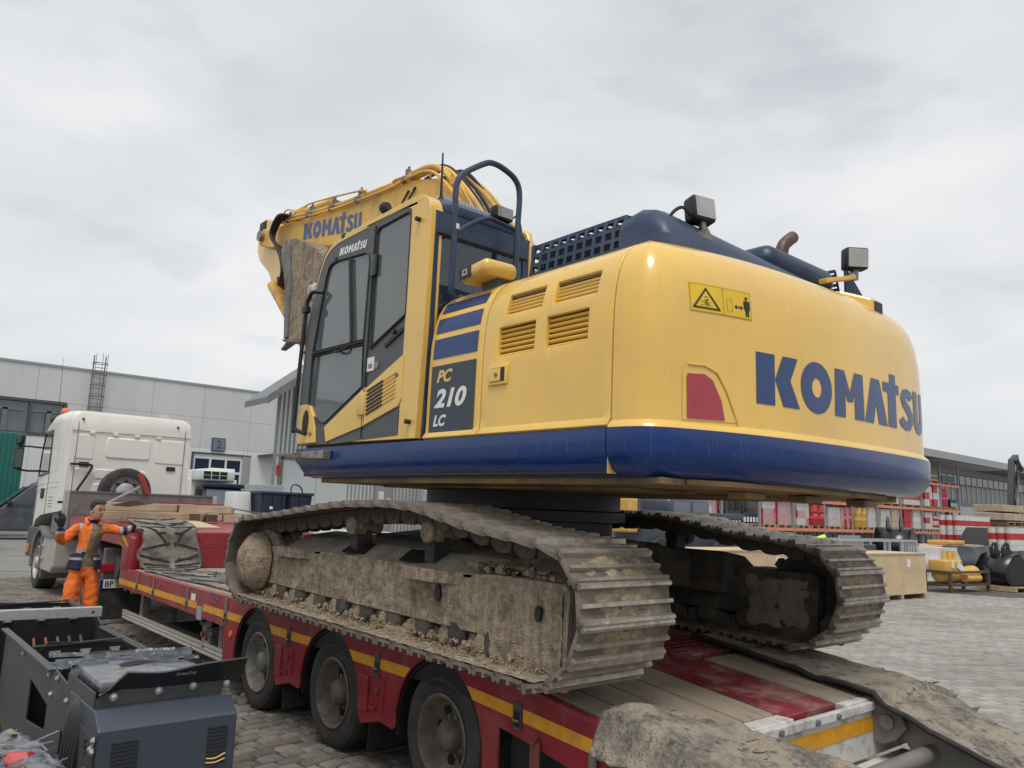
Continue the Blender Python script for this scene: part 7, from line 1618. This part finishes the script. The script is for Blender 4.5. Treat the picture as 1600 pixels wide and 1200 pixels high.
for x in (-1.3, 1.3):
    for s_ in (-1, 1): B().lathe((x,s_*.85,.6), (0,-s_,0), [(0,.2),(0,.55),(.05,.6),(.3,.6),(.3,.2)], 22).obj('wheel', 'tyre', LO, smooth=True)
# ---- plywood crates
def crate(x0, x1, y0, y1, h_, label, rz=0):
    t = thing('plywood_crate', label, 'crate', ((x0+x1)/2, y0, 0), (0,0,rz), 'plywood crates'); w_ = x1-x0; d = y1-y0; n_ = max(2, round(w_/1.25))
    for k in range(n_): B().box(-w_/2+k*w_/n_+.004, -w_/2+(k+1)*w_/n_-.004, 0, .02, .12, h_).obj('side_sheet', 'plywood', t)
    B().box(-w_/2, w_/2, d-.02, d, .12, h_).obj('side_sheet', 'plywood', t); B().box(-w_/2, -w_/2+.02, .02, d-.02, .12, h_).obj('end_sheet', 'plywood', t); B().box(w_/2-.02, w_/2, .02, d-.02, .12, h_).obj('end_sheet', 'plywood', t)
    B().box(-w_/2-.02, w_/2+.02, -.02, d+.02, h_, h_+.025).obj('lid', 'plywood', t)
    for k in range(n_+1): x = -w_/2+.06+k*(w_-.12)/n_; B().box(x-.06, x+.06, 0, d, 0, .12).obj('skid', 'palletwood', t)
    B().box(w_/2-.9, w_/2-.75, -.004, -.001, h_-.3, h_-.12).obj('label_sheet', 'white_print', t)
    for k in range(9): x = w_/2-.95+k*.10; B().box(x, x+.012, -.003, -.001, h_-.42, h_-.36).obj('nail_mark', 'palletwood', t)
    return t
crate(12.95, 16.45, 3.70, 4.85, 1.06, 'long plywood crate in the open right of the far track', R(-4)); crate(8.2, 11.9, 4.4, 5.5, 1.12, 'plywood crate seen through the gap in the far track')
# ---- galvanised cage
CG = thing('steel_cage', 'light grey galvanised work cage with hazard stripe toes behind the plywood crate', 'cage', (17.1, 4.95, 0), (0,0,R(-6)))
for x in (-2.2, -.9, .4, 1.0, 1.75): 
    for y in (0, .9): B().box(x-.03, x+.03, y-.03, y+.03, 0, 1.36).obj('post', 'galv', CG)
for z in (.15, .75, 1.33):
    for y in (0, .9): B().box(-2.2, 1.75, y-.028, y+.028, z-.03, z+.03).obj('rail', 'galv', CG)
    for x in (-2.2, 1.75): B().box(x-.028, x+.028, 0, .9, z-.03, z+.03).obj('rail', 'galv', CG)
for k in range(5): B().box(1.05+k*.13, 1.09+k*.13, -.02, .02, .15, 1.3).obj('bar', 'galv', CG)
B().box(1.0, 1.75, .0, .015, .1, .7).obj('infill_sheet', 'galv', CG)
for k in range(16): B().box(-1.9+k*.06, -1.88+k*.06, -.02, .02, .75, 1.45).obj('bar', 'galv', CG)
for x in (1.05, 1.6): B().box(x, x+.14, -.035, -.03, .02, .10).obj('hazard_patch', 'sign_yellow', CG)
B().rbox(-.5,.3,.2,.7,.9,1.22,.05).obj('machine_part', 'darkgrey', label='dark machine part lying inside the galvanised cage', cat='machine part').location = (17.1, 5.0, 0)
# ---- buckets
def bucket(name, loc, rz, s_, label):
    t = thing(name, label, 'bucket', loc, (0,0,rz)); o = [(-.6,.0),(.55,.0),(.75,.25),(.7,.55),(.35,.95),(.1,1.0),(-.15,.75),(-.55,.35)]
    for x in (-.55, .55): B().plate([(a*s_, c*s_) for a, c in o], x*s_, (x+.03)*s_, 'x').obj('side_plate', 'blackgloss', t, bevel=.01)
    b_ = B(); b_.loft([[(x*s_, a*s_, c*s_) for a, c in [(-.6,.02),(.5,.02),(.7,.25),(.66,.55),(.33,.9),(.1,.97)]] for x in (-.55, .55)], cap=False, close=False); q = b_.obj('shell', 'blackgloss', t, smooth=True); q.modifiers.new('t', 'SOLIDIFY').thickness = .03
    for x in (-.2, .2): B().plate([(a*s_, c*s_) for a, c in ((-.1,.9),(.4,.85),(.42,1.15),(.25,1.32),(.1,1.30),(.05,1.1))], (x-.02)*s_, (x+.02)*s_, 'x', holes=[[(a*s_, c*s_) for a, c in ((.2,1.12),(.28,1.12),(.28,1.2),(.2,1.2))]]).obj('ear', 'blackgloss', t)
    return t
bucket('digging_bucket', (22.6, 6.9, .72), R(100), 1.0, 'black digging bucket with two ears raised behind the galvanised cage')
B().box(21.8, 23.4, 6.4, 7.5, 0, .72).obj('stacked_base', 'palletwood', label='low wooden stack carrying the raised black bucket', cat='stack')
bk2 = bucket('digging_bucket', (22.0, 3.55, .14), R(70), .92, 'black bucket strapped on a pallet at the right, beside the yellow hammer')
PT = thing('pallet', 'wooden pallet under the strapped black bucket', 'pallet', (22.1,3.5,0), (0,0,R(-10))); pallet(PT, 1.7, 1.1)
for k in (-.2, .15): B().box(k-.01, k+.01, -.62, -.6, .2, .8).xf(Matrix.Translation((22.0,3.5,.1))).obj('strap', 'white_print', bk2) if False else None
# ---- yellow hammer on brown stand
HS = thing('steel_stand', 'low brown steel stand holding the yellow hydraulic hammer', 'stand', (19.9, 4.15, 0), (0,0,R(-9)))
for x in (-.95, .95):
    for y in (-.35, .35): B().box(x-.04, x+.04, y-.04, y+.04, 0, .55 if x < 0 else .62).obj('leg', 'brown_steel', HS)
for z in (.16, .50):
    for y in (-.35, .35): B().box(-.95, .95, y-.03, y+.03, z, z+.06).obj('rail', 'brown_steel', HS)
    for x in (-.95, .95): B().box(x-.03, x+.03, -.35, .35, z, z+.06).obj('rail', 'brown_steel', HS)
HM = thing('hydraulic_hammer', 'yellow hydraulic hammer lying on the brown stand', 'hammer', (19.9, 4.15, .24), (0,0,R(-9)))
B().lathe((-.9,0,.22), (1,0,0), [(0,.14),(.05,.22),(.8,.22),(.85,.17),(1.5,.17),(1.55,.22),(1.75,.22),(1.8,.1)], 20).obj('barrel', 'drum_yellow', HM, smooth=True)
B().rbox(-.95, -.1, -.25, .25, .25, .62, .06).obj('housing', 'drum_yellow', HM, smooth=True)
for x in (-.75, -.5, -.28): B().cyl((x,-.1,.6),(x+.03,-.1,.86), .08, .06, 12).obj('port', 'drum_yellow', HM, smooth=True)
B().cyl((-.1,-.28,.12),(.6,-.28,.12), .11, n=14).obj('accumulator', 'drum_yellow', HM, smooth=True)
B().obox((-.25,-.27,.42), (.3,.01,.18), (0,.5,0)).obj('paper_tag', 'white_print', HM); B().obox((-.62,-.265,.5), (.12,.01,.2), (0,.1,0)).obj('paper_tag', 'white_print', HM)
# ---- wrapped and stacked goods
def blob(loc, sx, sy, sz, m, label, cat='wrapped goods', seed=0):
    b_ = B(); rg = []
    for k in range(8):
        t = k/7; z = sz*t; q = 1-.12*t**3-.05*math.sin(t*9); rr_ = []
        for i in range(32):
            a = 2*PI*i/32; cx, sy_ = math.cos(a), math.sin(a); e_ = max(abs(cx), abs(sy_))**.75
            rr_.append((cx/e_*sx/2*q+.05*noise.noise(Vector((cx*3+seed, sy_*3, z*4))), sy_/e_*sy/2*q+.05*noise.noise(Vector((cx*3, sy_*3+seed, z*4+3))), z+.05*noise.noise(Vector((cx*2, sy_*2, k+seed)))))
        rg.append(rr_)
    o = b_.loft(rg).obj('wrapped_load', m, label=label, cat=cat, smooth=True, auto=60, group='wrapped loads'); o.location = loc; return o
blob((22.1,5.6,.14), 1.9, 1.1, .98, 'wrap', 'white film wrapped load behind the galvanised cage', seed=1)
blob((25.0,5.6,.14), 2.2, 1.2, 1.0, 'graphite', 'dark film wrapped load behind the yellow hammer', seed=5)
blob((26.4,4.3,.1), 1.7, 1.2, .95, 'film', 'grey film wrapped bale at the right image edge', seed=9)
B().box(23.2, 28.6, 6.3, 7.6, 0, 1.14).obj('tan_stack', 'box_tan', bevel=.04, label='long low tan stack behind the wrapped loads', cat='stack')
B().rbox(25.2, 26.6, 6.25, 7.0, 1.14, 1.30, .04).obj('yellow_case', 'drum_yellow', label='flat yellow case lying on the tan stack', cat='case', smooth=True)
load('pail_pallet', 32.8, 8.4, .95, 'white pails with red labels stacked two high in the middle distance', 'pails', 'pails', 3.6, 1.2); B().box(30.9, 34.6, 7.9, 8.9, 0, .95).obj('blue_stack', 'darkblue_plastic', label='dark blue low stack under the white pails', cat='stack', bevel=.03)
load('pail_pallet', 28.9, 5.6, .45, 'white pails with red labels at the right image edge', 'pails', 'pails', 1.6, 1.25); B().box(27.9, 30.0, 5.0, 6.2, 0, .45).obj('wood_stack', 'palletwood', label='wooden stack under the pails at the right image edge', cat='stack')
PS = thing('pallet_stack', 'tall stack of used wooden pallets near the right edge', 'pallets', (41.5, 9.6, 0), (0,0,0))
for k in range(11):
    for y in (-.6, -.2, .2, .6): B().box(-1.6, 1.6, y-.07, y+.07, k*.2+.12, k*.2+.155).obj('pallet_board', 'palletwood', PS)
    for x in (-1.5, -.5, .5, 1.5): B().box(x-.08, x+.08, -.62, .62, k*.2, k*.2+.12).obj('pallet_block', 'palletwood', PS)
for k in range(2): B().box(-2.2, 1.8, -.7, .7, 2.22+k*.42, 2.56+k*.42).obj('timber_bundle', 'timber', PS, bevel=.02)
B().plate([(0,0),(1.5,0),(1.5,.9),(1.0,.6),(.4,.2)], -.5, .5, 'y').obj('dark_skip', 'black', label='black sloping bucket side between the pails at the right', cat='bucket').location = (29.4, 7.2, .9)
# ---- crane arm rising at the right edge
CR = thing('crane_arm', 'dark grey folding crane arm rising above the pallets at the right edge', 'crane', (46.0, 10.6, -.4))
B().box(-1.2, 1.2, -.8, .8, 0, 2.8).obj('crane_base', 'darkgrey', CR, bevel=.05); B().bar((-.3,0,2.6),(.6,0,6.1), .30, .34).obj('lower_arm', 'darkgrey', CR, bevel=.03); B().bar((.55,0,6.0),(1.4,0,6.35), .3, .35).obj('upper_arm', 'darkgrey', CR, bevel=.03); B().cyl((.0,-.25,3.2),(.55,-.25,5.2), .09, n=12).obj('ram', 'steel', CR, smooth=True)
B().tube(smoothpts([(-.1,-.3,3.0),(-.35,-.3,3.8),(.2,-.3,4.6),(.5,-.3,5.9)], 5), .05, 6).obj('hose', 'black', CR); B().cyl((.6,-.2,6.2),(1.5,-.2,5.6), .14, n=12).obj('head_ram', 'darkgrey', CR, smooth=True)
